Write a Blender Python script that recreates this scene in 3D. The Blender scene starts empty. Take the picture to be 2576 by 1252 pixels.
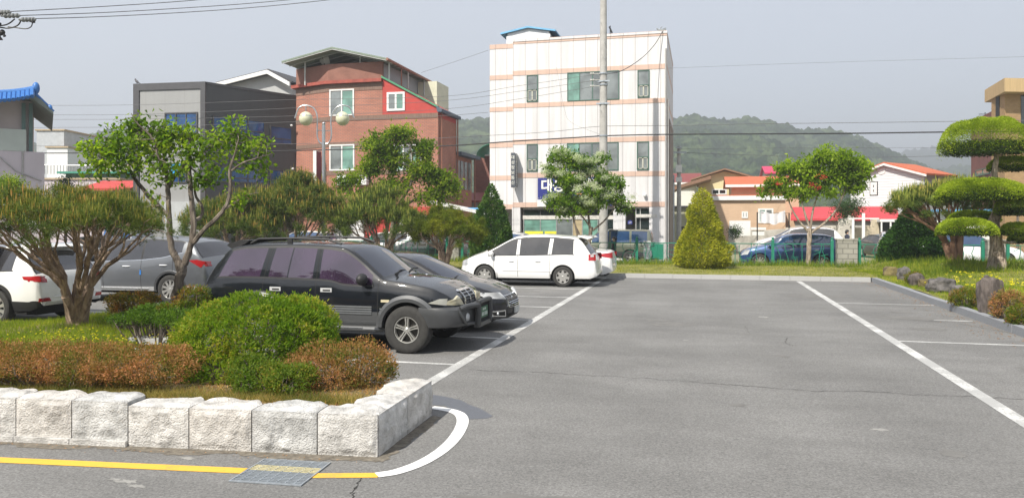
import bpy, bmesh, math, random
import numpy as np
from mathutils import Vector, Matrix
random.seed(7); rng = np.random.default_rng(7)
S = bpy.context.scene; C = S.collection; R = math.radians

# ------------------------------------------------------------- camera, sky, sun, exposure
TH = math.atan(476/1909.0); CT, ST = math.cos(TH), math.sin(TH)
F_, CX, HY, HC = 1909.0, 1288.0, 554.0, 2.1
cam = bpy.data.cameras.new('camera'); camo = bpy.data.objects.new('camera', cam); C.objects.link(camo)
camo.location = (0, 0, HC); camo.rotation_euler = (R(90), 0, TH)
cam.sensor_width = 36; cam.lens = 36*F_/2576.0; cam.shift_y = -(626-HY)/2576.0; cam.clip_end = 9000; cam.clip_start = .1
S.camera = camo
SUN_H = Vector((.387, .922)); SUN_EL = R(48)
wd = bpy.data.worlds.new('World'); S.world = wd; wd.use_nodes = True
nt = wd.node_tree; bg = nt.nodes['Background']
sky = nt.nodes.new('ShaderNodeTexSky'); sky.sky_type = 'NISHITA'; sky.sun_disc = False
sky.sun_elevation = SUN_EL; sky.sun_rotation = math.atan2(-SUN_H.x, -SUN_H.y) % (2*math.pi)
sky.air_density = 1.0; sky.dust_density = 1.0; sky.ozone_density = 1.0; sky.altitude = 50
mxs = nt.nodes.new('ShaderNodeMix'); mxs.data_type = 'RGBA'; mxs.inputs['Factor'].default_value = .72      # thin high cloud veils the blue
nt.links.new(sky.outputs[0], mxs.inputs[6]); mxs.inputs[7].default_value = (5.1, 5.25, 5.6, 1)
nt.links.new(mxs.outputs[2], bg.inputs[0]); bg.inputs[1].default_value = 0.11
sl = bpy.data.lights.new('sun', 'SUN'); so = bpy.data.objects.new('sun', sl); C.objects.link(so)
sl.energy = 5.0; sl.angle = R(.6); sl.color = (1, .94, .84)
so.rotation_euler = Vector((SUN_H.x*math.cos(SUN_EL), SUN_H.y*math.cos(SUN_EL), -math.sin(SUN_EL))).to_track_quat('-Z', 'Y').to_euler()
so.location = (-30, -40, 60)
S.view_settings.view_transform = 'Standard'; S.view_settings.look = 'None'
S.view_settings.gamma = 1; S.view_settings.exposure = 0.6

# ------------------------------------------------------------- from photo sightline to world point at a chosen distance
def W(x, y, d):
    a = (x-CX)/F_*d
    return Vector((a*CT-d*ST, d*CT+a*ST, HC-(y-HY)/F_*d))
def G(x, y, z=0.0): return W(x, y, (HC-z)*F_/(y-HY))
def FY(x, y, Y):
    a = (x-CX)/F_; return W(x, y, Y/(CT+a*ST))
def FX(x, y, X):
    a = (x-CX)/F_; return W(x, y, X/(a*CT-ST))
def PL(x, y, A, B):
    a = (x-CX)/F_; dx, dy = a*CT-ST, CT+a*ST
    ux, uy = B[0]-A[0], B[1]-A[1]
    d = (A[0]*uy-A[1]*ux)/(dx*uy-dy*ux)
    return W(x, y, d)

# ------------------------------------------------------------- materials
def srgb(r, g, b):
    f = lambda c: (c/255/12.92) if c/255 <= .04045 else ((c/255+.055)/1.055)**2.4
    return (f(r), f(g), f(b))
def nd(t, k, **kw):
    n = t.nodes.new(k)
    for a, v in kw.items(): setattr(n, a, v)
    return n
def newmat(name):
    m = bpy.data.materials.new(name); m.use_nodes = True
    return m, m.node_tree, m.node_tree.nodes['Principled BSDF']
def ramp(t, stops):
    r = nd(t, 'ShaderNodeValToRGB'); e = r.color_ramp.elements
    e[0].position, e[0].color = stops[0][0], (*stops[0][1], 1)
    e[1].position, e[1].color = stops[-1][0], (*stops[-1][1], 1)
    for p, c in stops[1:-1]:
        q = e.new(p); q.color = (*c, 1)
    return r
MC = {}
def M(name, col, rough=.7, var=.12, scale=3.0, metal=0.0, bump=0.0, bscale=40.0, spec=.5, coat=0.0, var2=None, stretch=None):
    """noise-varied principled surface in world space"""
    if name in MC: return MC[name]
    m, t, b = newmat(name)
    g = nd(t, 'ShaderNodeNewGeometry'); src = g.outputs['Position']
    if stretch:
        mp = nd(t, 'ShaderNodeMapping'); mp.inputs['Scale'].default_value = stretch
        t.links.new(src, mp.inputs[0]); src = mp.outputs[0]
    n = nd(t, 'ShaderNodeTexNoise'); n.inputs['Scale'].default_value = scale; n.inputs['Detail'].default_value = 6; n.inputs['Roughness'].default_value = .65
    t.links.new(src, n.inputs['Vector'])
    lo = tuple(c*(1-var) for c in col); hi = tuple(min(1, c*(1+var)) for c in (var2 or col))
    r = ramp(t, [(.3, lo), (.7, hi)]); t.links.new(n.outputs['Fac'], r.inputs[0]); t.links.new(r.outputs[0], b.inputs['Base Color'])
    b.inputs['Roughness'].default_value = rough; b.inputs['Metallic'].default_value = metal
    b.inputs['Specular IOR Level'].default_value = spec; b.inputs['Coat Weight'].default_value = coat; b.inputs['Coat Roughness'].default_value = .04
    if bump:
        n2 = nd(t, 'ShaderNodeTexNoise'); n2.inputs['Scale'].default_value = bscale; n2.inputs['Detail'].default_value = 5
        t.links.new(src, n2.inputs['Vector'])
        bp = nd(t, 'ShaderNodeBump'); bp.inputs['Strength'].default_value = bump; bp.inputs['Distance'].default_value = .02
        t.links.new(n2.outputs['Fac'], bp.inputs['Height']); t.links.new(bp.outputs[0], b.inputs['Normal'])
    MC[name] = m; return m
def paint(name, col, metal=.0, rough=.25, flake=.0, dust=.25, spec=.5):
    """car paint: clear coat, thin uneven dust that dulls it"""
    if name in MC: return MC[name]
    m, t, b = newmat(name)
    g = nd(t, 'ShaderNodeNewGeometry')
    n = nd(t, 'ShaderNodeTexNoise'); n.inputs['Scale'].default_value = 2.3; n.inputs['Detail'].default_value = 7
    t.links.new(g.outputs['Position'], n.inputs['Vector'])
    sp = nd(t, 'ShaderNodeSeparateXYZ'); t.links.new(g.outputs['Normal'], sp.inputs[0])
    up = nd(t, 'ShaderNodeMath', operation='MULTIPLY_ADD', use_clamp=True); t.links.new(sp.outputs['Z'], up.inputs[0]); up.inputs[1].default_value = .9; up.inputs[2].default_value = .12
    mul = nd(t, 'ShaderNodeMath', operation='MULTIPLY', use_clamp=True); t.links.new(n.outputs['Fac'], mul.inputs[0]); t.links.new(up.outputs[0], mul.inputs[1])
    m2 = nd(t, 'ShaderNodeMath', operation='MULTIPLY', use_clamp=True); t.links.new(mul.outputs[0], m2.inputs[0]); m2.inputs[1].default_value = dust*2
    mx = nd(t, 'ShaderNodeMix', data_type='RGBA'); t.links.new(m2.outputs[0], mx.inputs['Factor'])
    mx.inputs[6].default_value = (*col, 1); mx.inputs[7].default_value = (.36, .33, .26, 1)
    t.links.new(mx.outputs[2], b.inputs['Base Color'])
    b.inputs['Metallic'].default_value = metal; b.inputs['Roughness'].default_value = rough
    b.inputs['Coat Weight'].default_value = 1; b.inputs['Coat Roughness'].default_value = .02+.1*dust; b.inputs['Specular IOR Level'].default_value = spec
    MC[name] = m; return m
def glassm(name, col, rough=.04, spec=.9):
    if name in MC: return MC[name]
    m, t, b = newmat(name)
    g = nd(t, 'ShaderNodeNewGeometry'); n = nd(t, 'ShaderNodeTexNoise'); n.inputs['Scale'].default_value = 1.4; n.inputs['Detail'].default_value = 3
    t.links.new(g.outputs['Position'], n.inputs['Vector'])
    r = ramp(t, [(.35, tuple(c*.65 for c in col)), (.65, tuple(c*1.25 for c in col))]); t.links.new(n.outputs['Fac'], r.inputs[0])
    t.links.new(r.outputs[0], b.inputs['Base Color'])
    b.inputs['Roughness'].default_value = rough; b.inputs['IOR'].default_value = 1.6; b.inputs['Specular IOR Level'].default_value = spec
    MC[name] = m; return m
def leafm(name, c1, c2, c3=None, trans=.35, posvar=1.2, rough=.55, up=None):
    """leaf: colour differs per leaf and in patches through the crown; some light passes through"""
    if name in MC: return MC[name]
    if 'flower' not in name and 'blossom' not in name: c1, c2, c3 = [tuple((v[0]*1.02, v[1]*.96, v[2]*.60)) if v else None for v in (c1, c2, c3)]
    m, t, b = newmat(name)
    g = nd(t, 'ShaderNodeNewGeometry')
    n = nd(t, 'ShaderNodeTexNoise'); n.inputs['Scale'].default_value = posvar; n.inputs['Detail'].default_value = 3
    t.links.new(g.outputs['Position'], n.inputs['Vector'])
    a = nd(t, 'ShaderNodeMath', operation='MULTIPLY_ADD'); t.links.new(n.outputs['Fac'], a.inputs[0]); a.inputs[1].default_value = 1.7; a.inputs[2].default_value = -.6
    s = nd(t, 'ShaderNodeMath', operation='MULTIPLY_ADD', use_clamp=True); t.links.new(g.outputs['Random Per Island'], s.inputs[0]); s.inputs[1].default_value = .55
    t.links.new(a.outputs[0], s.inputs[2])
    st = [(.1, c1), (.6, c2)] + ([(.95, c3)] if c3 else [(.95, tuple(min(1, v*1.35) for v in c2))])
    r = ramp(t, st); t.links.new(s.outputs[0], r.inputs[0]); t.links.new(r.outputs[0], b.inputs['Base Color'])
    b.inputs['Roughness'].default_value = max(rough, .5); b.inputs['Specular IOR Level'].default_value = .18
    tr = nd(t, 'ShaderNodeBsdfTranslucent'); gm = nd(t, 'ShaderNodeMix', data_type='RGBA', blend_type='MULTIPLY'); gm.inputs['Factor'].default_value = 1; t.links.new(r.outputs[0], gm.inputs[6]); gm.inputs[7].default_value = (1.35, 1.5, .7, 1); t.links.new(gm.outputs[2], tr.inputs[0])
    mx = nd(t, 'ShaderNodeMixShader'); mx.inputs[0].default_value = min(.55, trans*1.45)
    t.links.new(b.outputs[0], mx.inputs[1]); t.links.new(tr.outputs[0], mx.inputs[2])
    t.links.new(mx.outputs[0], t.nodes['Material Output'].inputs[0])
    MC[name] = m; return m
def brickm(name, c1, c2, mortar, bw=.24, bh=.07, mort=.008, var=.2):
    if name in MC: return MC[name]
    m, t, b = newmat(name)
    g = nd(t, 'ShaderNodeNewGeometry'); sp = nd(t, 'ShaderNodeSeparateXYZ'); t.links.new(g.outputs['Position'], sp.inputs[0])
    ad = nd(t, 'ShaderNodeMath', operation='ADD'); t.links.new(sp.outputs[0], ad.inputs[0]); t.links.new(sp.outputs[1], ad.inputs[1])
    cb = nd(t, 'ShaderNodeCombineXYZ'); t.links.new(ad.outputs[0], cb.inputs[0]); t.links.new(sp.outputs[2], cb.inputs[1])
    br = nd(t, 'ShaderNodeTexBrick'); t.links.new(cb.outputs[0], br.inputs['Vector'])
    br.inputs['Scale'].default_value = 1; br.inputs['Brick Width'].default_value = bw; br.inputs['Row Height'].default_value = bh
    br.inputs['Mortar Size'].default_value = mort; br.inputs['Mortar Smooth'].default_value = .3
    br.inputs['Color1'].default_value = (*c1, 1); br.inputs['Color2'].default_value = (*c2, 1); br.inputs['Mortar'].default_value = (*mortar, 1)
    n = nd(t, 'ShaderNodeTexNoise'); n.inputs['Scale'].default_value = .7; n.inputs['Detail'].default_value = 6; t.links.new(g.outputs['Position'], n.inputs['Vector'])
    r = ramp(t, [(.3, (1-var,)*3), (.7, (1+var,)*3)]); t.links.new(n.outputs['Fac'], r.inputs[0])
    mx = nd(t, 'ShaderNodeMix', data_type='RGBA', blend_type='MULTIPLY'); mx.inputs['Factor'].default_value = 1
    t.links.new(br.outputs[0], mx.inputs[6]); t.links.new(r.outputs[0], mx.inputs[7]); t.links.new(mx.outputs[2], b.inputs['Base Color'])
    b.inputs['Roughness'].default_value = .85
    bp = nd(t, 'ShaderNodeBump'); bp.inputs['Strength'].default_value = .4; bp.inputs['Distance'].default_value = .01; bp.invert = True
    t.links.new(br.outputs['Fac'], bp.inputs['Height']); t.links.new(bp.outputs[0], b.inputs['Normal'])
    MC[name] = m; return m

# ------------------------------------------------------------- mesh builder
class MB:
    def __init__(s): s.v = []; s.f = []; s.mi = []; s.m = 0
    def add(s, vs, fs):
        o = len(s.v); s.v += [tuple(p) for p in vs]
        for f in fs: s.f.append(tuple(i+o for i in f)); s.mi.append(s.m)
        return s
    def box(s, x0, x1, y0, y1, z0, z1, T=None):
        vs = [Vector(p) for p in ((x0,y0,z0),(x1,y0,z0),(x1,y1,z0),(x0,y1,z0),(x0,y0,z1),(x1,y0,z1),(x1,y1,z1),(x0,y1,z1))]
        if T: vs = [T @ p for p in vs]
        return s.add(vs, [(0,3,2,1),(4,5,6,7),(0,1,5,4),(1,2,6,5),(2,3,7,6),(3,0,4,7)])
    def prism(s, poly, f0, f1):
        """poly of 2D points; f0/f1 map (u,v) to the two end caps"""
        n = len(poly); a = [f0(*p) for p in poly]; b = [f1(*p) for p in poly]
        return s.add(a+b, [tuple(range(n))[::-1], tuple(range(n, 2*n))]+[(i, (i+1) % n, n+(i+1) % n, n+i) for i in range(n)])
    def tube(s, pts, rad, n=8, cap=True, rough=0.0):
        pts = [Vector(p) for p in pts]; L = len(pts)
        if not hasattr(rad, '__len__'): rad = [rad]*L
        rings = []; prev = None
        for i, p in enumerate(pts):
            d = (pts[min(i+1, L-1)]-pts[max(i-1, 0)]);
            if d.length < 1e-9: d = Vector((0, 0, 1))
            d.normalize()
            if prev is None:
                u = d.orthogonal().normalized()
            else:
                u = (prev-d*prev.dot(d))
                u = u.normalized() if u.length > 1e-6 else d.orthogonal().normalized()
            prev = u; w = d.cross(u)
            ring = []
            for k in range(n):
                a = 2*math.pi*k/n; rr = rad[i]*(1+(random.uniform(-rough, rough) if rough else 0))
                ring.append(p+(u*math.cos(a)+w*math.sin(a))*rr)
            rings += ring
        fs = [(i*n+k, i*n+(k+1) % n, (i+1)*n+(k+1) % n, (i+1)*n+k) for i in range(L-1) for k in range(n)]
        if cap: fs += [tuple(range(n))[::-1], tuple((L-1)*n+k for k in range(n))]
        return s.add(rings, fs)
    def lathe(s, prof, c=(0,0,0), axis='Z', n=24, a0=0, a1=2*math.pi):
        full = abs(a1-a0-2*math.pi) < 1e-6; m = n if full else n+1; L = len(prof); vs = []
        for k in range(m):
            a = a0+(a1-a0)*k/n; ca, sa = math.cos(a), math.sin(a)
            for r, h in prof:
                p = {'Z': (r*ca, r*sa, h), 'Y': (r*ca, h, r*sa), 'X': (h, r*ca, r*sa)}[axis]
                vs.append((p[0]+c[0], p[1]+c[1], p[2]+c[2]))
        fs = []
        for k in range(n):
            k2 = (k+1) % m
            for j in range(L-1): fs.append((k*L+j, k2*L+j, k2*L+j+1, k*L+j+1))
        return s.add(vs, fs)
    def ell(s, c, r, n=16, m=10, z0=-1.0):
        vs = []; fs = []
        for j in range(m+1):
            ph = -math.pi/2+math.pi*j/m
            for k in range(n):
                a = 2*math.pi*k/n
                vs.append((c[0]+r[0]*math.cos(ph)*math.cos(a), c[1]+r[1]*math.cos(ph)*math.sin(a), c[2]+r[2]*max(z0, math.sin(ph))))
        for j in range(m):
            for k in range(n): fs.append((j*n+k, j*n+(k+1) % n, (j+1)*n+(k+1) % n, (j+1)*n+k))
        return s.add(vs, fs)
    def build(s, name, mats, parent=None, smooth=False, kind=None, weld=False):
        me = bpy.data.meshes.new(name); me.from_pydata(s.v, [], s.f)
        mats = mats if isinstance(mats, (list, tuple)) else [mats]
        for m in mats: me.materials.append(m)
        if len(mats) > 1: me.polygons.foreach_set('material_index', s.mi)
        if weld:
            bm = bmesh.new(); bm.from_mesh(me); bmesh.ops.remove_doubles(bm, verts=bm.verts, dist=1e-5); bmesh.ops.recalc_face_normals(bm, faces=bm.faces); bm.to_mesh(me); bm.free()
        if smooth:
            me.polygons.foreach_set('use_smooth', [True]*len(me.polygons))
            if smooth != 'all': me.set_sharp_from_angle(angle=R(38))
        o = bpy.data.objects.new(name, me); C.objects.link(o)
        if parent: o.parent = parent
        if kind: o['kind'] = kind
        return o
def tag(o, label, cat, group=None):
    o['label'] = label; o['category'] = cat
    if group: o['group'] = group
    return o
def empty(name, loc=(0,0,0), rz=0, label=None, cat=None, group=None):
    o = bpy.data.objects.new(name, None); o.location = loc; o.rotation_euler = (0, 0, rz); o.empty_display_size = .3; C.objects.link(o)
    if label: tag(o, label, cat, group)
    return o
def copy_tree(o, parent=None):
    c = o.copy(); C.objects.link(c); c.parent = parent
    for ch in o.children: copy_tree(ch, c)
    return c
def pt(mb, name, mat, parent, smooth=False, label=None, kind=None):
    o = mb.build(name, mat, parent, smooth)
    if label: o['label'] = label
    if kind: o['kind'] = kind
    return o
def npmesh(name, V, Fc, mat, parent=None, kind=None, smooth=False):
    """V (n,3) array, Fc (m,k) array of equal-size faces"""
    me = bpy.data.meshes.new(name); k = Fc.shape[1]
    me.vertices.add(len(V)); me.vertices.foreach_set('co', V.astype(np.float32).ravel())
    me.loops.add(Fc.size); me.loops.foreach_set('vertex_index', Fc.astype(np.int32).ravel())
    me.polygons.add(len(Fc)); me.polygons.foreach_set('loop_start', np.arange(0, Fc.size, k, dtype=np.int32))
    if smooth: me.polygons.foreach_set('use_smooth', np.ones(len(Fc), dtype=bool))
    me.update(calc_edges=True); me.materials.append(mat)
    o = bpy.data.objects.new(name, me); C.objects.link(o)
    if parent: o.parent = parent
    if kind: o['kind'] = kind
    return o
def unit(a): return a/np.maximum(np.linalg.norm(a, axis=1, keepdims=True), 1e-9)
def leaves(name, P, D, L, wr, mat, parent=None, kind=None, cup=.12, N=None):
    """one four-cornered pointed leaf per point: P base, D axis, L length"""
    n = len(P); D = unit(D)
    if N is None: N = rng.normal(size=(n, 3))
    Sd = unit(np.cross(D, N)); Nn = np.cross(Sd, D)
    L = np.broadcast_to(np.asarray(L), (n,)).reshape(-1, 1)
    V = np.empty((n, 4, 3))
    V[:, 0] = P; V[:, 1] = P+D*L*.45+Sd*L*wr*.5-Nn*L*cup; V[:, 2] = P+D*L; V[:, 3] = P+D*L*.45-Sd*L*wr*.5-Nn*L*cup
    return npmesh(name, V.reshape(-1, 3), np.arange(n*4).reshape(n, 4), mat, parent, kind)
def blades(P, D, L, w):
    """thin triangles"""
    n = len(P); D = unit(D); Sd = unit(np.cross(D, rng.normal(size=(n, 3)))); L = np.broadcast_to(np.asarray(L), (n,)).reshape(-1, 1)
    w = np.broadcast_to(np.asarray(w), (n,)).reshape(-1, 1)
    V = np.empty((n, 3, 3)); V[:, 0] = P-Sd*w*.5; V[:, 1] = P+Sd*w*.5; V[:, 2] = P+D*L
    return V.reshape(-1, 3)
def blade_mesh(name, P, D, L, w, mat, parent=None, kind=None):
    return npmesh(name, blades(P, D, L, w), np.arange(len(P)*3).reshape(-1, 3), mat, parent, kind)
# ------------------------------------------------------------- ground, roads, kerbs
def asphalt(name, base, dirt=True):
    m, t, b = newmat(name)
    g = nd(t, 'ShaderNodeNewGeometry'); P = g.outputs['Position']
    def noise(sc, det=4, rough=.6, st=None):
        n = nd(t, 'ShaderNodeTexNoise'); n.inputs['Scale'].default_value = sc; n.inputs['Detail'].default_value = det; n.inputs['Roughness'].default_value = rough
        if st:
            mp = nd(t, 'ShaderNodeMapping'); mp.inputs['Scale'].default_value = st; t.links.new(P, mp.inputs[0]); t.links.new(mp.outputs[0], n.inputs['Vector'])
        else: t.links.new(P, n.inputs['Vector'])
        return n.outputs['Fac']
    def mixm(a, fac, lo, hi, l=.3, h=.7):
        r = ramp(t, [(l, (lo,)*3), (h, (hi,)*3)]); t.links.new(fac, r.inputs[0])
        x = nd(t, 'ShaderNodeMix', data_type='RGBA', blend_type='MULTIPLY'); x.inputs['Factor'].default_value = 1
        t.links.new(a, x.inputs[6]); t.links.new(r.outputs[0], x.inputs[7]); return x.outputs[2]
    rgb = nd(t, 'ShaderNodeRGB'); rgb.outputs[0].default_value = (*base, 1); c = rgb.outputs[0]
    vo = nd(t, 'ShaderNodeTexVoronoi'); vo.inputs['Scale'].default_value = 75; t.links.new(P, vo.inputs['Vector'])
    sp = nd(t, 'ShaderNodeSeparateColor'); t.links.new(vo.outputs['Color'], sp.inputs[0])
    c = mixm(c, sp.outputs[0], .76, 1.26, .0, 1.0)
    c = mixm(c, noise(38, 3, .7), .84, 1.16)
    c = mixm(c, noise(.35, 5), .83, 1.14)
    c = mixm(c, noise(1.6, 5, .6, (.35, 1, 1)), .9, 1.1)
    c = mixm(c, noise(.9, 3, .5, (1, .12, 1)), .94, 1.05)
    t.links.new(c, b.inputs['Base Color']); b.inputs['Roughness'].default_value = .88; b.inputs['Specular IOR Level'].default_value = .3
    bp = nd(t, 'ShaderNodeBump'); bp.inputs['Strength'].default_value = .5; bp.inputs['Distance'].default_value = .006
    t.links.new(noise(110, 3), bp.inputs['Height']); t.links.new(bp.outputs[0], b.inputs['Normal'])
    return m
A_LOT = asphalt('asphalt_worn', (.172, .170, .165)); A_ST = asphalt('asphalt_street', (.13, .13, .125))
def worn_paint(name, col, wear=.5):
    m, t, b = newmat(name); g = nd(t, 'ShaderNodeNewGeometry')
    n = nd(t, 'ShaderNodeTexNoise'); n.inputs['Scale'].default_value = 30; n.inputs['Detail'].default_value = 6; n.inputs['Roughness'].default_value = .75; t.links.new(g.outputs['Position'], n.inputs['Vector'])
    n2 = nd(t, 'ShaderNodeTexNoise'); n2.inputs['Scale'].default_value = 2.0; n2.inputs['Detail'].default_value = 4; t.links.new(g.outputs['Position'], n2.inputs['Vector'])
    mu = nd(t, 'ShaderNodeMath', operation='MULTIPLY'); t.links.new(n.outputs['Fac'], mu.inputs[0]); t.links.new(n2.outputs['Fac'], mu.inputs[1])
    r = ramp(t, [(.26-.2*(1-wear), tuple(c*.45+.07 for c in col)), (.30-.2*(1-wear)+.05, tuple(c*.9 for c in col)), (.55, col)]); t.links.new(mu.outputs[0], r.inputs[0])
    t.links.new(r.outputs[0], b.inputs['Base Color']); b.inputs['Roughness'].default_value = .7
    return m
WP = worn_paint('road_paint_white', (.66, .66, .64), .84); WPn = worn_paint('fresh_paint_white', (.82, .82, .81), .1); YP = worn_paint('road_paint_yellow', (.80, .46, .05), .25)
soil = M('soil', (.20, .15, .09), .95, .35, 4, bump=.6, bscale=30)
turf = M('turf', (.16, .165, .025), .95, .35, 1.6, bump=.8, bscale=60, var2=(.22, .205, .06))
dirt = M('dirt', (.30, .27, .20), .95, .25, .5, bump=.5, bscale=8, var2=(.17, .19, .08))
gran = M('granite_kerb', (.40, .40, .39), .8, .12, 60, bump=.3, bscale=90)
grand = M('granite_kerb_dark', (.25, .26, .28), .8, .18, 50, bump=.3, bscale=90)
def rect(x0, x1, y0, y1, z): return MB().add([(x0,y0,z),(x1,y0,z),(x1,y1,z),(x0,y1,z)], [(0,1,2,3)])
ZS = -.2
# the wide ground, in rings so that it reaches the horizon
g = MB(); g.add([(-2300,-600,ZS-.012),(2300,-600,ZS-.012),(2300,2600,ZS-.012),(-2300,2600,ZS-.012)], [(0,1,2,3)])
g.build('ground', dirt, kind='structure')
mb = MB(); mb.add([(-70,-40,0),(5.62,-40,0),(5.62,28.0,0),(-70,28.0,0),(-70,-40,-.19),(5.62,-40,-.19),(5.62,28.0,-.19),(-70,28.0,-.19)], [(0,1,2,3),(0,3,7,4)])
mb.build('parking_lot_asphalt', A_LOT, kind='structure')
rect(-90, 90, 35.75, 43.4, ZS).build('road', A_ST, kind='structure')
# grass strip at the far end and bank on the right
mb = MB(); n = 60
vs = []; fs = []
def gz(x, y):
    b = .13 + .05*math.sin(x*1.3)*math.sin(y*.9)
    if x > 5.6: b += .26*min(1, max(0, (x-6.5)/1.3)) + .10*math.sin(x*.9+y*.4)*min(1, max(0, (x-6.3)/3))
    q = math.hypot((x-9.0)/1.3, (y-30.6)/1.0); b += .16*math.exp(-q*q*1.1)
    return b if y < 35.2 else b*max(0, (35.9-y)/.7)
xs = list(np.linspace(-45, 5.8, 52))+list(np.linspace(6.0, 45, 90)); ys = list(np.linspace(28.17, 35.75, 22))
for x in xs:
    for y in ys: vs.append((x, y, gz(x, y)))
ny = len(ys)
for i in range(len(xs)-1):
    for j in range(ny-1): fs.append((i*ny+j, (i+1)*ny+j, (i+1)*ny+j+1, i*ny+j+1))
mb.add(vs, fs)
xs2 = list(np.linspace(5.79, 9, 18))+list(np.linspace(9.6, 45, 24)); ys2 = list(np.linspace(-20, 28.17, 90)); vs = []; fs = []
for x in xs2:
    for y in ys2: vs.append((x, y, gz(x, y)))
ny = len(ys2)
for i in range(len(xs2)-1):
    for j in range(ny-1): fs.append((i*ny+j, (i+1)*ny+j, (i+1)*ny+j+1, i*ny+j+1))
mb.add(vs, fs)
mb.build('grass_ground', turf, smooth='all', kind='structure')
# kerbs as real steps, in stones of about a metre
k = MB(); x = -45.0
while x < 5.6:
    w = min(1.0, 5.6-x); dz = random.uniform(-.004, .004)
    k.box(x+.004, x+w-.004, 28.0, 28.165, -.05, .15+dz); x += 1.0
k.build('kerb_far', gran, kind='structure')
k = MB(); y = -20.0
while y < 28.0:
    h = min(1.5, 28.165-y); dx = random.uniform(-.006, .006)
    k.box(5.62+dx, 5.79+dx, y+.005, y+h-.005, -.05, .155+random.uniform(-.005, .005)); y += 1.5
k.build('kerb_right', grand, kind='structure')
# painted bay lines
LX0, LX1 = -3.50, -3.33
ln = MB()
def strip(mb, x0, x1, y0, y1, z=.004, seg=1.0):
    mb.add([(x0,y0,z),(x1,y0,z),(x1,y1,z),(x0,y1,z)], [(0,1,2,3)])
strip(ln, LX0, LX1, 8.3, 27.6)
strip(ln, 3.17, 3.34, -2, 27.75)
for y in (10.52, 13.05, 15.62, 18.02, 20.42, 22.95, 25.4): strip(ln, -8.6, LX0-.002, y-.05, y+.05)
strip(ln, 3.342, 5.58, 20.66, 20.76); strip(ln, 3.342, 5.58, 14.38, 14.49); strip(ln, 4.75, 5.48, 17.60, 17.69)
strip(ln, 3.342, 5.58, 8.1, 8.2)
strip(ln, -17.6, -12.2, 14.55, 14.65); strip(ln, -17.6, -12.2, 18.9, 19.0); strip(ln, -17.6,-12.2, 21.3, 21.4)
ln.build('parking_lines', WP, kind='structure')
# yellow line beside the planter and the fresh white curve round its corner
def band(mb, pts, w, z=.004):
    n = len(pts); L = []; Rr = []
    for i, p in enumerate(pts):
        a = pts[max(0, i-1)]; b = pts[min(n-1, i+1)]; dx, dy = b[0]-a[0], b[1]-a[1]; l = math.hypot(dx, dy) or 1
        ww = w[i] if hasattr(w, '__len__') else w
        L.append((p[0]-dy/l*ww/2, p[1]+dx/l*ww/2, z)); Rr.append((p[0]+dy/l*ww/2, p[1]-dx/l*ww/2, z))
    mb.add(L+Rr, [(i, n+i, n+i+1, i+1) for i in range(n-1)])
yl = MB(); a = G(-260, 1145); b_ = G(614, 1184)
band(yl, [a[:2], b_[:2]], .135); band(yl, [G(790, 1196)[:2], G(952, 1195)[:2]], .115)
yl.build('yellow_line', YP, kind='structure')
cv = [G(*p) for p in ((948,1195),(1000,1186),(1060,1164),(1110,1134),(1145,1100),(1163,1066),(1160,1046),(1142,1035),(1110,1028),(1086,1025))]
def catmull(P, n=8):
    P = [Vector(p) for p in P]; Q = [P[0]*2-P[1]]+P+[P[-1]*2-P[-2]]; out = []
    for i in range(1, len(Q)-2):
        for k in range(n):
            t = k/n; out.append(.5*((2*Q[i])+(-Q[i-1]+Q[i+1])*t+(2*Q[i-1]-5*Q[i]+4*Q[i+1]-Q[i+2])*t*t+(-Q[i-1]+3*Q[i]-3*Q[i+1]+Q[i+2])*t**3))
    out.append(P[-1]); return out
cc = catmull(cv); ln2 = MB(); band(ln2, [p[:2] for p in cc], .125, .0055)
ln2.build('white_curve_line', WPn, kind='structure')
# cracks, tar stains, dull patches
ck = MB()
for pts, w in (([(1180,930),(1330,934),(1450,942),(1560,947),(1700,957),(1830,967),(1930,974),(2050,983),(2180,984),(2300,992),(2420,996),(2576,1003)], .011),
               ([(905,1190),(902,1215),(885,1240),(890,1262)], .010), ([(1980,850),(1975,862),(1995,870)], .009), ([(1875,820),(1885,838)], .008), ([(2560,640+200),(2400,812),(2250,800)], .012)):
    P = [G(*p) for p in pts]; Q = []
    for i in range(len(P)-1):
        for k in range(10):
            q = P[i].lerp(P[i+1], k/10); Q.append((q[0]+random.uniform(-.015, .015), q[1]+random.uniform(-.035, .035)))
    Q.append(P[-1][:2]); band(ck, Q, [w*random.uniform(.3, 1.5) for _ in Q], .003)
ck.build('pavement_cracks', M('crack', (.035, .034, .032), .9), kind='structure')
def blob(mb, c, rx, ry, z, n=26, j=.14, rot=0):
    vs = [(c[0], c[1], z)]
    for k in range(n):
        a = 2*math.pi*k/n; r = 1+random.uniform(-j, j); u, v = rx*r*math.cos(a), ry*r*math.sin(a)
        vs.append((c[0]+u*math.cos(rot)-v*math.sin(rot), c[1]+u*math.sin(rot)+v*math.cos(rot), z))
    mb.add(vs, [(0, 1+k, 1+(k+1) % n) for k in range(n)])
st = MB()
st.add([(*G(x, y)[:2], .0022) for x, y in ((1086,992),(1120,997),(1160,1006),(1180,1017),(1210,1028),(1240,1046),(1226,1052),(1180,1054),(1150,1046),(1120,1020),(1086,1018))], [tuple(range(11))[::-1]])
blob(st, G(1030, 992), .18, .25, .0022)
st.build('wet_stain', M('wet_asphalt', (.105, .112, .128), .55, .12, 20), kind='structure')
st = MB()
for x, y, rx, ry in ((320,1210,.1,.035),(345,1222,.09,.03),(290,1205,.06,.02),(470,1152,.08,.03),(1920,797,.12,.10),(1725,855,.05,.025),(2215,1080,.09,.05)):
    blob(st, G(x, y), rx, ry, .0022, j=.4)
st.build('pale_patches', M('pale_patch', (.27, .265, .25), .9, .2, 12), kind='structure')
st = MB()
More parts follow.
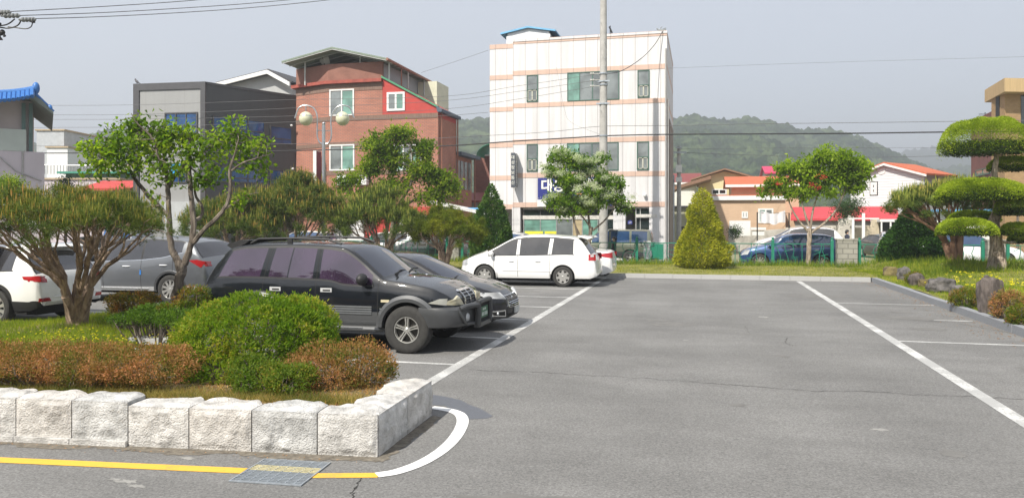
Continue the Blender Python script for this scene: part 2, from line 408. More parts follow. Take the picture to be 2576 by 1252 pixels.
for x, y, rx, ry in ((1690,815,.45,.3),(1650,805,.3,.2),(2290,800,.7,.35),(1350,1280,.8,.3),(2050,745,.8,.6),(1960,700,.6,.8)):
    blob(st, G(x, min(y, 1290)), rx, ry, .0018, j=.3)
for x, y, rx, ry in ((-5.6,12.2,.35,.25),(-6.9,11.9,.2,.2),(-5.2,17.0,.3,.22),(-5.9,19.3,.25,.3),(-5.0,21.8,.35,.22),(4.5,19.0,.25,.2),(4.3,16.2,.3,.22),(4.6,12.1,.25,.3),(-4.6,14.6,.2,.15),(1.2,12.4,.12,.1),(-1.0,16.2,.1,.12),(0.4,9.0,.09,.07),(2.2,7.6,.1,.12)): blob(st, (x, y), rx, ry, .0020, j=.35)
st.build('oil_stains', M('oil_asphalt', (.150,.146,.138), .8, .18, 5), kind='structure')
# debris: dry leaves on the asphalt by the kerbs
dl = MB()
for i in range(420):
    x = 5.6-abs(random.gauss(0, .35)); y = random.uniform(13, 27.9)
    s = random.uniform(.01, .028); a = random.uniform(0, 6.28)
    dl.add([(x+s*math.cos(a), y+s*math.sin(a), .006), (x-s*math.sin(a)*.5, y+s*math.cos(a)*.5, .012), (x-s*math.cos(a), y-s*math.sin(a), .006), (x+s*math.sin(a)*.5, y-s*math.cos(a)*.5, .012)], [(0,1,2,3)])
for i in range(200):
    y0 = 5.0; t = random.random(); x = -2.9-6*t; y = 6.18-.105*(x+2.78)*-1-abs(random.gauss(0,.06))
    s = random.uniform(.006, .014); a = random.uniform(0, 6.28)
    dl.add([(x+s*math.cos(a), y+s*math.sin(a), .006), (x-s*math.sin(a)*.5, y+s*math.cos(a)*.5, .01), (x-s*math.cos(a), y-s*math.sin(a), .006)], [(0,1,2)])
dl.build('dry_leaves', M('dry_leaf', (.36, .20, .09), .9, .4, 9), kind='stuff')
dq = MB(); n = 120; a_ = []; b2 = []
for i in range(n+1):
    x = -9.2+6.5*i/n; y = 6.24+.105*(x+2.78); a_.append((x, y, .0028)); b2.append((x+.01, y-.10-.07*random.random()-.04*math.sin(x*5), .0028))
dq.add(a_+b2, [(i, n+1+i, n+2+i, i+1) for i in range(n)])
a_ = [(-2.80, 6.22+1.5*i/30, .0034) for i in range(31)]; b2 = [(-2.70+.05*random.random(), 6.12+1.55*i/30, .0034) for i in range(31)]
dq.add(a_+b2, [(i, 31+i, 32+i, i+1) for i in range(30)])
dq.build('gutter_dirt', M('gutter_dirt', (.11,.095,.075), .95, .35, 14, var2=(.17,.15,.12)), kind='structure')
# drain grate
gr = empty('drain_grate', tuple(G(703, 1190)), 0, 'galvanised steel drain grate crossed by the yellow line in front of the stone planter', 'drain grate')
gc = [G(665,1155),G(835,1165),G(770,1228),G(570,1218)]; o0 = gr.location.copy()
u0, u1 = (gc[1]-gc[0]).normalized(), (gc[3]-gc[0]).normalized(); gw, gl = .62, .58
T = Matrix.Translation(Vector((gc[0].x-o0.x, gc[0].y-o0.y, 0))) @ Matrix(((u0.x, -u0.y, 0, 0), (u0.y, u0.x, 0, 0), (0, 0, 1, 0), (0, 0, 0, 1))).to_4x4()
T = T @ Matrix.Translation((0, -gl, 0))
galv = M('galvanised', (.42, .46, .50), .45, .2, 25, metal=.6); galy = M('painted_grate', (.55, .50, .30), .6, .35, 40)
q = MB().box(0, gw, 0, gl, .0015, .003, T); pt(q, 'pit', M('pit_blue_grey', (.07, .085, .105), .25, .4, 4), gr)  # thin dark blue-grey sheet under the bars, no hole cut below
q = MB()
for a0, a1, b0, b1 in ((0,gw,0,.012),(0,gw,gl-.012,gl),(0,.012,.012,gl-.012),(gw-.012,gw,.012,gl-.012)): q.box(a0, a1, b0, b1, .003, .012, T)
for i in range(1, 8): q.box(i*gw/8-.003, i*gw/8+.003, .012, gl-.012, .0035, .0095, T)
pt(q, 'frame', galv, gr)
q = MB(); q2 = MB()
for i in range(1, 17):
    yy = i*gl/17; t_ = q2 if 9 <= i <= 12 else q
    t_.box(.012, gw-.012, yy-.0035, yy+.0035, .004, .011, T)
pt(q, 'bar_set', galv, gr); pt(q2, 'painted_bar_set', galy, gr, label='grate bars covered by the yellow line paint')
# ------------------------------------------------------------- vehicles
def ip(pts, x):
    if x <= pts[0][0]: return pts[0][1]
    for (a, b), (c, d) in zip(pts, pts[1:]):
        if x <= c: return b+(d-b)*(x-a)/(c-a) if c > a else d
    return pts[-1][1]
def sm(pts, n=6):
    """round a profile's corners a little"""
    out = []; P = pts
    for i in range(len(P)):
        if i in (0, len(P)-1): out.append(P[i]); continue
        a, b, c = P[i-1], P[i], P[i+1]
        p0 = ((b[0]+(a[0]-b[0])*.3), b[1]+(a[1]-b[1])*.3); p2 = ((b[0]+(c[0]-b[0])*.3), b[1]+(c[1]-b[1])*.3)
        for k in range(n+1):
            t = k/n; out.append(((1-t)**2*p0[0]+2*t*(1-t)*b[0]+t*t*p2[0], (1-t)**2*p0[1]+2*t*(1-t)*b[1]+t*t*p2[1]))
    return out
tyre_m = M('tyre_rubber', (.035, .034, .032), .85, .25, 20, bump=.3, bscale=120)
dark_m = M('dark_trim', (.018, .018, .019), .55, .2, 10)
under_m = M('under_shadow_parts', (.012, .012, .012), .9)
alloy_m = M('alloy', (.62, .61, .58), .32, .08, 30, metal=.75)
handle_m = M('handle_chrome', (.72, .73, .74), .42, .05, 10, metal=.5)
chrome_m = M('chrome', (.75, .76, .78), .12, .05, 10, metal=1.0)
lens_red = glassm('lamp_red', (.36, .012, .016), .12, .6); lens_clear = glassm('lamp_clear', (.52, .53, .54), .12, .8)
lens_cream = glassm('lamp_cream', (.50, .46, .32), .18, .7); plate_w = M('plate_white', (.62, .63, .62), .5, .05, 5)
plate_g = M('plate_green', (.03, .12, .06), .5, .1, 5); black_m = M('black_gap', (.006, .006, .006), .8)
def wheel(parent, x, y, Rr, w, side, style, rimf=.63):
    """side -1/+1: outer face towards -y/+y"""
    wh = None
    q = MB(); rr = Rr*rimf; o = side*w/2
    prof = [(rr*.96, o*.2-side*w*.1), (rr, o*.80), (rr*1.03, o*.97), ((rr+Rr)/2, o*1.05), (Rr*.93, o*.98), (Rr*.985, o*.82), (Rr, o*.5), (Rr, -o*.5), (Rr*.985, -o*.82), (Rr*.93, -o*.98), (rr, -o*.9), (rr*.5, -o*.9)]
    q.lathe(prof, (x, y, Rr), 'Y', 40)
    ty = pt(q, 'wheel', tyre_m, parent, True)
    q = MB()
    q.lathe([(rr*1.0, o*.80), (rr*.985, o*.92), (rr*.93, o*.90), (rr*.90, o*.55)], (x, y, Rr), 'Y', 36)
    cy = y+o*.68
    ns, sw, dbl = {'five': (5, .20, True), 'petal': (7, .19, False), 'multi': (10, .13, False), 'six': (6, .28, False)}[style]
    for i in range(ns):
        a = 2*math.pi*i/ns+math.pi/2; ca, sa = math.cos(a), math.sin(a)
        parts = ((-.75, -.22), (.22, .75)) if dbl else ((-1, 1),)
        for l0, l1 in parts:
            vs = []
            for r_, wd_, dz in ((.12, .85, .14), (.55, .8, .10), (.95, 1.15 if not style == 'petal' else .7, .12)):
                if style == 'petal' and r_ == .55: wd_ = 1.25
                for l in (l0, l1):
                    for dep in (dz, -.25):
                        t_ = l*sw*wd_*rr; u = r_*rr
                        vs.append((x+ca*u-sa*t_, cy+side*dep*w*.6, Rr+sa*u+ca*t_))
            fs = []
            for s_ in (0, 4):
                fs += [(s_, s_+4, s_+6, s_+2), (s_, s_+1, s_+5, s_+4), (s_+2, s_+6, s_+7, s_+3)]
            q.add(vs, fs)
    q.lathe([(0, side*.10*w), (rr*.12, side*.10*w), (rr*.17, side*.07*w), (rr*.24, side*.02*w), (rr*.26, -side*.1*w)], (x, cy, Rr), 'Y', 20)
    pt(q, 'rim', alloy_m, ty, True)
    q = MB(); q.lathe([(0, o*.15), (rr*.93, o*.15)], (x, y, Rr), 'Y', 24); q.lathe([(0, o*.3), (rr*.45, o*.3), (rr*.45, o*.1)], (x, y, Rr), 'Y', 18)
    pt(q, 'brake_disc', M('brake_dark', (.05, .045, .04), .6, .3, 15), ty)
    return ty
BAR = [(0, .94), (.12, .975), (.35, .998), (.55, 1.0), (.75, .995), (.9, .98), (1.0, .955)]
class Car: pass
def car(name, label, cat, Sx, loc, face, group=None, z0=0.0):
    L, Wd = Sx['L'], Sx['W']; c = Car(); c.S = Sx
    root = empty(name, (loc[0], loc[1], z0), 0 if face > 0 else math.pi, label, cat, group); c.root = root
    zc = sm(Sx['zc']); belt = sm(Sx['belt']); plan = sm(Sx['plan']); lean = Sx.get('lean') or [(0, 0), (L, L)]
    sill = Sx.get('sill', .28); zbp = Sx.get('zb') or [(0, .36), (.25, sill), (L-.35, sill), (L, .30)]
    Rw = Sx['R']; Ra = Rw+Sx.get('agap', .055); wx = (Sx['ro'], Sx['ro']+Sx['wb']); tumb = Sx.get('tumble', .77)
    BARx = Sx.get('bar', BAR)
    def zb(x):
        z = ip(zbp, x)
        for w in wx:
            if abs(x-w) < Ra: z = max(z, Rw+math.sqrt(Ra*Ra-(x-w)**2))
        return z
    zr = lambda x: ip(zc, x)-.05
    def be(x): return min(ip(belt, x), zr(x)-.012)
    def yf(x, z):
        s0 = ip(zbp, x); b = be(x)
        t = (z-s0)/max(b-s0, .05)
        return ip(plan, x)*ip(BARx, max(0, min(1, t)))
    c.yf, c.be, c.L = yf, be, L
    # columns
    xs = set(np.round(np.linspace(0, L, int(L/.07)), 4))
    for e in (0, L):
        for k in range(1, 14): xs.add(round(abs(e-.028*k), 4))
    for w in wx:
        for k in range(0, 25): xs.add(round(w-Ra*math.cos(math.pi*k/24), 4))
        xs.add(round(w-Ra-.001, 4)); xs.add(round(w+Ra+.001, 4))
    spec_x = []
    for a, b in Sx['panes']: spec_x += [a, b]
    for a in Sx.get('shuts', []): spec_x += [a-.006, a+.006]
    for nm in ('ws', 'rw'):
        if nm in Sx: spec_x += list(Sx[nm])
    spec_x = sorted(round(v, 4) for v in spec_x)
    xs = sorted([x for x in xs if 0 <= x <= L and all(abs(x-v) > .012 for v in spec_x)]+spec_x)
    lt = [0, .06, .14, .25, .38, .5, .62, .74, .84, .93, 1.0]
    rq = [0, .035, .08, .2, .4, .6, .8, 1.0]
    npn = 6
    V = []; nrow = None; rowinfo = []
    bot, top = Sx.get('wtrim', (.025, .055))
    def section(x):
        s = []; b = be(x); z0_ = zb(x); z0_ = min(z0_, b-.02)
        xt = ip(lean, x)
        for t in lt:
            z = z0_+(b-z0_)*t; s.append((x, yf(x, z), z))
        z1 = zr(xt); H = max(z1-b, .0)
        cab = max(0, min(1, (H-.02)/.35)); yb = ip(plan, x)*BARx[-1][1]; yr = ip(plan, xt)*(.93+(tumb-.93)*cab)
        ks = [bot/H, ] if H > .12 else [0.1]
        if H > .12:
            kb, kt = bot/H, 1-top/H; ks = [kb*.5, kb]+[kb+(kt-kb)*i/npn for i in range(1, npn+1)]+[1-.4*top/H, 1]
        else: ks = [.06, .12]+[.12+.7*i/npn for i in range(1, npn+1)]+[.92, 1]
        for k in ks: s.append((x+(xt-x)*k, yb+(yr-yb)*k+.018*cab*math.sin(math.pi*k), b+H*k))
        zt = ip(zc, xt); bow = Sx.get('bow', .10); bf = 0
        if 'ws' in Sx: bf = bow*max(0, 1-abs(x-Sx['ws'][1])/.9)
        if 'rw' in Sx: bf -= .06*max(0, 1-abs(x-Sx['rw'][0])/.5)
        for q in rq[1:]:
            y = yr*(1-q); s.append((xt+bf*(1-(y/yr)**2), y, z1+(zt-z1)*(1-(y/yr)**2.4)))
        return s
    secs = [section(x) for x in xs]; nr = len(secs[0]); n_l = len(lt); n_g = npn+4
    grid = [[(p[0]-L/2, -p[1], p[2]) for p in s]+[(p[0]-L/2, p[1], p[2]) for p in s[-2::-1]] for s in secs]
    NR = 2*nr-1; verts = [p for col in grid for p in col]; nc = len(xs)
    inr = lambda a, rng_: rng_[0]-1e-4 <= a <= rng_[1]+1e-4
    groups = {}
    for i in range(nc-1):
        xm = (xs[i]+xs[i+1])/2
        for j in range(NR-1):
            jj = j if j < nr-1 else NR-2-j   # mirrored row index
            key = 'body'
            shut = any(abs(xm-a) < .007 for a in Sx.get('shuts', []))
            if jj < n_l-1:
                if lt[jj] < Sx.get('cladt', -1): key = 'clad'
                if shut and (lt[jj] >= .06): key = 'gap'
            elif jj < n_l-1+n_g:
                r_ = jj-(n_l-1)
                zlo, zhi = verts[i*NR+n_l-1+1][2], verts[i*NR+n_l-1+n_g-1][2]
                zlo2, zhi2 = verts[(i+1)*NR+n_l][2], verts[(i+1)*NR+n_l-1+n_g-1][2]
                tall = min(zhi-zlo, zhi2-zlo2) > .10
                if tall and 2 <= r_ <= npn+1:
                    for pi, pn in enumerate(Sx['panes']):
                        if inr(xs[i], pn) and inr(xs[i+1], pn): key = 'pane%d%s' % (pi, 'n' if j == jj else 'f')
                    if key == 'body' and Sx['panes'][0][0] < xm < Sx['panes'][-1][1]: key = Sx.get('pillar', 'trim')
                elif tall and (r_ in (0, 1) or r_ == npn+2) and Sx['panes'][0][0]-.03 < xm < Sx['panes'][-1][1]+.03: key = 'trimc' if r_ == 0 and Sx.get('chromebelt') else 'trim'
                if shut and key == 'body': key = 'gap'
            else:
                q = jj-(n_l-1)-n_g
                if q >= 1 and 'ws' in Sx and inr(xs[i], Sx['ws']) and inr(xs[i+1], Sx['ws']): key = 'ws' if q >= 2 else 'trim'
                if q >= 1 and 'rw' in Sx and inr(xs[i], Sx['rw']) and inr(xs[i+1], Sx['rw']): key = 'rw' if q >= 2 else 'trim'
            groups.setdefault(key, []).append((i*NR+j, (i+1)*NR+j, (i+1)*NR+j+1, i*NR+j+1))
    # end caps bulging slightly
    def cap(ci, sgn, bulge):
        base = [verts[ci*NR+j] for j in range(NR)]; zm = (base[0][2]+base[nr-1][2])/2; prev = [ci*NR+j for j in range(NR)]
        for s_ in (.96, .88, .6, .25):
            new = []
            for p in base:
                verts.append((p[0]+sgn*bulge*(1-s_*s_), p[1]*s_, zm+(p[2]-zm)*s_)); new.append(len(verts)-1)
            for j in range(NR-1):
                f = (prev[j], prev[j+1], new[j+1], new[j]); groups['body'].append(f if sgn > 0 else f[::-1])
            f = (prev[NR-1], prev[0], new[0], new[NR-1]); groups['body'].append(f if sgn > 0 else f[::-1]); prev = new
        groups['body'].append(tuple(prev) if sgn > 0 else tuple(prev[::-1]))
    cap(0, -1, Sx.get('rb', .05)); cap(nc-1, 1, Sx.get('fb', .05)); c.fb = Sx.get('fb', .05); c.rb = Sx.get('rb', .05)
    # shared normals so that separately built panels shade as one skin
    A = np.array(verts); Nn = np.zeros_like(A)
    for fl in groups.values():
        for f in fl:
            nrm = np.cross(A[f[2]]-A[f[0]], A[f[3 % len(f)]]-A[f[1]]) if len(f) >= 4 else np.zeros(3)
            for ii in f: Nn[ii] += nrm
    Nn = unit(Nn)
    bodym, glassM = Sx['paint'], Sx['glass']
    matk = {'body': bodym, 'clad': Sx.get('clad', bodym), 'trim': dark_m, 'trimc': chrome_m, 'gap': black_m, 'bodypillar': bodym}
    def emit(nm, keys, parent, lab=None):
        used = {}; vs = []; fs = []; mi = []; mats = []
        for k_ in keys:
            if k_ not in groups: continue
            m_ = matk.get(k_, glassM); 
            if m_ not in mats: mats.append(m_)
            for f in groups[k_]:
                nf = []
                for ii in f:
                    if ii not in used: used[ii] = len(vs); vs.append(verts[ii])
                    nf.append(used[ii])
                if len(set(nf)) > 2: fs.append(nf); mi.append(mats.index(m_))
        if not fs: return None
        me = bpy.data.meshes.new(nm); me.from_pydata(vs, [], fs)
        for m_ in mats: me.materials.append(m_)
        me.polygons.foreach_set('material_index', mi); me.polygons.foreach_set('use_smooth', [True]*len(fs))
        inv = {b: a for a, b in used.items()}
        me.normals_split_custom_set_from_vertices([tuple(Nn[inv[q]]) for q in range(len(vs))])
        o = bpy.data.objects.new(nm, me); C.objects.link(o); o.parent = parent
        if lab: o['label'] = lab
        return o
    emit('body', ['body', 'clad', 'gap', 'trim', 'trimc', 'bodypillar'], root)
    for k_ in sorted(groups):
        if k_.startswith('pane'): emit('side_window', [k_], root)
    matk['ws'] = Sx.get('wsglass', glassM)
    emit('windscreen', ['ws'], root); emit('rear_window', ['rw'], root)
    # floor pan and inner arches: black boxes block light and darken the arches
    q = MB(); q.box(-L/2+.25, L/2-.25, -Wd/2+.30, Wd/2-.30, sill-.06, be(L/2)-.35)
    for w in wx: q.box(w-L/2-Ra-.02, w-L/2+Ra+.02, -Wd/2+.27, Wd/2-.27, sill, Rw+Ra-.03)
    q.box(-L/2+.3, L/2-.3, -Wd/2+.12, Wd/2-.12, sill-.03, sill+.02) if Sx.get('pan', 1) else None
    pt(q, 'underbody', under_m, root)
    for w in wx:
        for sd in (-1, 1): wheel(root, w-L/2, sd*(Wd/2-.115-Sx.get('wi', 0)), Rw, Sx.get('tw', .22), sd, Sx.get('rim', 'multi'), Sx.get('rimf', .63))
    c.ends = {}
    def xend(y, z, sgn):
        # position along x of the skin seen from the front (+1) or rear (-1) at lateral y, height z
        y = abs(y); best = None
        for k in range(0, 110):
            x = L-k*.01 if sgn > 0 else k*.01
            if z < zr(x)+.05 and yf(x, z) >= y:
                best = x; break
        if best is None: best = L/2
        if (sgn > 0 and best >= L-.001) or (sgn < 0 and best <= .001):
            xe = L if sgn > 0 else 0; yy = yf(xe, z); zt = ip(zc, xe); z0_ = zb(xe); zm = (zt+z0_)/2
            s_ = max(y/max(yy, .01), abs(z-zm)/max((zt-z0_)/2, .01)); best += sgn*(c.fb if sgn > 0 else c.rb)*max(0, 1-s_*s_)
        return best
    c.xend = xend
    return c
def grid_patch(mb, Q, fn, n=8, m=4, off=.006):
    """Q four corners in 2D, fn(u,v,off) -> point; thin raised panel with a skirt"""
    base = len(mb.v); vs = []; 
    for j in range(m+1):
        for i in range(n+1):
            s_, t = i/n, j/m
            u = (Q[0][0]*(1-s_)+Q[1][0]*s_)*(1-t)+(Q[3][0]*(1-s_)+Q[2][0]*s_)*t
            v = (Q[0][1]*(1-s_)+Q[1][1]*s_)*(1-t)+(Q[3][1]*(1-s_)+Q[2][1]*s_)*t
            vs.append(fn(u, v, off))
    fs = [(j*(n+1)+i, j*(n+1)+i+1, (j+1)*(n+1)+i+1, (j+1)*(n+1)+i) for j in range(m) for i in range(n)]
    ring = [i for i in range(n+1)]+[j*(n+1)+n for j in range(1, m+1)]+[m*(n+1)+i for i in range(n-1, -1, -1)]+[j*(n+1) for j in range(m-1, 0, -1)]
    k0 = len(vs)
    for r_ in ring:
        j, i = divmod(r_, n+1); s_, t = i/n, j/m
        u = (Q[0][0]*(1-s_)+Q[1][0]*s_)*(1-t)+(Q[3][0]*(1-s_)+Q[2][0]*s_)*t
        v = (Q[0][1]*(1-s_)+Q[1][1]*s_)*(1-t)+(Q[3][1]*(1-s_)+Q[2][1]*s_)*t
        vs.append(fn(u, v, -.03))
    for a in range(len(ring)):
        b = (a+1) % len(ring); fs.append((ring[a], k0+a, k0+b, ring[b]))
    mb.add(vs, fs); return mb
def side_fn(c, sd):
    return lambda x, z, off: (x-c.L/2, sd*(c.yf(x, z)+off), z)
def end_fn(c, sgn):
    return lambda y, z, off: (c.xend(y, z, sgn)-c.L/2+sgn*off, y, z)
def side_patch(c, name, Q, mat, sides=(-1, 1), off=.006, n=8, m=3, label=None):
    for sd in sides:
        pt(grid_patch(MB(), Q, side_fn(c, sd), n, m, off), name, mat, c.root, True, label)
def end_patch(c, name, Q, mat, sgn, off=.006, n=10, m=4, mirror=True, parent=None):
    o = None
    for sd in ((-1, 1) if mirror else (1,)):
        q = [(y*sd, z) for y, z in Q]; o = pt(grid_patch(MB(), q, end_fn(c, sgn), n, m, off), name, mat, parent or c.root, True)
    return o
def mirrors(c, x, z, mat, s=1.0):
    for sd in (-1, 1):
        y = sd*(c.yf(x, z-.1)+.09*s); q = MB()
        q.ell((x-c.L/2, y, z), (.075*s, .115*s, .085*s), 14, 8); q.tube([(x-c.L/2, sd*(c.yf(x, z-.15)-.03), z-.06), (x-c.L/2, y, z-.03)], .025, 6)
        pt(q, 'wing_mirror', mat, c.root, True)
def handles(c, xs, z, mat, w=.17):
    for x in xs:
        zz = z(x) if callable(z) else z
        for sd in (-1, 1):
            y = sd*(c.yf(x, zz)+.012); q = MB(); X = x-c.L/2
            q.tube([(X-w/2, y-sd*.02, zz), (X-w/2+.02, y+sd*.006, zz), (X+w/2-.02, y+sd*.006, zz), (X+w/2, y-sd*.02, zz)], .016, 6)
            pt(q, 'door_handle', mat, c.root, True)
def plate(c, sgn, z, mat, w=.40, h=.12, y=0, chars=True):
    x = c.xend(y, z, sgn)-c.L/2; q = MB()
    q.box(x-.01, x+sgn*.018, y-w/2, y+w/2, z-h/2, z+h/2) if sgn > 0 else q.box(x-.018, x+.01, y-w/2, y+w/2, z-h/2, z+h/2)
    p = pt(q, 'number_plate', mat, c.root)
    if chars:
        q = MB(); k = 7; dk = M('plate_ink', (.03, .03, .04) if mat is plate_w else (.6, .62, .6), .6)
        for i in range(k):
            yc = y-w/2+w*(i+.8)/(k+.6)
            for zz, hh in ((z+h*.22, h*.07), (z-h*.22, h*.07)) if i % 2 else ((z, h*.3),):
                q.box(x+sgn*.012, x+sgn*.0205, yc-w*.018-(w*.02 if i % 2 else 0), yc+w*.018+(w*.02 if i % 2 else 0), zz-hh, zz+hh)
        pt(q, 'plate_characters', dk, p)

tint = glassm('tint_dark', (.03, .03, .035)); tint_purple = glassm('tint_purple', (.040, .024, .048), .02, 1.0); tint_ws = glassm('windscreen_tint', (.016, .02, .035), .03, .8)
tint_grey = glassm('tint_grey', (.05, .047, .045), .05, 1.0); tint_blue = glassm('tint_blue', (.02, .05, .12), .05, 1.0)
blackpaint = paint('paint_black', (.004, .006, .010), .0, .4, dust=.03, spec=.12); navypaint = paint('paint_night', (.004, .005, .010), .0, .35, dust=.05, spec=.12)
whitepaint = paint('paint_white', (.80, .80, .79), 0, .35, dust=.06); greypaint = paint('paint_grey', (.15, .16, .175), .55, .38, dust=.08)
silverpaint = paint('paint_silver', (.55, .56, .57), .4, .35, dust=.08); bluepaint = paint('paint_blue', (.028, .075, .20), .4, .3, dust=.08)
clad_m = paint('cladding_grey', (.075, .078, .082), .2, .42, dust=.06); bumper_m = M('bumper_grey', (.048, .050, .053), .42, .12, 6)

# --- black off-road wagon, front wheel nearest the camera
WG = dict(L=4.66, W=1.86, wb=2.63, ro=1.11, R=.375, agap=.075, tw=.255, wi=-.02, rimf=.56, rim='five', sill=.40, zb=[(0,.42),(.3,.40),(4.0,.40),(4.66,.42)],
    zc=[(0,.66),(.015,.98),(.06,1.17),(.20,1.40),(.44,1.67),(.80,1.735),(1.7,1.755),(2.3,1.735),(2.66,1.685),(3.28,1.20),(3.6,1.165),(4.2,1.08),(4.48,.97),(4.62,.86),(4.66,.70)],
    belt=[(0,1.02),(.3,1.13),(1.0,1.14),(2.25,1.12),(2.45,1.10),(2.62,1.045),(3.1,1.035),(3.3,1.04),(4.3,.93),(4.66,.72)],
    plan=[(0,.84),(.05,.88),(.25,.91),(.8,.93),(3.9,.93),(4.3,.90),(4.5,.83),(4.62,.72),(4.66,.62)],
    lean=[(0,0),(.18,.30),(.30,.56),(1.10,1.22),(1.28,1.38),(2.08,2.12),(2.2,2.22),(2.9,2.9),(3.4,3.4),(4.66,4.66)],
    panes=[(.30,1.10),(1.26,1.60),(1.625,2.07),(2.20,3.12)], shuts=[1.18, 2.145, 3.24], ws=(2.70, 3.26), rw=(.10,.40), tumble=.80,
    paint=blackpaint, glass=tint_purple, wsglass=tint_ws, pillar='body', cladt=.38, clad=clad_m, wtrim=(.03, .06), bow=.12, fb=.04)
fx = lambda x: x if x < 3.74 else 3.74+(x-3.74)*.82
for k_ in ('zc', 'belt', 'plan', 'zb'): WG[k_] = [(fx(a), b) for a, b in WG[k_]]
WG['lean'] = [(fx(a), fx(b)) for a, b in WG['lean']]; WG['L'] = fx(4.66)
SUVX = -8.24; wg = car('suv', 'black off-road wagon with purple tinted windows, grey lower cladding and front guard bar', 'SUV', WG, (SUVX+WG['L']/2, 12.13), 1, 'parked cars')
c = wg; r_ = c.root; Lh = c.L/2
for i in range(4): side_patch(c, 'door_moulding', [(2.20,.60+i*.036),(3.14,.60+i*.036),(3.14,.622+i*.036),(2.20,.622+i*.036)], M('moulding', (.20,.21,.22), .4, .1, 9, metal=.4), off=.012, n=10, m=1)
for i in range(3): side_patch(c, 'fender_moulding', [(3.28,.61+i*.036),(3.36-i*-.03,.61+i*.036),(3.38+i*.03,.632+i*.036),(3.28,.632+i*.036)], MC['moulding'], off=.012, n=3, m=1)
side_patch(c, 'side_badge', [(3.30,.80),(3.44,.80),(3.44,.84),(3.30,.84)], M('badge_gold', (.55,.48,.33), .4, .1, 9), off=.01, n=3, m=1)
# wheel-arch flares
for w in (WG['ro'], WG['ro']+WG['wb']):
    for sd in (-1, 1):
        q = MB(); vs = []; n = 28; Ra = .375+.068
        for k in range(n+1):
            a = R(7)+R(170)*k/n
            for rr, oy in ((Ra-.015, -.05), (Ra-.005, .025), (Ra+.05, .034), (Ra+.10, .004), (Ra+.11, -.04)):
                x = w+math.cos(a)*rr; z = .375+math.sin(a)*rr; x = max(.02, min(fx(4.6), x))
                vs.append((x-Lh, sd*(c.yf(x, max(z, .45))+oy), z))
        fs = [(k*5+j, (k+1)*5+j, (k+1)*5+j+1, k*5+j+1) for k in range(n) for j in range(4)]
        q.add(vs, fs); pt(q, 'arch_flare', clad_m, r_, True)
# running boards
for sd in (-1, 1):
    q = MB(); q.tube([(1.55-Lh, sd*.80, .36), (1.65-Lh, sd*.92, .37), (3.2-Lh, sd*.92, .37), (3.28-Lh, sd*.82, .36)], .045, 8); pt(q, 'running_board', clad_m, r_, True)
    q = MB(); q.box(2.6-Lh, 3.0-Lh, sd*.955 if sd > 0 else -.967, .967 if sd > 0 else -.955, .375, .39); pt(q, 'step_strip', chrome_m, r_)
    q = MB(); q.tube([(.80-Lh, sd*.66, 1.71), (.95-Lh, sd*.66, 1.785), (1.6-Lh, sd*.665, 1.80), (2.25-Lh, sd*.66, 1.78), (2.48-Lh, sd*.66, 1.71)], .02, 8)
    q.box(1.50-Lh, 1.58-Lh, sd*.66-.02, sd*.66+.02, 1.70, 1.80); pt(q, 'roof_rail', dark_m, r_, True)
q = MB(); q.prism([(.42,1.60),(.66,1.70),(.74,1.755),(.58,1.765),(.34,1.70),(.30,1.67)], lambda x, z: (x-Lh, -.62, z), lambda x, z: (x-Lh, .62, z)); pt(q, 'rear_spoiler', dark_m, r_)
# rear quarter vent, lamps
for i in range(3): side_patch(c, 'rear_lamp', [(.0,.60+i*.14),(.13-.012*i,.60+i*.14),(.115-.012*i,.735+i*.14),(.0,.735+i*.14)], lens_red if i != 1 else lens_red, n=4, m=2, off=.008) if i < 2 else None
mirrors(c, 3.0, 1.16, dark_m, 1.15)
for x in (1.42, 2.34):
    for sd in (-1, 1):
        y = sd*(c.yf(x, .98)+.012); q = MB(); X = x-Lh
        q.box(X-.10, X+.10, min(y, y-sd*.03), max(y, y-sd*.03), .94, 1.005); q.m = 1
        q.box(X-.055, X+.075, min(y+sd*.004, y), max(y+sd*.004, y), .955, .98); pt(q, 'door_handle', [handle_m, dark_m], r_)
# front: lamps, grille, bumper, guard
end_patch(c, 'headlight', [(.34,.735),(.80,.765),(.89,.81),(.48,.89)], lens_cream, 1, off=.012, n=14, m=6)
side_patch(c, 'turn_lamp', [(fx(4.16),.80),(fx(4.50),.765),(fx(4.50),.868),(fx(4.36),.865)], M('lens_dull', (.30,.30,.27), .2, .1, 8), off=.008, n=6, m=3)
q = grid_patch(MB(), [(-.30,.70),(.30,.70),(.27,.965),(-.27,.965)], end_fn(c, 1), 12, 6, .012); gl_ = pt(q, 'grille', dark_m, r_, True)
q = MB()
for y0, y1 in ((-.30,-.27),(.27,.30),(-.016,.016)): grid_patch(q, [(y0,.70),(y1,.70),(y1*.9,.965),(y0*.9,.965)], end_fn(c, 1), 1, 6, .035)
for z0, z1 in ((.70,.722),(.945,.968)): grid_patch(q, [(-.3,z0),(.3,z0),(.28,z1),(-.28,z1)], end_fn(c, 1), 12, 1, .035)
pt(q, 'grille_frame', chrome_m, gl_, True)
q = MB()
for i in range(1, 5): grid_patch(q, [(-.28,.70+i*.05),(.28,.70+i*.05),(.28,.712+i*.05),(-.28,.712+i*.05)], end_fn(c, 1), 12, 1, .028)
pt(q, 'grille_bar', MC['moulding'], gl_, True)
q = MB(); vs = []; n = 40; prof = [(-.02,.415),(.10,.42),(.15,.47),(.155,.60),(.14,.69),(.08,.725),(-.03,.735)]
path = [(3.98,.935),(4.15,.925),(4.3,.90),(4.45,.85),(4.56,.76),(4.63,.64),(4.67,.45),(4.69,.22),(4.69,0)]
path = path+[(x, -y) for x, y in path[-2::-1]]
P2 = []
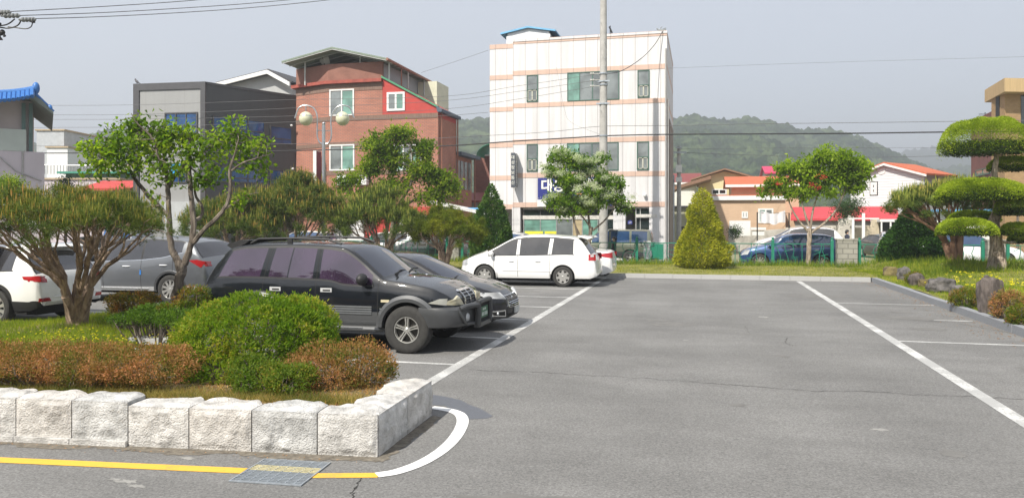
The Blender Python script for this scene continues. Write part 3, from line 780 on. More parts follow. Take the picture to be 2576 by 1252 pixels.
for i in range(len(path)):
    a, b = path[max(0, i-1)], path[min(len(path)-1, i+1)]; dx, dy = b[0]-a[0], b[1]-a[1]; l = math.hypot(dx, dy); nx, ny_ = -dy/l, dx/l
    if i < len(path)/2 and nx < 0 and ny_ < 0: nx, ny_ = -nx, -ny_
    k_ = min(1, .15+.85*min(1, (min(i, len(path)-1-i))/4))
    for o_, z in prof: P2.append((fx(path[i][0])-Lh-(-abs(nx))*o_*k_, path[i][1]+(abs(ny_)*(1 if path[i][1] >= 0 else -1))*o_*k_*.5, z))
m_ = len(prof); q.add(P2, [(i*m_+j, (i+1)*m_+j, (i+1)*m_+j+1, i*m_+j+1) for i in range(len(path)-1) for j in range(m_-1)])
bp_ = pt(q, 'front_bumper', bumper_m, r_, True)
q = MB()
for sd in (-1, 1): q.ell((fx(4.72)-Lh, sd*.62, .55), (.06, .13, .085), 14, 8)
pt(q, 'bumper_recess', black_m, bp_, True)
for sd in (-1, 1):
    q = MB(); q.lathe([(0,.05),(.05,.045),(.075,.02),(.08,-.04)], (fx(4.72)+.06-Lh, sd*.56, .56), 'X', 18); pt(q, 'fog_lamp', lens_clear, r_, True)
q = MB(); gx = fx(4.95)-Lh
for sd in (-1, 1):
    q.tube([(fx(4.74)-Lh, sd*.72, .70), (fx(4.82)-Lh, sd*.66, .735), (fx(4.90)-Lh, sd*.52, .74), (gx, sd*.36, .735)], .045, 8)
    q.tube([(fx(4.72)-Lh, sd*.76, .68), (fx(4.79)-Lh, sd*.75, .58), (fx(4.84)-Lh, sd*.66, .46), (fx(4.90)-Lh, sd*.45, .45)], .024, 8)
    q.tube([(gx, sd*.33, .40), (gx+.01, sd*.34, .6), (gx, sd*.33, .78)], .05, 8)
q.tube([(gx, -.36, .77), (gx+.01, 0, .785), (gx, .36, .77)], .04, 8); q.box(gx-.06, gx+.03, -.36, .36, .37, .44)
pt(q, 'guard_bar', bumper_m, r_, True)
q = MB(); q.box(gx-.02, gx-.008, -.30, .30, .44, .75); pt(q, 'guard_panel', black_m, r_)
q = MB(); q.box(gx+.0, gx+.012, -.20, .20, .50, .68); pl_ = pt(q, 'number_plate', plate_g, r_)
q = MB()
for i, (a, b) in enumerate(((-.15,-.11),(-.09,-.05),(-.02,.0),(.03,.07),(.09,.13),(.15,.17))): q.box(gx+.0125, gx+.0145, a, b, .53, .59)
for a, b in ((-.10,-.05),(-.02,.02),(.04,.08)): q.box(gx+.0125, gx+.0145, a, b, .62, .655)
pt(q, 'plate_characters', M('plate_ink_pale', (.55,.6,.56), .6), pl_)
for y0 in (-.52, .05):
    q = MB(); q.tube([(3.30-Lh+.10, y0, 1.235), (3.28-Lh+.06, y0+.28, 1.265), (3.25-Lh+.08, y0+.55, 1.25)], .013, 6); q.tube([(3.36-Lh, y0+.05, 1.215), (3.33-Lh, y0+.3, 1.255)], .018, 6)
    pt(q, 'wiper', dark_m, r_, True)
q = MB()
for sd in (-1, 1): q.ell((3.62-Lh, sd*.28, 1.165), (.03, .02, .012), 8, 6)
pt(q, 'washer_jet', chrome_m, r_, True)

# --- dark saloon beside it
SD = dict(L=4.60, W=1.79, wb=2.69, ro=1.02, R=.325, sill=.24, zb=[(0,.34),(.3,.24),(4.1,.22),(4.60,.24)], rim='five',
    zc=[(0,.80),(.03,1.0),(.12,1.06),(.55,1.09),(1.15,1.38),(1.7,1.465),(2.3,1.475),(2.65,1.43),(3.55,.99),(4.1,.90),(4.42,.79),(4.56,.66),(4.60,.55)],
    belt=[(0,.90),(.6,.98),(1.5,.95),(3.4,.87),(4.2,.78),(4.6,.56)], plan=[(0,.70),(.08,.80),(.4,.87),(1,.895),(3.7,.895),(4.2,.85),(4.42,.74),(4.55,.56),(4.60,.42)],
    lean=[(0,0),(4.6,4.6)], panes=[(.95,1.9),(1.95,3.30)], shuts=[1.0,1.92,3.05], ws=(2.72,3.48), rw=(.62,1.25), tumble=.72, chromebelt=False,
    paint=navypaint, glass=tint, wsglass=tint_ws, bow=.2, fb=.09)
sd_ = car('saloon_car', 'black saloon with chrome-ringed fog lamps parked between black off-road wagon and bay lines', 'car', SD, (-3.60-2.30, 14.45), 1, 'parked cars')
c = sd_; Lh = c.L/2
end_patch(c, 'headlight', [(.44,.60),(.80,.64),(.865,.75),(.50,.735)], lens_clear, 1, off=.010, n=16, m=5)
q = grid_patch(MB(), [(-.36,.44),(.36,.44),(.40,.585),(-.40,.585)], end_fn(c, 1), 14, 5, .010); g_ = pt(q, 'grille', black_m, c.root, True)
q = MB()
for z in (.445,.475,.505,.535,.565,.592): grid_patch(q, [(-.38,z-.005),(.38,z-.005),(.38,z+.005),(-.38,z+.005)], end_fn(c, 1), 14, 1, .022)
for s_ in (-1, 1): grid_patch(q, [(s_*.36,.44),(s_*.385,.44),(s_*.42,.59),(s_*.395,.59)], end_fn(c, 1), 1, 6, .026)
pt(q, 'grille_bar', chrome_m, g_, True)
q = grid_patch(MB(), [(-.42,.61),(.42,.61),(.38,.665),(-.38,.665)], end_fn(c, 1), 14, 3, .010); g2 = pt(q, 'upper_grille', black_m, c.root, True)
q = MB()
for z in (.612,.637,.662): grid_patch(q, [(-.41,z-.005),(.41,z-.005),(.40,z+.005),(-.40,z+.005)], end_fn(c, 1), 14, 1, .024)
q.ell((c.xend(0,.615,1)+.02-Lh, 0, .60), (.02,.075,.026), 10, 6)
pt(q, 'grille_trim', chrome_m, g2, True)
for s_ in (-1, 1):
    q = MB(); fq = [(s_*.46,.27),(s_*.76,.30),(s_*.80,.40),(s_*.47,.40)]; grid_patch(q, fq, end_fn(c, 1), 8, 4, .012); fr = pt(q, 'fog_surround', chrome_m, c.root, True)
    q = MB(); grid_patch(q, [(s_*.49,.29),(s_*.72,.315),(s_*.75,.375),(s_*.50,.375)], end_fn(c, 1), 8, 4, .018); pt(q, 'fog_recess', black_m, fr, True)
    q = MB(); x_ = c.xend(s_*.66,.35,1)-Lh+.02; q.ell((x_, s_*.66, .345), (.02,.04,.03), 10, 6); pt(q, 'fog_lamp', lens_clear, fr, True)
q = grid_patch(MB(), [(-.45,.235),(.45,.235),(.40,.32),(-.40,.32)], end_fn(c, 1), 10, 3, .008); pt(q, 'lower_intake', black_m, c.root, True)
plate(c, 1, .375, M('plate_pale', (.42,.43,.43), .5, .05, 5), .34, .13)
mirrors(c, 3.12, .98, navypaint); handles(c, (1.25, 2.2), .86, navypaint)
for y0 in (-.62, -.02):
    q = MB(); q.tube([(3.62-Lh, y0, 1.0), (3.60-Lh, y0+.3, 1.03), (3.52-Lh, y0+.58, 1.03)], .013, 6); pt(q, 'wiper', dark_m, c.root, True)
end_patch(c, 'rear_lamp', [(.4,.72),(.75,.72),(.78,.88),(.42,.88)], lens_red, -1)

# --- white compact people carrier facing away to the left
MP = dict(L=4.50, W=1.75, wb=2.56, ro=1.05, R=.325, sill=.26, rim='petal', rimf=.66, zb=[(0,.34),(.2,.27),(4.2,.25),(4.5,.28)],
    zc=[(0,.56),(.02,.78),(.10,.92),(.20,1.10),(.50,1.52),(.75,1.60),(1.5,1.655),(2.2,1.65),(2.7,1.58),(3.55,1.10),(4.0,.98),(4.3,.86),(4.45,.70),(4.5,.60)],
    belt=[(0,.95),(.8,1.02),(2.2,.97),(3.4,.95),(4.2,.83),(4.5,.62)], plan=[(0,.74),(.05,.80),(.3,.855),(.9,.875),(3.7,.875),(4.15,.83),(4.38,.72),(4.5,.52)],
    lean=[(0,0),(.35,.5),(.85,.80),(1.45,1.38),(1.55,1.47),(2.45,2.42),(2.55,2.5),(3.4,3.4),(4.5,4.5)],
    panes=[(.72,1.42),(1.54,2.46),(2.57,3.50)], shuts=[2.51,1.48,3.3], ws=(2.76,3.50), rw=(.13,.50), tumble=.78, bow=.2, pillar='body', wtrim=(.03,.075),
    paint=whitepaint, glass=tint_grey, wsglass=tint_ws, fb=.08)
mp = car('minivan', 'white people carrier with red rear lamps and roof spoiler, parked nose to the left', 'car', MP, (-3.18-2.25, 24.42), -1, 'parked cars')
c = mp; Lh = c.L/2
side_patch(c, 'rear_lamp', [(.02,.84),(.24,.84),(.24,1.03),(.03,1.03)], lens_red, n=6, m=3); side_patch(c, 'reversing_lamp', [(.08,.955),(.18,.955),(.18,1.02),(.08,1.02)], lens_clear, off=.011, n=3, m=3)
end_patch(c, 'rear_lamp', [(.60,.84),(.80,.84),(.80,1.0),(.60,1.0)], lens_red, -1)
plate(c, -1, .72, plate_w, .44, .15); side_patch(c, 'side_moulding', [(1.0+.42,.485),(3.0,.485),(3.0,.50),(1.42,.50)], whitepaint, off=.012)
q = MB(); q.prism([(.30,1.50),(.62,1.585),(.60,1.625),(.22,1.60),(.13,1.555)], lambda x, z: (x-Lh, -.60, z), lambda x, z: (x-Lh, .60, z)); pt(q, 'roof_spoiler', whitepaint, c.root)
mirrors(c, 3.36, 1.02, whitepaint); handles(c, (1.85, 2.72), .80, whitepaint)
side_patch(c, 'headlight', [(4.18,.66),(4.46,.62),(4.40,.78),(4.22,.84)], lens_clear)
for sd in (-1, 1):
    for xx in (1.05+.39, 3.61-.40-.02):
        q = MB(); q.box(xx-Lh, xx+.012-Lh, sd*.85-.11, sd*.85+.02, .17, .42) if sd > 0 else q.box(xx-Lh, xx+.012-Lh, -.87, -.74, .17, .42)
        pt(q, 'mud_flap', dark_m, c.root)
    q = MB(); q.tube([(.78-Lh, sd*.60, 1.635), (1.5-Lh, sd*.61, 1.685), (2.3-Lh, sd*.60, 1.67)], .014, 6)

# --- white saloon beyond it
WS = dict(SD); WS.update(paint=whitepaint, glass=tint_grey, rim='multi', zc=[(0,.62),(.02,.90),(.08,1.04),(.20,1.075),(.65,1.08),(1.25,1.38),(1.7,1.465),(2.3,1.475),(2.65,1.43),(3.55,.99),(4.1,.90),(4.42,.79),(4.56,.66),(4.60,.55)])
ws_ = car('saloon_car', 'white saloon with red rear lamps, mostly hidden behind the white people carrier', 'car', WS, (-2.95-2.30, 26.75), -1, 'parked cars')
c = ws_
side_patch(c, 'rear_lamp', [(.0,.80),(.34,.86),(.40,.95),(.0,1.0)], lens_red, n=6, m=3); end_patch(c, 'rear_lamp', [(.46,.82),(.76,.82),(.76,.98),(.46,.97)], lens_red, -1); plate(c, -1, .70, plate_w, .42, .13)

# --- grey crossover
CR = dict(L=4.70, W=1.88, wb=2.70, ro=1.06, R=.365, sill=.28, rim='multi', rimf=.66, zb=[(0,.42),(.2,.32),(4.3,.30),(4.7,.32)],
    zc=[(0,.62),(.015,.86),(.10,1.05),(.24,1.22),(.50,1.56),(.85,1.66),(1.6,1.70),(2.2,1.69),(2.7,1.62),(3.55,1.14),(4.2,1.02),(4.5,.88),(4.7,.66)],
    belt=[(0,1.06),(.5,1.30),(.80,1.27),(1.3,1.15),(2.0,1.08),(3.4,1.03),(4.2,.92),(4.7,.68)], plan=[(0,.76),(.06,.84),(.35,.91),(.9,.94),(3.9,.94),(4.3,.88),(4.55,.75),(4.7,.55)],
    lean=[(0,0),(4.7,4.7)], panes=[(.74,1.88),(1.94,3.42)], shuts=[1.91,.98,3.05], ws=(2.78,3.5), rw=(.22,.52), tumble=.76, chromebelt=True,
    cladt=.13, clad=silverpaint, paint=greypaint, glass=tint, wsglass=tint_ws)
cr = car('suv', 'dark silver-grey crossover with a blue sticker on its door seam, behind the forked persimmon tree', 'SUV', CR, (-11.90-2.35, 17.35), -1, 'parked cars')
c = cr; Lh = c.L/2
side_patch(c, 'rear_lamp', [(.10,1.06),(.20,.92),(.52,1.10),(.30,1.12)], lens_red, n=6, m=3); end_patch(c, 'rear_lamp', [(.5,.95),(.86,.95),(.86,1.08),(.5,1.06)], lens_red, -1)
mirrors(c, 3.3, 1.12, dark_m); handles(c, (1.25, 2.35), lambda x: .97 if x < 2 else .93, handle_m, .22)
side_patch(c, 'lower_chrome_strip', [(1.7,.355),(3.2,.355),(3.2,.38),(1.7,.38)], chrome_m, off=.015)
side_patch(c, 'door_sticker', [(1.90,.72),(1.93,.72),(1.93,.84),(1.90,.84)], M('sticker_blue', (.03,.22,.65), .4), off=.012, n=2, m=3)
plate(c, -1, .80, plate_w, .44, .13)
for w in (CR['ro'], CR['ro']+CR['wb']):
    for sd in (-1, 1):
        q = MB(); vs = []; n = 24; Ra = .365+.05
        for k in range(n+1):
            a = R(-4)+R(188)*k/n
            for rr, oy in ((Ra-.01, -.03), (Ra, .008), (Ra+.055, .008), (Ra+.06, -.02)):
                x = min(4.6, max(.02, w+math.cos(a)*rr)); z = .365+math.sin(a)*rr; vs.append((x-Lh, sd*(c.yf(x, max(z, .4))+oy), z))
        q.add(vs, [(k*4+j, (k+1)*4+j, (k+1)*4+j+1, k*4+j+1) for k in range(n) for j in range(3)]); pt(q, 'arch_trim', bumper_m, c.root, True)

# --- white crossover at the left edge, rear quarter towards the camera
WC = dict(CR); WC.update(L=4.60, paint=whitepaint, cladt=.22, clad=dark_m, chromebelt=False, panes=[(.60,1.6),(1.66,3.3)], shuts=[1.63,3.0], pillar='trim', ro=.98, wb=2.66,
    zc=[(0,.62),(.02,.88),(.10,1.05),(.20,1.16),(.46,1.50),(.80,1.62),(1.6,1.67),(2.2,1.66),(2.7,1.58),(3.5,1.12),(4.2,1.0),(4.45,.86),(4.60,.66)],
    belt=[(0,1.02),(.5,1.10),(1.3,1.06),(3.4,1.0),(4.2,.9),(4.6,.68)], plan=[(0,.76),(.06,.84),(.35,.91),(.9,.93),(3.9,.93),(4.3,.87),(4.5,.74),(4.6,.55)], rw=(.13,.46), rimf=.7)
wc = car('suv', 'white crossover with black lower cladding parked at the left behind the multi-stem pine', 'SUV', WC, (-12.56-2.30, 12.98), -1, 'parked cars')
c = wc
end_patch(c, 'rear_lamp', [(.48,.86),(.87,.90),(.87,1.0),(.60,1.0)], lens_red, -1, off=.012); side_patch(c, 'rear_lamp', [(.02,.90),(.30,.94),(.34,1.0),(.03,1.01)], lens_red, n=6, m=3)
end_patch(c, 'fog_lamp', [(.56,.50),(.80,.50),(.80,.57),(.60,.57)], lens_red, -1, off=.010)
end_patch(c, 'rear_bumper_trim', [(-.7,.43),(.7,.43),(.66,.49),(-.66,.49)], silverpaint, -1, mirror=False); plate(c, -1, .78, plate_w, .44, .13)
q = MB(); q.prism([(.42,1.50),(.66,1.59),(.64,1.63),(.38,1.60),(.30,1.56)], lambda x, z: (x-2.30, -.60, z), lambda x, z: (x-2.30, .60, z)); pt(q, 'roof_spoiler', whitepaint, c.root)

# --- street side: blue estate, white car beyond, green jeep, far cars
BS = dict(CR); BS.update(L=4.60, paint=bluepaint, cladt=-1, chromebelt=False, pillar='trim', belt=[(0,1.0),(1.0,1.08),(3.4,1.0),(4.2,.9),(4.7,.68)], panes=[(.6,1.6),(1.66,3.42)], glass=tint_blue)
def far(x, Y, px=True): return FY(x, 600, Y)[0]
bs = car('estate_car', 'dark blue sport utility car parked behind the green fence and the slim-trunked leafy tree', 'car', BS, (far(1990, 38), 38.1), -1, 'parked cars', ZS)
side_patch(bs, 'headlight', [(4.30,.70),(4.62,.66),(4.40,.90),(4.2,.92)], lens_clear); mirrors(bs, 3.3, 1.12, bluepaint); handles(bs, (1.25, 2.35), .95, chrome_m)
WE = dict(BS); WE.update(paint=whitepaint, glass=tint_grey)
we = car('estate_car', 'white car with roof rails half hidden beyond the dark blue sport utility car', 'car', WE, (far(2010, 43.5), 43.8), -1, 'parked cars', ZS+.25)
GJ = dict(WG); GJ.update(paint=paint('paint_olive', (.13,.15,.11), .35, .35, dust=.2), glass=tint_blue, cladt=-1, zc=[(0,.70),(.01,1.0),(.04,1.5),(.12,1.80),(.5,1.84),(1.7,1.85),(2.5,1.84),(2.75,1.78),(3.25,1.20),(3.6,1.17),(4.2,1.12),(4.45,1.04),(4.494,.8)], rw=(.02,.10),
    belt=[(0,1.12),(3.2,1.12),(4.3,1.0),(4.494,.8)], lean=[(0,0),(.3,.3),(4.494,4.494)], panes=[(.25,1.05),(1.15,2.1),(2.2,3.1)], shuts=[1.1,2.15,3.24], ws=(2.8,3.2), wi=.0, pillar='body')
gj = car('off_road_car', 'olive boxy off-road car with a cream spare-style rear wheel hub, standing before the shop door', 'off-road car', GJ, (far(1640, 39.2)-GJ['L']/2, 40.2), -1, 'parked cars', ZS)
side_patch(gj, 'rear_lamp', [(.02,.78),(.12,.78),(.12,.98),(.02,.98)], lens_red, n=3, m=3); side_patch(gj, 'side_cladding', [(.3,.45),(3.2,.45),(3.2,.68),(.3,.68)], bumper_m, n=20)
gj.root['label'] = 'olive boxy off-road car with blue windows standing before the tiled building entrance'
def plain_car(spec, name, label, x, Y, pnt, face, z=ZS, cat='car', rz=None):
    s_ = dict(spec); s_['paint'] = pnt; k = car(name, label, cat, s_, (x, Y), face, 'parked cars', z)
    if rz is not None: k.root.rotation_euler.z = rz
    return k
darkgreen = paint('paint_dark_green', (.015,.03,.028), .3, .3, dust=.1)
plain_car(BS, 'estate_car', 'silver wagon with roof rails whose roof shows above the white people carrier', far(1300, 39.5), 39.7, silverpaint, 1)
plain_car(WS, 'saloon_car', 'dark green car seen between the pine trunks left of the block pillar', far(1060, 38), 38.6, darkgreen, -1)
plain_car(CR, 'suv', 'white van-like car behind the pine trunks left of the fence post', far(960, 38.4), 38.9, whitepaint, -1)
plain_car(BS, 'estate_car', 'white wagon seen through the trunks left of the dark green car', far(760, 41), 41.2, whitepaint, -1)
plain_car(WS, 'saloon_car', 'white saloon roof showing between the multi-stem pine and the grey crossover', far(245, 27.5), 27.5, silverpaint, -1, 0)
rc = plain_car(WS, 'saloon_car', 'black car with red lamps seen through the fence right of the stone pillar', FY(2232,600,50)[0], 50.5, darkgreen, 1, rz=R(-75)); side_patch(rc, 'rear_lamp', [(.0,.80),(.34,.86),(.40,.95),(.0,1.0)], lens_red); end_patch(rc, 'rear_lamp', [(.46,.82),(.76,.82),(.76,.98),(.46,.97)], lens_red, -1)
rc = plain_car(BS, 'estate_car', 'pale wagon with red lamps showing beside the dark conical evergreen', FY(2262,600,46)[0], 47.0, silverpaint, 1, rz=R(80)); side_patch(rc, 'rear_lamp', [(.02,.90),(.30,.94),(.34,1.1),(.03,1.1)], lens_red)
plain_car(BS, 'estate_car', 'white wagon seen between the red-barked pine stems and the topiary trunk', FY(2440,600,41)[0], 41.6, whitepaint, 1)
# ------------------------------------------------------------- buildings
white_fr = M('window_frame_white', (.72, .72, .71), .45, .04, 5); green_fr = M('window_frame_green', (.06, .13, .10), .5, .1, 5)
alu = M('aluminium', (.45, .45, .44), .4, .08, 8, metal=.5); glz = glassm('window_glass', (.10, .13, .13), .06, 1.0); glz_curt = glassm('glass_curtain_green', (.16, .32, .26), .12, .9)
glz_grey = glassm('glass_grey', (.17, .19, .19), .10, 1.0); glz_blue = glassm('glass_blue', (.018,.075,.21), .05, .5); glz_dark = glassm('glass_dark', (.012, .022, .022), .05, 1.0)
conc = M('concrete', (.34, .33, .30), .9, .2, 1.5, bump=.3, bscale=30)
def wall_T(A, B, z=0):
    """frame with x along A->B, y pointing out of the wall, origin at A"""
    A, B = Vector((A[0], A[1], z)), Vector((B[0], B[1], z)); u = (B-A).normalized(); n = Vector((u.y, -u.x, 0))
    return Matrix(((u.x, n.x, 0, A.x), (u.y, n.y, 0, A.y), (0, 0, 1, z), (0, 0, 0, 1)))
def along(A, B, p): 
    u = (Vector(B[:2])-Vector(A[:2])).normalized(); return (Vector(p[:2])-Vector(A[:2])).dot(u)
def px_rect(A, B, x0, y0, x1, y1):
    """rectangle on wall A-B whose corners are seen along the sightlines x0,y0 / x1,y1"""
    p = PL(x0, y0, A, B); q = PL(x1, y1, A, B); s0, s1 = sorted((along(A, B, p), along(A, B, q)))
    p2 = PL(x0, y1, A, B); q2 = PL(x1, y0, A, B)
    return s0, s1, (p2.z+q.z)/2, (p.z+q2.z)/2
def window(parent, T, s0, s1, z0, z1, fr, panes, split=None, fw=.05, hsplit=None, depth=.05, name='window', label=None, sash=None):
    """frame (mesh) with each pane a sub-part; panes = list of glass materials left to right"""
    q = MB(); zz = lambda z: z
    for a0, a1, b0, b1 in ((s0, s1, z0, z0+fw), (s0, s1, z1-fw, z1), (s0, s0+fw, z0+fw, z1-fw), (s1-fw, s1, z0+fw, z1-fw)):
        q.box(a0, a1, -.02, depth, b0, b1, T)
    n = len(panes); xs = split or [s0+fw+(s1-s0-2*fw)*i/n for i in range(n+1)]
    for x in xs[1:-1]: q.box(x-fw*.45, x+fw*.45, -.02, depth*.9, z0+fw, z1-fw, T)
    if hsplit: q.box(s0+fw, s1-fw, -.02, depth*.85, hsplit-fw*.4, hsplit+fw*.4, T)
    w = pt(q, name, fr, parent, label=label)
    for i in range(n):
        g_ = MB(); g_.box(xs[i]+.001, xs[i+1]-.001, -.015, depth*.35, z0+fw*.98, z1-fw*.98, T); pt(g_, 'pane', panes[i], w)
    return w
def extr(mb, pts, z0, z1):
    return mb.prism([(p[0], p[1]) for p in pts], lambda x, y: (x, y, z0), lambda x, y: (x, y, z1))

# --- white panelled building with pink bands
def panelm(name, col, pw, off, linec=(.45,.43,.42), lw=.03, streak=.10):
    m, t, b = newmat(name); g = nd(t, 'ShaderNodeNewGeometry'); sp = nd(t, 'ShaderNodeSeparateXYZ'); t.links.new(g.outputs['Position'], sp.inputs[0])
    a = nd(t, 'ShaderNodeMath', operation='ADD'); t.links.new(sp.outputs[0], a.inputs[0]); t.links.new(sp.outputs[1], a.inputs[1])
    a2 = nd(t, 'ShaderNodeMath', operation='ADD'); t.links.new(a.outputs[0], a2.inputs[0]); a2.inputs[1].default_value = off+100*pw
    md = nd(t, 'ShaderNodeMath', operation='PINGPONG'); t.links.new(a2.outputs[0], md.inputs[0]); md.inputs[1].default_value = pw/2
    lt_ = nd(t, 'ShaderNodeMath', operation='LESS_THAN'); t.links.new(md.outputs[0], lt_.inputs[0]); lt_.inputs[1].default_value = lw/2
    mp = nd(t, 'ShaderNodeMapping'); mp.inputs['Scale'].default_value = (1.6, 1.6, .12); t.links.new(g.outputs['Position'], mp.inputs[0])
    n = nd(t, 'ShaderNodeTexNoise'); n.inputs['Scale'].default_value = 1.5; n.inputs['Detail'].default_value = 8; n.inputs['Roughness'].default_value = .7; t.links.new(mp.outputs[0], n.inputs['Vector'])
    r = ramp(t, [(.3, tuple(c*(1-streak*1.6) for c in col)), (.62, col)]); t.links.new(n.outputs['Fac'], r.inputs[0])
    mx = nd(t, 'ShaderNodeMix', data_type='RGBA'); t.links.new(lt_.outputs[0], mx.inputs['Factor']); t.links.new(r.outputs[0], mx.inputs[6]); mx.inputs[7].default_value = (*linec, 1)
    t.links.new(mx.outputs[2], b.inputs['Base Color']); b.inputs['Roughness'].default_value = .6
    return m
wpan = panelm('white_panel', (.68, .67, .675), .72, 0, (.42,.40,.40), .042, .14); wpin = panelm('pink_panel', (.60, .43, .35), .72, 0, (.40,.29,.25), .045)
WA, WB = (-10.92, 44.0), (-1.89, 44.0); WS0 = (-12.45, 44.55)
Tf = wall_T(WA, WB); Hw = 12.85
wb_ = empty('commercial_building', (-6.5, 47, ZS), 0, 'four-storey white panelled building with pink bands, blue shop sign and a power pole before it', 'building')
def C_(q, name, m, par=wb_, **k):
    o = pt(q, name, m, par, **k)
    # parts are built in world coordinates; move them into their thing's space
    return o
class Thing:
    """an Empty at a base point whose parts are modelled in world coordinates"""
    def __init__(s, name, base, label, cat, group=None):
        s.e = empty(name, base, 0, label, cat, group); s.off = Vector(base)
    def part(s, q, name, m, parent=None, smooth=False, label=None, kind=None):
        o = pt(q, name, m, parent or s.e, smooth, label, kind)
        if parent is None: o.location = -s.off
        return o
    def win(s, T, *a, **k):
        w = window(s.e, T, *a, **k); w.location = -s.off; return w
bpy.data.objects.remove(wb_)
B = Thing('commercial_building', (-6.5, 44.0, ZS), 'four-storey white panelled building with pink bands behind the tall power pole', 'building')
yb = lambda y, x=1500: FY(x, y, 44.0).z
bands = [(148-0, 168)]
# z levels from the facade: (pink bands)
lev = [(yb(100, 1500), yb(84, 1500))]
zt = Hw
pk = [(12.05+.40, 12.72), (9.93, 10.42), (7.22, 7.68), (4.62+.0, 5.05)]
def zof(v, u): 
    """crop row v (third study crop) at column u on the facade"""
    return FY((1800+u/1.669)/1.59, (50+v/1.669)/1.59, 44.0).z
pk = [(zof(203,600), zof(172,600)), (zof(415,600), zof(383,600)), (zof(632,600), zof(602,600)), (zof(878,600), zof(845,600)), (zof(1102,600), zof(1070,600))]
lowpk = (FY(1470, (650+495/2.783)/1.59, 44).z, FY(1470, (650+440/2.783)/1.59, 44).z)
q = MB(); D = 9.5
zbands = sorted(pk+[lowpk]); 
edges = [ZS]; kinds = []
zg = lowpk[0]       # underside: ground floor opening below
cur = zg
q = MB(); qp = MB()
def slab(mb, z0, z1, out=0.0):
    mb.box(WA[0], WB[0], 44-out, 44+D, z0, z1)
for a, b in zbands:
    if a > cur+.01: slab(q, cur, a)
    slab(qp, a, b, .02); cur = b
slab(q, cur, Hw-.12)
q.box(WA[0]-.02, WB[0]+.02, 43.95, 44+D, Hw-.12, Hw)      # parapet coping
# set-back left strip
cur = zg
for a, b in zbands:
    if a > cur+.01: q.box(-12.5, WA[0]-.003, 44.55, 44+D-.2, cur, a-.10)
    qp.box(-12.51, WA[0]-.004, 44.53, 44+D-.2, a-.10, b-.10); cur = b-.10+.10
    cur = b-.10
q.box(-12.5, WA[0]-.003, 44.55, 44+D-.2, cur, Hw-.35)
# ground floor piers
q.box(WB[0]-1.0, WB[0], 44, 44.5, ZS, zg); q.box(WB[0]-3.05, WB[0]-2.35, 44.0, 44.5, ZS, zg); q.box(WA[0]-.05, WA[0]+.45, 44.0, 44.6, ZS, zg); q.box(-12.5, WA[0]-.06, 46, 46.3, ZS, zg)
q.box(-12.5, WB[0], 46.5, 44+D, ZS, zg-.003)
B.part(q, 'wall', wpan); B.part(qp, 'pink_band', wpin)
# shopfront
SF = lambda x0, y0, x1, y1: px_rect(WA, WB, x0, y0, x1, y1)
def cr5(u0, v0, u1, v1): return ((2050+u0/2.783)/1.59, (650+v0/2.783)/1.59, (2050+u1/2.783)/1.59, (650+v1/2.783)/1.59)
Tg = wall_T((WA[0], 44.28), (WB[0], 44.28))
s0, s1, z0, z1 = SF(*cr5(105, 505, 1262, 1100)); zt_ = z1-.0; zgr = ZS+.05
q = MB(); q.box(s0, s1, -.05, .02, zg-.12, zg-.004, Tg); q.box(s0, s1, -.1, .06, zof(1190,0)*0+FY(1400, (650+612/2.783)/1.59, 44).z-.1, FY(1400, (650+600/2.783)/1.59, 44).z+.06, Tg)
B.part(q, 'shop_beam', M('beam_white', (.6,.58,.54), .6, .2, 5))
ztr = FY(1400, (650+606/2.783)/1.59, 44).z
ws_x = [SF(*cr5(u, 505, u+5, 900))[0] for u in (110, 300, 480, 660, 770, 945, 1045, 1262)]
mats_low = [glz_curt, glz_curt, glz_grey, M('interior_beige', (.42,.34,.20), .7), glz_curt, glz_dark, glz_dark]
B.win(Tg, ws_x[0], ws_x[-1], ztr+.04, zg-.13, M('dark_bronze', (.05,.045,.04), .5), [glz_dark]*7, split=ws_x, name='transom_window')
B.win(Tg, ws_x[0], ws_x[-1], ZS+.85, ztr-.1, alu, mats_low, split=ws_x, name='shop_window')
q = MB(); q.box(ws_x[0], ws_x[-1], -.03, .05, ZS, ZS+.84, Tg); B.part(q, 'stall_riser', conc)
q = MB(); a = SF(*cr5(350, 765, 480, 815)); q.box(a[0], a[1], .055, .065, a[2], a[3], Tg); q.box(ws_x[0]+.1, a[0]-.1, .055, .065, a[2]+.08, a[3], Tg) ; B.part(q, 'window_sticker', M('sticker_yellow', (.75,.72,.05), .5), label='yellow sticker band low on the shop window')
# entrance
a = SF(*cr5(1365, 500, 1612, 1080)); Td = wall_T((WA[0], 44.2), (WB[0], 44.2))
B.win(Td, a[0], a[1], ZS+.1, a[3], alu, [glz_dark, glz_dark], split=[a[0]+.05, a[0]+.28, a[1]-.05], name='entrance_door', fw=.06)
b_ = SF(*cr5(1372, 575, 1608, 612)); q = MB(); q.box(b_[0], b_[1], .0, .22, b_[2], b_[3], Td); B.part(q, 'awning_box', M('beam_white', (.6,.58,.54)))
b_ = SF(*cr5(1283, 645, 1333, 685)); q = MB(); q.prism([(b_[0],b_[2]),(b_[1],b_[2]),(b_[1],b_[3]-.03),((b_[0]+b_[1])/2,b_[3]+.02),(b_[0],b_[3]-.03)], lambda x, z: Tf @ Vector((x, .012, z)), lambda x, z: Tf @ Vector((x, .035, z)))
hn = B.part(q, 'house_number_plate', M('plate_blue', (.03,.04,.22), .5))
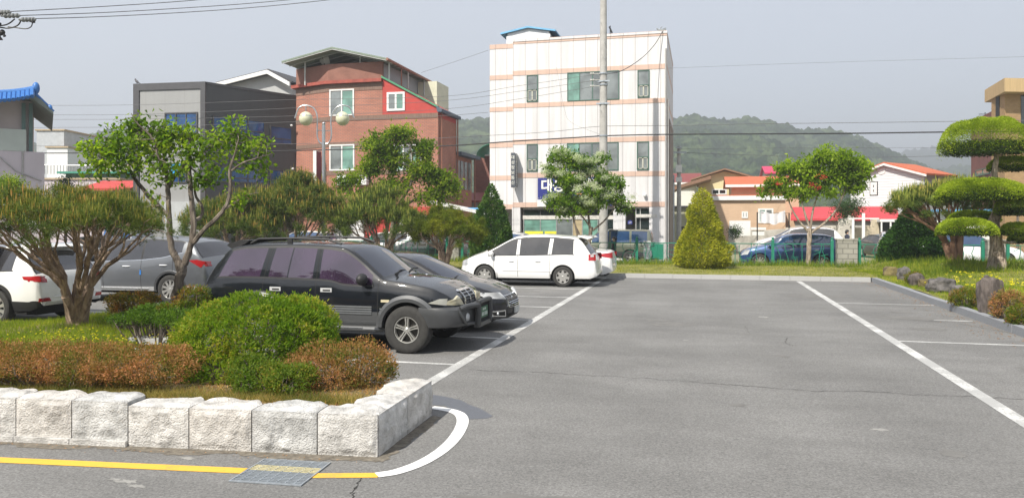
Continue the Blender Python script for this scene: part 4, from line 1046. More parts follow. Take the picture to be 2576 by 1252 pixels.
def text(body, parent, loc, rot, size, mat, name='lettering', depth=.012, sx=1.0, bold=.0, off=None, align='CENTER'):
    cu = bpy.data.curves.new(name, 'FONT'); cu.body = body; cu.size = size; cu.extrude = depth; cu.align_x = align; cu.align_y = 'CENTER'; cu.offset = bold
    o = bpy.data.objects.new(name, cu); C.objects.link(o)
    dg = bpy.context.evaluated_depsgraph_get(); me = bpy.data.meshes.new_from_object(o.evaluated_get(dg)); bpy.data.objects.remove(o)
    me.materials.clear(); me.materials.append(mat); o = bpy.data.objects.new(name, me); C.objects.link(o)
    o.matrix_local = Matrix.Translation(loc) @ rot.to_4x4() @ Matrix.Diagonal((sx, 1, 1, 1)); o.parent = parent
    return o
RY = Matrix(((1,0,0),(0,0,-1),(0,1,0)))          # lettering that faces the camera side (-Y)
text_w = M('letter_white', (.8,.8,.72), .5, .04, 4); text_o = M('letter_orange', (.75,.35,.10), .5, .04, 4)
text('17', hn, Tf @ Vector(((b_[0]+b_[1])/2, .036, (b_[2]+b_[3])/2-.03)), RY, .17, text_w)
# windows of the upper floors
def cr3(u0, v0, u1, v1): return ((1800+u0/1.669)/1.59, (50+v0/1.669)/1.59, (1800+u1/1.669)/1.59, (50+v1/1.669)/1.59)
for rect_, pn, kind in ((cr3(512,418,588,598), 2, 's'), (cr3(1252,386,1332,570), 2, 's'), (cr3(512,878,586,1062), 2, 's'), (cr3(1247,862,1328,1052), 2, 's')):
    a = SF(*rect_); h = a[2]+(a[3]-a[2])*.46
    w = B.win(Tf, a[0], a[1], a[2], a[3], green_fr, [glz_curt if rect_[1] > 380 else glz_grey], hsplit=h)
    q = MB(); 
    for x0, x1 in ((a[0]+.07, (a[0]+a[1])/2), ((a[0]+a[1])/2, a[1]-.07)):
        q.box(x0, x0+.04, .03, .055, a[2]+.07, h-.04, Tf); q.box(x1-.04, x1, .03, .055, a[2]+.07, h-.04, Tf); q.box(x0, x1, .03, .055, h-.08, h-.04, Tf); q.box(x0, x1, .03, .055, a[2]+.07, a[2]+.11, Tf)
    pt(q, 'inner_sash', M('sash_beige', (.45,.45,.38), .5), w)
for rect_ in (cr3(783,395,1130,588), cr3(781,868,1125,1055)):
    a = SF(*rect_); w_ = a[1]-a[0]
    B.win(Tf, a[0], a[1], a[2], a[3], green_fr, [glz_curt, glz_grey, glz_grey, glz_grey if rect_[1] < 380 else glz_curt], split=[a[0]+.05, a[0]+w_*.24, a[0]+w_*.49, a[0]+w_*.73, a[1]-.05])
# cameras and drain pipe
q = MB(); a = SF(*cr5(1462, 335, 1490, 392)); q.ell(Tf @ Vector(((a[0]+a[1])/2, .12, (a[2]+a[3])/2)), (.10, .12, .14), 10, 8); B.part(q, 'wall_lamp', white_fr, smooth=True)
q = MB(); q.tube([(-1.95, 43.93, ZS), (-1.95, 43.93, Hw-1.0)], .05, 8); q.tube([(-1.83, 44.1, ZS), (-1.83, 44.1, 9.0)], .05, 8); B.part(q, 'drain_pipe', M('pipe_grey', (.36,.35,.34), .6))
q = MB(); q.box(-1.88, -1.75, 44.3, 50, ZS, 7.9); B.part(q, 'side_wall_cladding', M('side_brown', (.22,.18,.15), .8, .2, 2))
for u in (1215, 1260):
    pass
# rooftop hut
hl, hr = FY(1274,90,46.0), FY(1384,82,46.0)
q = MB(); q.box(hl.x, hr.x, 46, 50, Hw-.3, 13.6); rh = B.part(q, 'roof_hut', M('hut_white', (.75,.76,.78), .6, .05, 3))
q = MB(); xm = (hl.x+hr.x)/2; bl = M('hut_roof_blue', (.16,.42,.66), .5, .1, 4)
for sgn in (-1, 1):
    q.prism([(0,14.12),(1.75,13.80),(1.75,13.70),(0,14.02)], lambda x, z: (xm+sgn*x, 45.85, z), lambda x, z: (xm+sgn*x, 50.4, z))
pt(q, 'hut_roof', [bl], rh)
q = MB(); q.prism([(-1.33,13.58),(1.33,13.58),(1.33,13.76),(0,14.01),(-1.33,13.76)], lambda x, z: (xm+x, 46.02, z), lambda x, z: (xm+x, 46.1, z)); pt(q, 'hut_gable', MC['hut_white'], rh)
# antenna and wire bracket on the roof corner
q = MB(); p = FY(1535, 70, 46); q.tube([(p.x, 46, Hw-.1), (p.x, 46, Hw+1.0)], .03, 6); q.tube([(p.x-.05, 46, Hw+.95), (p.x+.12, 46, Hw+.55)], .05, 6); B.part(q, 'roof_antenna', dark_m)
q = MB(); p = FY(1665, 72, 44)
for i in range(9): q.tube([(p.x+random.uniform(-.3,.3), 44.1, Hw-.05), (p.x+random.uniform(-.35,.35), 44+random.uniform(-.1,.3), Hw+random.uniform(.15,.42))], .02, 5)
q.box(p.x-.2, p.x+.2, 44.0, 44.2, Hw, Hw+.12); B.part(q, 'wire_bracket', M('bracket', (.25,.27,.28), .6))
# shop sign
a = SF((2030+500/4.04)/1.59, (590+490/4.04)/1.59, (2030+1695/4.04)/1.59, (590+945/4.04)/1.59)
sg = Thing('shop_sign', tuple(Tf @ Vector(((a[0]+a[1])/2, .02, a[2]))), 'deep blue shop sign with cream lettering above the shop windows', 'sign')
q = MB(); q.box(a[0], a[1], .025, .20, a[2], a[3], Tf); sb = sg.part(q, 'sign_board', M('sign_blue', (.022,.030,.20), .45, .06, 2))
q = MB(); q.box(a[0]-.03, a[0]+.55, .02, .215, a[2]-.03, a[2]+.38, Tf); pt(q, 'corner_panel', white_fr, sb)
zc1 = a[2]+(a[3]-a[2])*.70; w_ = a[1]-a[0]
text('\ub300', sb, Tf @ Vector((a[0]+w_*.125, .205, zc1)), RY, .80, text_w, depth=.02, bold=.022)
for t_, fx in (('\uc131', .28), ('\uc815', .44), ('\ubcf4', .59), ('\ud1b5', .74), ('\uc2e0', .89)):
    text(t_, sb, Tf @ Vector((a[0]+w_*fx, .205, zc1)), RY, .80, text_w, depth=.02, bold=.022)
text('\ud1b5\uc2e0 \uacf5\uc0ac', sb, Tf @ Vector((a[0]+w_*.48, .205, a[2]+(a[3]-a[2])*.30)), RY, .46, text_o, depth=.02, bold=.012, sx=1.2)
# projecting vertical sign
Xs = FY(1298, 430, 44).x; zt1, zb1 = FY(1298, (590+92/4.04)/1.59, 43.6).z, FY(1298, (590+650/4.04)/1.59, 43.6).z
vs_ = Thing('projecting_sign', (Xs, 43.9, zb1), 'tall narrow vertical sign with dark lettered edge projecting from the white facade', 'sign')
q = MB(); q.box(Xs-.12, Xs+.10, 43.30, 43.92, zb1, zt1); sb = vs_.part(q, 'sign_box', white_fr)
q = MB(); q.box(Xs+.102, Xs+.125, 43.32, 43.90, zb1+.05, zt1-.05); fc = pt(q, 'sign_face', M('sign_slate', (.07,.08,.10), .5), sb)
q = MB(); q.box(Xs+.02-.15, Xs+.10+.03, 43.275, 43.298, zb1, zt1); pt(q, 'sign_front', M('sign_slate', (.07,.08,.10)), sb)
RX = Matrix(((0,0,1),(1,0,0),(0,1,0)))
for i, ch in enumerate('\ub300\uc131\uc815\ubcf4\ud1b5\uc2e0'):
    text(ch, sb, Vector((Xs+.13, 43.61, zt1-.28-(zt1-zb1-.55)*i/5)), RX, .40, text_w, depth=.006)
    text(ch, sb, Vector((Xs-.01, 43.272, zt1-.28-(zt1-zb1-.55)*i/5)), RY, .24, text_w, depth=.006)

# --- red brick building
br1 = brickm('brick_red', (.47,.19,.125), (.41,.16,.105), (.20,.14,.12), .24, .085, .014, .14)
brd = M('brick_soldier', (.20,.13,.10), .9, .35, 6, stretch=(8,8,.3)); red_r = M('painted_red', (.42,.045,.035), .6, .12, 2)
terr = M('parapet_brown', (.25,.12,.09), .9, .2, 1.5, bump=.2)
A0 = FY(745, 200, 45.0); A0 = (A0.x, 45.0); A1 = (FY(825, 200, 44).x, 44.0); A2 = (FY(962, 160, 44).x, 44.0); A3 = (FY(1102, 290, 44).x, 44.0)
BR = Thing('brick_building', (-20, 44.0, ZS), 'three-storey red brick building with a sheltered roof terrace behind the round-globed lamp post', 'building')
zP0, zP1 = FY(900, 207, 44).z, FY(900, 158, 44).z
zs0, zs1 = FY(962, 195, 44).z, FY(1100, 270, 44).z
q = MB()
extr(q, [A0, A1, A2, (A2[0], 54), (A0[0], 54)], ZS, zP0)
q.prism([(A2[0]+.002, ZS), (A3[0], ZS), (A3[0], zs1-.6), (A2[0]+.002, zs1-.6)], lambda x, z: (x, 44, z), lambda x, z: (x, 47.6, z))
q.box(A2[0]+.01, A3[0]-.15, 47.61, 51.5, ZS, 6.4)
wl = BR.part(q, 'wall', br1)
zb_ = zs1-.6
q = MB(); q.prism([(A2[0]+.003, zb_+.001), (A3[0]-.003, zb_+.001), (A3[0]-.003, zs1), (A2[0]+.003, zs0)], lambda x, z: (x, 44.01, z), lambda x, z: (x, 47.59, z)); BR.part(q, 'painted_gable', red_r, label='red painted wall under the sloping parapet')
q = MB(); q.prism([(A2[0]-.05, zs0+.10), (A3[0]+.03, zs1+.06), (A3[0]+.03, zs1-.05), (A2[0]-.05, zs0-.02)], lambda x, z: (x, 43.9, z), lambda x, z: (x, 44.15, z)); BR.part(q, 'slope_coping', M('coping_green', (.06,.26,.14), .6, .15, 3))
# soldier-course bands
def bandrow(q, z0, z1, a=A1, b=A3):
    for P, Q in ((A0, A1), (A1, (b[0], 44.0))):
        T = wall_T(P, Q); L_ = (Vector(Q)-Vector(P)).length; q.box(0, L_, -.01, .025, z0, z1, T)
q = MB()
for yt, ybm, xe in ((209, 228, A2), (290, 303, A3), (357, 368, A3), (428, 440, A3)):
    bandrow(q, FY(900, ybm, 44).z, FY(900, yt+1, 44).z, b=xe)
BR.part(q, 'soldier_band', brd)
# parapet with red ledge
q = MB(); extr(q, [A0, A1, A2, (A2[0], 44.3), (A1[0], 44.3), (A0[0]+.3, 45.2), (A0[0]+.3, 54), (A0[0], 54)], zP0+.14, zP1); BR.part(q, 'parapet', terr)
q = MB(); k_ = .25; extr(q, [(A0[0]-k_, 45.0-k_), (A1[0]-.05, 44-k_), (A2[0]+.02, 44-k_), (A2[0]+.02, 44.3), (A0[0]-k_, 46)], zP0-.06, zP0+.14); BR.part(q, 'ledge', M('ledge_red', (.30,.07,.05), .8, .3, 3))
# roof terrace canopy
rg = FY(835, 118, 43.2); el = FY(708, 154, 43.2); er = FY(972, 146, 43.2)
q = MB(); yk = 53.5; cg = M('canopy_green', (.20,.25,.19), .6, .15, 3)
for P, Q in ((el, rg), (rg, er)):
    q.prism([(P.x, P.z), (Q.x, Q.z), (Q.x, Q.z-.10), (P.x, P.z-.10)], lambda x, z: (x, 43.2, z), lambda x, z: (x, yk, z))
BR.part(q, 'canopy_roof', cg)
q = MB()
for i in range(12):
    y = 43.25+i*.9
    for P, Q in ((el, rg), (rg, er)): q.tube([(P.x, y, P.z-.14), (Q.x, y, Q.z-.14)], .035, 4)
for x, y in ((el.x+1.1, 44.2), (-20.9, 44.2), (er.x-.25, 44.2), (er.x-.1, 47), (er.x-.1, 50), (-22.3, 50), (-24.6, 48)):
    z_ = ip([(el.x, el.z), (rg.x, rg.z), (er.x, er.z)], x)-.12; q.tube([(x, y, zP0), (x, y, z_)], .05, 6)
BR.part(q, 'canopy_frame', M('steel_pale', (.5,.52,.5), .6))
q = MB(); q.tube([(er.x+.03, 43.2, er.z-.06), (er.x+.03, 53.5, er.z-.1)], .09, 6); q.tube([(er.x, 45.6, er.z-.1), (er.x, 45.6, zs0-.6)], .05, 6); BR.part(q, 'gutter', M('gutter_copper', (.28,.12,.08), .6, .2, 3))
q = MB(); q.box(A2[0]-.03, A2[0]+.02, 44.2, 53, zs0-1.3, zP1-.1); BR.part(q, 'terrace_screen', M('corrugated_grey', (.30,.31,.33), .6, .2, 14, stretch=(1,1,6)))
q = MB(); p = FX(1108, 235, A2[0]+1.2); q.box(A2[0]+.05, A2[0]+1.45, 50.0, 52.5, zs1-.2, FX(1050, 205, A2[0]+.1).z+.0); BR.part(q, 'roof_tank_room', M('cream', (.60,.60,.46), .7, .08, 2))
# side eaves
q = MB(); q.prism([(A3[0]-.1, zs1+.08), (A3[0]+.28, zs1-.12), (A3[0]+.28, zs1-.3), (A3[0]+.0, zs1-.3)], lambda x, z: (x, 43.85, z), lambda x, z: (x, 47.7, z)); BR.part(q, 'side_eave', M('slate_blue', (.07,.10,.14), .6))
q = MB(); q.box(A3[0]-.6, A3[0]+.35, 47.62, 52, 6.4, 6.62); BR.part(q, 'annex_eave', MC['slate_blue'])
q = MB()
for y in (44.3, 47.5, 51.4): q.tube([(A3[0]+.12, y, ZS), (A3[0]+.12, y, zs1-.25 if y < 48 else 6.4)], .05, 6)
BR.part(q, 'downpipe', M('gutter_copper', (.28,.12,.08)))
Ts = wall_T((A3[0], 44), (A3[0], 51.5))
q = MB()
for i in range(4): q.box(4.0+i*.85, 4.6+i*.85, -.14, -.10, 4.2, 6.1, Ts)
BR.part(q, 'annex_glazing', glz_grey)
# windows
def cr2(u0, v0, u1, v1): return ((1000+u0/1.391)/1.59, (100+v0/1.391)/1.59, (1000+u1/1.391)/1.59, (100+v1/1.391)/1.59)
Tb = wall_T(A1, A3); SB = lambda *r: px_rect(A1, A3, *r)
for rc_, pn in ((cr2(443,358,580,505), [glz_grey, glz_curt]), (cr2(443,665,582,810), [glz_grey, glz_curt]), (cr2(800,665,955,810), [glz_curt, glz_grey, glz_curt])):
    a = SB(*rc_); B_ = BR.win(Tb, a[0], a[1], a[2], a[3], white_fr, pn, fw=.09)
a = SB(*cr2(762,374,862,478)); BR.win(Tb, a[0], a[1], a[2], a[3], white_fr, [glz_grey, glz_curt], fw=.13)
for u in (500, 600):
    a = SB(*cr2(u, 838, u+62, 890)); q = MB(); q.box(a[0], a[1], .05, .40, a[2], a[3], Tb); q.m = 1; q.lathe([(0,.41),((a[3]-a[2])*.38,.41),((a[3]-a[2])*.42,.39)], ((a[0]+a[1])/2, 0, (a[2]+a[3])/2), 'Y', 16) if False else None
    BR.part(q, 'air_conditioner', [white_fr, dark_m])
# awnings and street level
a = SB(*cr2(900, 985, 1040, 1150)); q = MB(); q.box(a[0]-4, a[1]+.5, .0, .08, ZS, a[3]-.3, Tb); BR.part(q, 'shop_front_red', red_r)
q = MB(); p0, p1 = FY(1085, 512, 43.0), FY(1200, 540, 43.0)
q.prism([(p0.x, p0.z), (p1.x+1.0, p1.z-.1), (p1.x+1.0, p1.z+.08), (p0.x, p0.z+.18)], lambda x, z: (x, 42.6, z), lambda x, z: (x, 44.0, z)); BR.part(q, 'shop_canopy', white_fr)
q = MB(); q.box(A3[0]+.3, A3[0]+3.0, 43.1, 46, 2.75, 2.85); BR.part(q, 'blue_canopy', M('roof_blue', (.10,.28,.50), .5, .15, 4))
a = SB(*cr2(500, 1080, 640, 1150)); 
for u0, u1, mt in ((480, 640, white_fr), (830, 990, M('beam_white', (.6,.58,.54))), (1040, 1075, M('mesh_grey', (.3,.3,.29), .7))):
    a = SB(*cr2(u0, 1060, u1, 1200)); q = MB(); q.box(a[0], a[1], .09, .16, a[2]-.6, a[3], Tb); BR.part(q, 'shop_panel', mt)
# vertical banner sign
p = FY(797, 400, 43.6); z0_, z1_ = FY(797, 480, 43.6).z, FY(797, 380, 43.6).z
vs_ = Thing('banner_sign', (p.x, 43.8, z0_), 'tall white-edged vertical sign on the brick facade beside the lamp post', 'sign')
q = MB(); q.box(p.x-.10, p.x+.12, 43.3, 43.95, z0_-.5, z1_); s_ = vs_.part(q, 'sign_box', white_fr)
q = MB(); q.box(p.x+.122, p.x+.14, 43.33, 43.92, z0_-.3, z1_-.04); pt(q, 'sign_face', M('sign_plum', (.16,.04,.06), .6, .3, 4), s_)
# satellite dish on the terrace
p = FY(814, 152, 44.6); ds = Thing('satellite_dish', (p.x, 44.6, zP0), 'round grey satellite dish on the brick building terrace', 'dish')
q = MB(); R0 = .36; vs = []; n = 20; tilt = Matrix.Rotation(R(-20), 3, 'Z') @ Matrix.Rotation(R(-62), 3, 'X')
q.lathe([(0,0),(R0*.4,.012),(R0*.75,.045),(R0,.085),(R0,.06),(R0*.4,-.02),(0,-.03)], (0,0,0), 'Z', 24); q.v = [tuple((tilt @ Vector(v))*1.25+Vector((p.x, 44.6, p.z))) for v in q.v]
ds.part(q, 'dish', M('dish_grey', (.5,.5,.47), .6), smooth=True)
q = MB(); q.tube([(p.x, 44.75, zP0), (p.x, 44.7, p.z)], .035, 6); q.tube([(p.x, 44.6, p.z), (p.x, 44.2, p.z+.25)], .015, 5); ds.part(q, 'mount', dark_m)

# --- dark grey clad building on the left
D0 = W(340, 212, 45.8); D1 = W(518, 206, 45.0); D2 = W(752, 240, 45*348/(554-241.5)); zt = D1.z
D0, D1, D2 = D0.xy, D1.xy, D2.xy; D3 = D2+(D0-D1)
GB = Thing('grey_clad_building', (D1.x, D1.y, ZS), 'grey panelled building with light front, charcoal side wall and blue windows', 'building')
lg = panelm('panel_lightgrey', (.30,.305,.305), 1.35, .2, (.22,.22,.22), .02, .05); dg_ = panelm('panel_charcoal', (.068,.072,.076), 1.1, .3, (.06,.06,.07), .02, .08)
q = MB(); extr(q, [D0, D1, D2, D3], ZS, zt-.05); GB.part(q, 'wall', dg_)
Tl = wall_T(D0, D1); Td = wall_T(D1, D2); Ll, Ld = (D1-D0).length, (D2-D1).length
q = MB(); q.box(.35, Ll-.30, -.01, .05, 1.0, zt-.42, Tl); GB.part(q, 'light_cladding', lg)
q = MB(); fr_ = M('frame_charcoal', (.07,.07,.075), .5, .1, 4)
q.box(-.05, .33, -.01, .12, ZS, zt, Tl); q.box(Ll-.29, Ll+.02, -.01, .12, ZS, zt, Tl); q.box(.331, Ll-.291, -.01, .12, zt-.41, zt, Tl); q.box(.021, Ld, -.01, .04, zt-.14, zt+.002, Td)
GB.part(q, 'cladding_frame', fr_)
def cr4(u0, v0, u1, v1): return ((500+u0/2.087)/1.59, (200+v0/2.087)/1.59, (500+u1/2.087)/1.59, (200+v1/2.087)/1.59)
for r_, n in ((cr4(340,523,612,700), 3), (cr4(390,950,520,1110), 2)):
    a = px_rect(D0, D1, *r_); GB.win(Tl @ Matrix.Translation((0,.052,0)), a[0], a[1], a[2], a[3], fr_, [glz_blue]*n, fw=.07, hsplit=a[2]+(a[3]-a[2])*.35, depth=.08)
def d_rect(u0, v0t, v0b, u1, v1t, v1b):
    p = PL((500+u0/2.087)/1.59, (200+v0t/2.087)/1.59, D1, D2); p2 = PL((500+u0/2.087)/1.59, (200+v0b/2.087)/1.59, D1, D2)
    r2 = PL((500+u1/2.087)/1.59, (200+v1t/2.087)/1.59, D1, D2); return along(D1, D2, p), along(D1, D2, r2), p2.z, (p.z+r2.z)/2
for r_, n in (((730,528,690,1165,612,760), 3), ((1208,620,780,1392,655,815), 1), ((730,975,1100,1165,985,1100), 3), ((1208,990,1120,1392,1010,1120), 1)):
    a = d_rect(*r_); GB.win(Td, a[0], a[1], a[2], a[3], fr_, [glz_blue]*n, fw=.07, hsplit=a[2]+(a[3]-a[2])*.3, depth=.07)
q = MB(); a = px_rect(D0, D1, *cr4(398,955,482,1040)); q.box(a[0], a[1], .145, .16, a[2], a[3], Tl); GB.part(q, 'window_banner', M('banner_blue', (.03,.30,.62), .5, .3, 7), label='bright blue banner inside the window')
a = px_rect(D0, D1, *cr4(225,1230,520,1400)); q = MB(); q.box(a[0]+1.0, a[1]+.5, .06, .30, 1.2, 3.2, Tl); GB.part(q, 'roller_door', M('roller_white', (.45,.47,.48), .5, .1, 4))
q = MB()
for u, v in ((1385,628),(1396,988)):
    a = d_rect(u-4, v-4, v+4, u+4, v-4, v+4); q.ell(Td @ Vector((a[0], .12, a[2])), (.09,.09,.07), 8, 6)
GB.part(q, 'security_camera', white_fr)
# gabled white-trimmed house behind it
gy = W(700, 200, 58); Ag, Bg = W(570, 230, 60).xy, W(742, 240, 58).xy
GH = Thing('gabled_building', (Ag.x, Ag.y, ZS), 'pale grey gabled building with white barge boards rising behind the charcoal wall', 'building')
pk_ = PL(685, 180, Ag, Bg); lf = PL(555, 213, Ag, Bg); rt = PL(733, 208, Ag, Bg)
Tq = wall_T(Ag, Bg); sl_, sp_, sr_ = [along(Ag, Bg, p_) for p_ in (lf, pk_, rt)]
f = lambda off: (lambda x, z: tuple(Tq @ Vector((x, off, z))))
q = MB(); q.prism([(sl_, ZS), (sr_+.1, ZS), (sr_+.1, rt.z-.25), (sp_, pk_.z-.2), (sl_, lf.z-.2)], f(0), f(-8)); GH.part(q, 'wall', M('wall_palegrey', (.40,.41,.41), .8, .06, 2))
q = MB(); t2 = .16
q.prism([(sl_, lf.z), (sp_, pk_.z), (sp_, pk_.z-.3), (sl_, lf.z-.3)], f(.7), f(.55)); q.prism([(sp_, pk_.z), (sr_+.3, rt.z-.1), (sr_+.3, rt.z-.4), (sp_, pk_.z-.3)], f(.7), f(.55)); GH.part(q, 'barge_board', white_fr)
q = MB(); q.prism([(sl_, lf.z+.1), (sp_, pk_.z+.1), (sr_+.4, rt.z+.0), (sr_+.4, rt.z-.12), (sp_, pk_.z-.02), (sl_, lf.z-.02)], f(.54), f(-8.3)); GH.part(q, 'roof', M('slate', (.05,.05,.055), .7))
# bird on the parapet
bd = Thing('bird', (D0.x+.1, D0.y, zt), 'small dark bird perched on the corner of the grey panelled roof', 'bird')
q = MB(); o_ = Vector((D0.x+.12, D0.y, zt)); n_ = len(q.v); q.ell((0,0,0), (.17,.07,.075), 10, 8); q.v = [tuple(Matrix.Rotation(R(38), 3, 'Y') @ Vector(v)+o_+Vector((0,0,.16))) for v in q.v]
q.ell(o_+Vector((-.10,0,.29)), (.05,.045,.05), 8, 6); q.tube([o_+Vector((-.14,0,.29)), o_+Vector((-.19,0,.28))], [.014,.003], 5); q.tube([o_+Vector((.10,0,.10)), o_+Vector((.27,0,-.0))], [.04,.02], 6)
q.tube([o_+Vector((0,.02,.0)), o_+Vector((0,.02,.1))], .01, 5); q.tube([o_+Vector((0,-.02,.0)), o_+Vector((0,-.02,.1))], .01, 5)
bd.part(q, 'body', M('feather', (.10,.10,.11), .8), smooth=True)

# --- simple gabled / flat houses from a wall line
def house(name, label, A, Bp, depth, zw, wallm, roofm=None, ridge=None, over=.4, kind='gable', rthick=.14, eave=None, trim=None, cat='house', z0=ZS):
    """A->Bp front wall line; kind gable: gable faces front; hip: ridge parallel to the front; flat"""
    A, Bp = Vector(A[:2]), Vector(Bp[:2]); T = wall_T(A, Bp); L_ = (Bp-A).length
    h = Thing(name, (A.x, A.y, z0), label, cat); h.T, h.L, h.A, h.B = T, L_, A, Bp
    f = lambda off: (lambda x, z: tuple(T @ Vector((x, off, z))))
    q = MB()
    if kind == 'gable':
        q.prism([(0, z0), (L_, z0), (L_, zw), (L_/2, ridge-.1), (0, zw)], f(0), f(-depth)); h.part(q, 'wall', wallm)
        q = MB(); k_ = (ridge-zw)/(L_/2)
        q.prism([(-over, zw-over*k_), (L_/2, ridge), (L_+over, zw-over*k_), (L_+over, zw-over*k_+rthick), (L_/2, ridge+rthick), (-over, zw-over*k_+rthick)], f(over), f(-depth-over)); h.part(q, 'roof', roofm)
        if trim:
            q = MB(); q.prism([(-over, zw-over*k_-.14), (L_/2, ridge-.14), (L_+over, zw-over*k_-.14), (L_+over, zw-over*k_+.03), (L_/2, ridge+.03), (-over, zw-over*k_+.03)], f(over+.05), f(over+.002)); h.part(q, 'barge_board', trim)
    elif kind == 'shed':
        q.prism([(0, z0), (L_, z0), (L_, zw), (0, zw)], f(0), f(-depth)); h.part(q, 'wall', wallm)
        # roof slopes down to the front, ridge at the back of half depth
        q = MB(); prof = [(over, zw-.05), (-depth/2, ridge), (-depth-over, zw-.05), (-depth-over, zw+.10), (-depth/2, ridge+.14), (over, zw+.10)]
        g0 = lambda o, z: tuple(T @ Vector((-over, o, z))); g1 = lambda o, z: tuple(T @ Vector((L_+over, o, z)))
        q.prism(prof, g0, g1); h.part(q, 'roof', roofm)
        q = MB(); q.prism([(0, zw), (-depth/2, ridge-.02), (-depth, zw)], lambda o, z: tuple(T @ Vector((0, o, z))), lambda o, z: tuple(T @ Vector((L_, o, z)))); h.part(q, 'gable', wallm)
        if trim:
            q = MB(); q.box(-over, L_+over, over+.002, over+.05, zw-.16, zw+.06, T); h.part(q, 'fascia', trim)
    else:
        q.prism([(0, z0), (L_, z0), (L_, zw), (0, zw)], f(0), f(-depth)); h.part(q, 'wall', wallm)
        if roofm:
            q = MB(); q.box(-over, L_+over, -depth-over, over, zw+.002, zw+rthick, T); h.part(q, 'roof', roofm)
    return h
peach = brickm('brick_peach', (.60,.42,.28), (.55,.38,.25), (.48,.36,.26), .24, .08, .01, .08)
otile = M('tile_orange', (.48,.12,.05), .7, .2, 14, bump=.4, bscale=12, stretch=(1,.3,3)); creamw = M('wall_cream', (.66,.58,.34), .8, .08, 1)
brroof = M('roof_brown', (.22,.13,.08), .7, .15, 2); mroof = M('roof_maroon', (.20,.05,.045), .7, .2, 9)
Y1 = 60
h = house('brick_house', 'peach brick house with orange roof edge and a white-framed window beyond the yellow conical bush', FY(1780,600,Y1), FY(1976,600,Y1), 7, FY(1880,494,Y1).z, peach, otile, kind='flat', over=.15, rthick=.12)
a = px_rect(h.A, h.B, *[v for v in ((2660+932/2.504)/1.59, (580+635/2.504)/1.59, (2660+1085/2.504)/1.59, (580+782/2.504)/1.59)]); h.win(h.T, a[0], a[1], a[2], a[3], white_fr, [glz_curt, glz_grey], fw=.12)
a = px_rect(h.A, h.B, (2660+768/2.504)/1.59, (580+665/2.504)/1.59, (2660+830/2.504)/1.59, (580+732/2.504)/1.59); h.win(h.T, a[0], a[1], a[2], a[3], white_fr, [glz, glz, glz], fw=.10)
q = MB(); zz_ = FY(1880,494,Y1).z; q.box(-.1, h.L+.1, .152, .22, zz_-.28, zz_+.05, h.T); h.part(q, 'fascia', white_fr)
h2 = house('brick_house', 'upper peach brick storey with orange tiled roof set back above the flat-roofed brick house', FY(1840,500,66), FY(2010,500,66), 6, FY(1900,458+8,66).z, peach, otile, ridge=FY(1900,452,66).z+.3, kind='shed', over=.5, trim=white_fr)
h3 = house('house', 'cream gabled house with broad brown roof below the hill', FY(1757,470,74), FY(1890,470,74), 9, FY(1880,447,74).z, creamw, brroof, ridge=FY(1822,428,74).z, over=.7)
a = px_rect(h3.A, h3.B, 1790, 475, 1828, 490); h3.win(h3.T, a[0], a[1], a[2], a[3], white_fr, [glz_dark, glz_dark], fw=.12)
q = MB(); p0, p1 = FY(1700, 476, 72), FY(1760, 452, 72); q.prism([(p0.x-.5, p0.z-.3), (p1.x+1, p1.z-.1), (p1.x+1, p1.z+.2), (p0.x-.5, p0.z)], lambda x, z: (x, 69, z), lambda x, z: (x, 74, z)); h3.part(q, 'lean_to_roof', brroof)
h4 = house('house', 'small house with maroon roof and white eaves right of the white panelled building', FY(1660,480,82), FY(1752,480,82), 8, FY(1700,461,82).z, M('wall_white', (.66,.66,.63), .8, .1, 1), mroof, ridge=FY(1700,434,82).z, kind='shed', over=.5, trim=white_fr)
h4b = house('shed', 'dark open carport between the slim power pole and the peach house', FY(1690,560,62), FY(1775,560,62), 5, FY(1730,522,62).z, M('shed_pale', (.40,.40,.28), .8, .2, 1), M('roof_black', (.03,.03,.035), .7), kind='flat', over=.3)
q = MB(); q.box(.5, h4b.L-.5, .002, .03, ZS, 1.6, h4b.T); h4b.part(q, 'opening', dark_m)
pinkr = M('roof_magenta', (.55,.03,.10), .5, .12, 3, stretch=(6,1,1)); redr = M('roof_red', (.50,.045,.055), .55, .15, 4, stretch=(5,1,1))
h5 = house('house', 'distant house with arched magenta roof behind the leafy tree', FY(1930,440,92), FY(2010,440,92), 8, FY(1960,436,92).z, conc, pinkr, ridge=FY(1960,415,92).z, kind='shed', over=.3)
siding = panelm('siding', (.70,.72,.73), 9, 0); siding = brickm('siding_white', (.72,.74,.75), (.70,.72,.73), (.42,.43,.44), 30, .22, .018, .04)
h6 = house('house', 'white clapboard house with orange tile verge and small white window', W(2140,500,65), W(2325,500,60), 4.5, W(2310,438,60.5).z, siding, otile, ridge=PL(2232,412,W(2140,500,65),W(2325,500,60)).z, over=.35, trim=white_fr)
a = px_rect(h6.A, h6.B, (3050+950/2.197)/1.59, (550+393/2.197)/1.59, (3050+1008/2.197)/1.59, (550+503/2.197)/1.59); q = MB(); q.box(a[0]-.06, a[1]+.06, .0, .03, a[2]-.06, a[3]+.06, h6.T); h6.part(q, 'window_surround', dark_m); h6.win(h6.T, a[0], a[1], a[2], a[3], white_fr, [glz_dark], fw=.24, hsplit=(a[2]+a[3])/2, depth=.07)
q = MB(); p_ = px_rect(h6.A, h6.B, 2213, 424, 2222, 433); q.lathe([(0,.06),(.35,.05),(.4,.0)], (0,0,0), 'Y', 16); q.v = [tuple(h6.T @ Vector((v[0]+(p_[0]+p_[1])/2, v[1], v[2]+(p_[2]+p_[3])/2))) for v in q.v]; h6.part(q, 'gable_vent', white_fr)
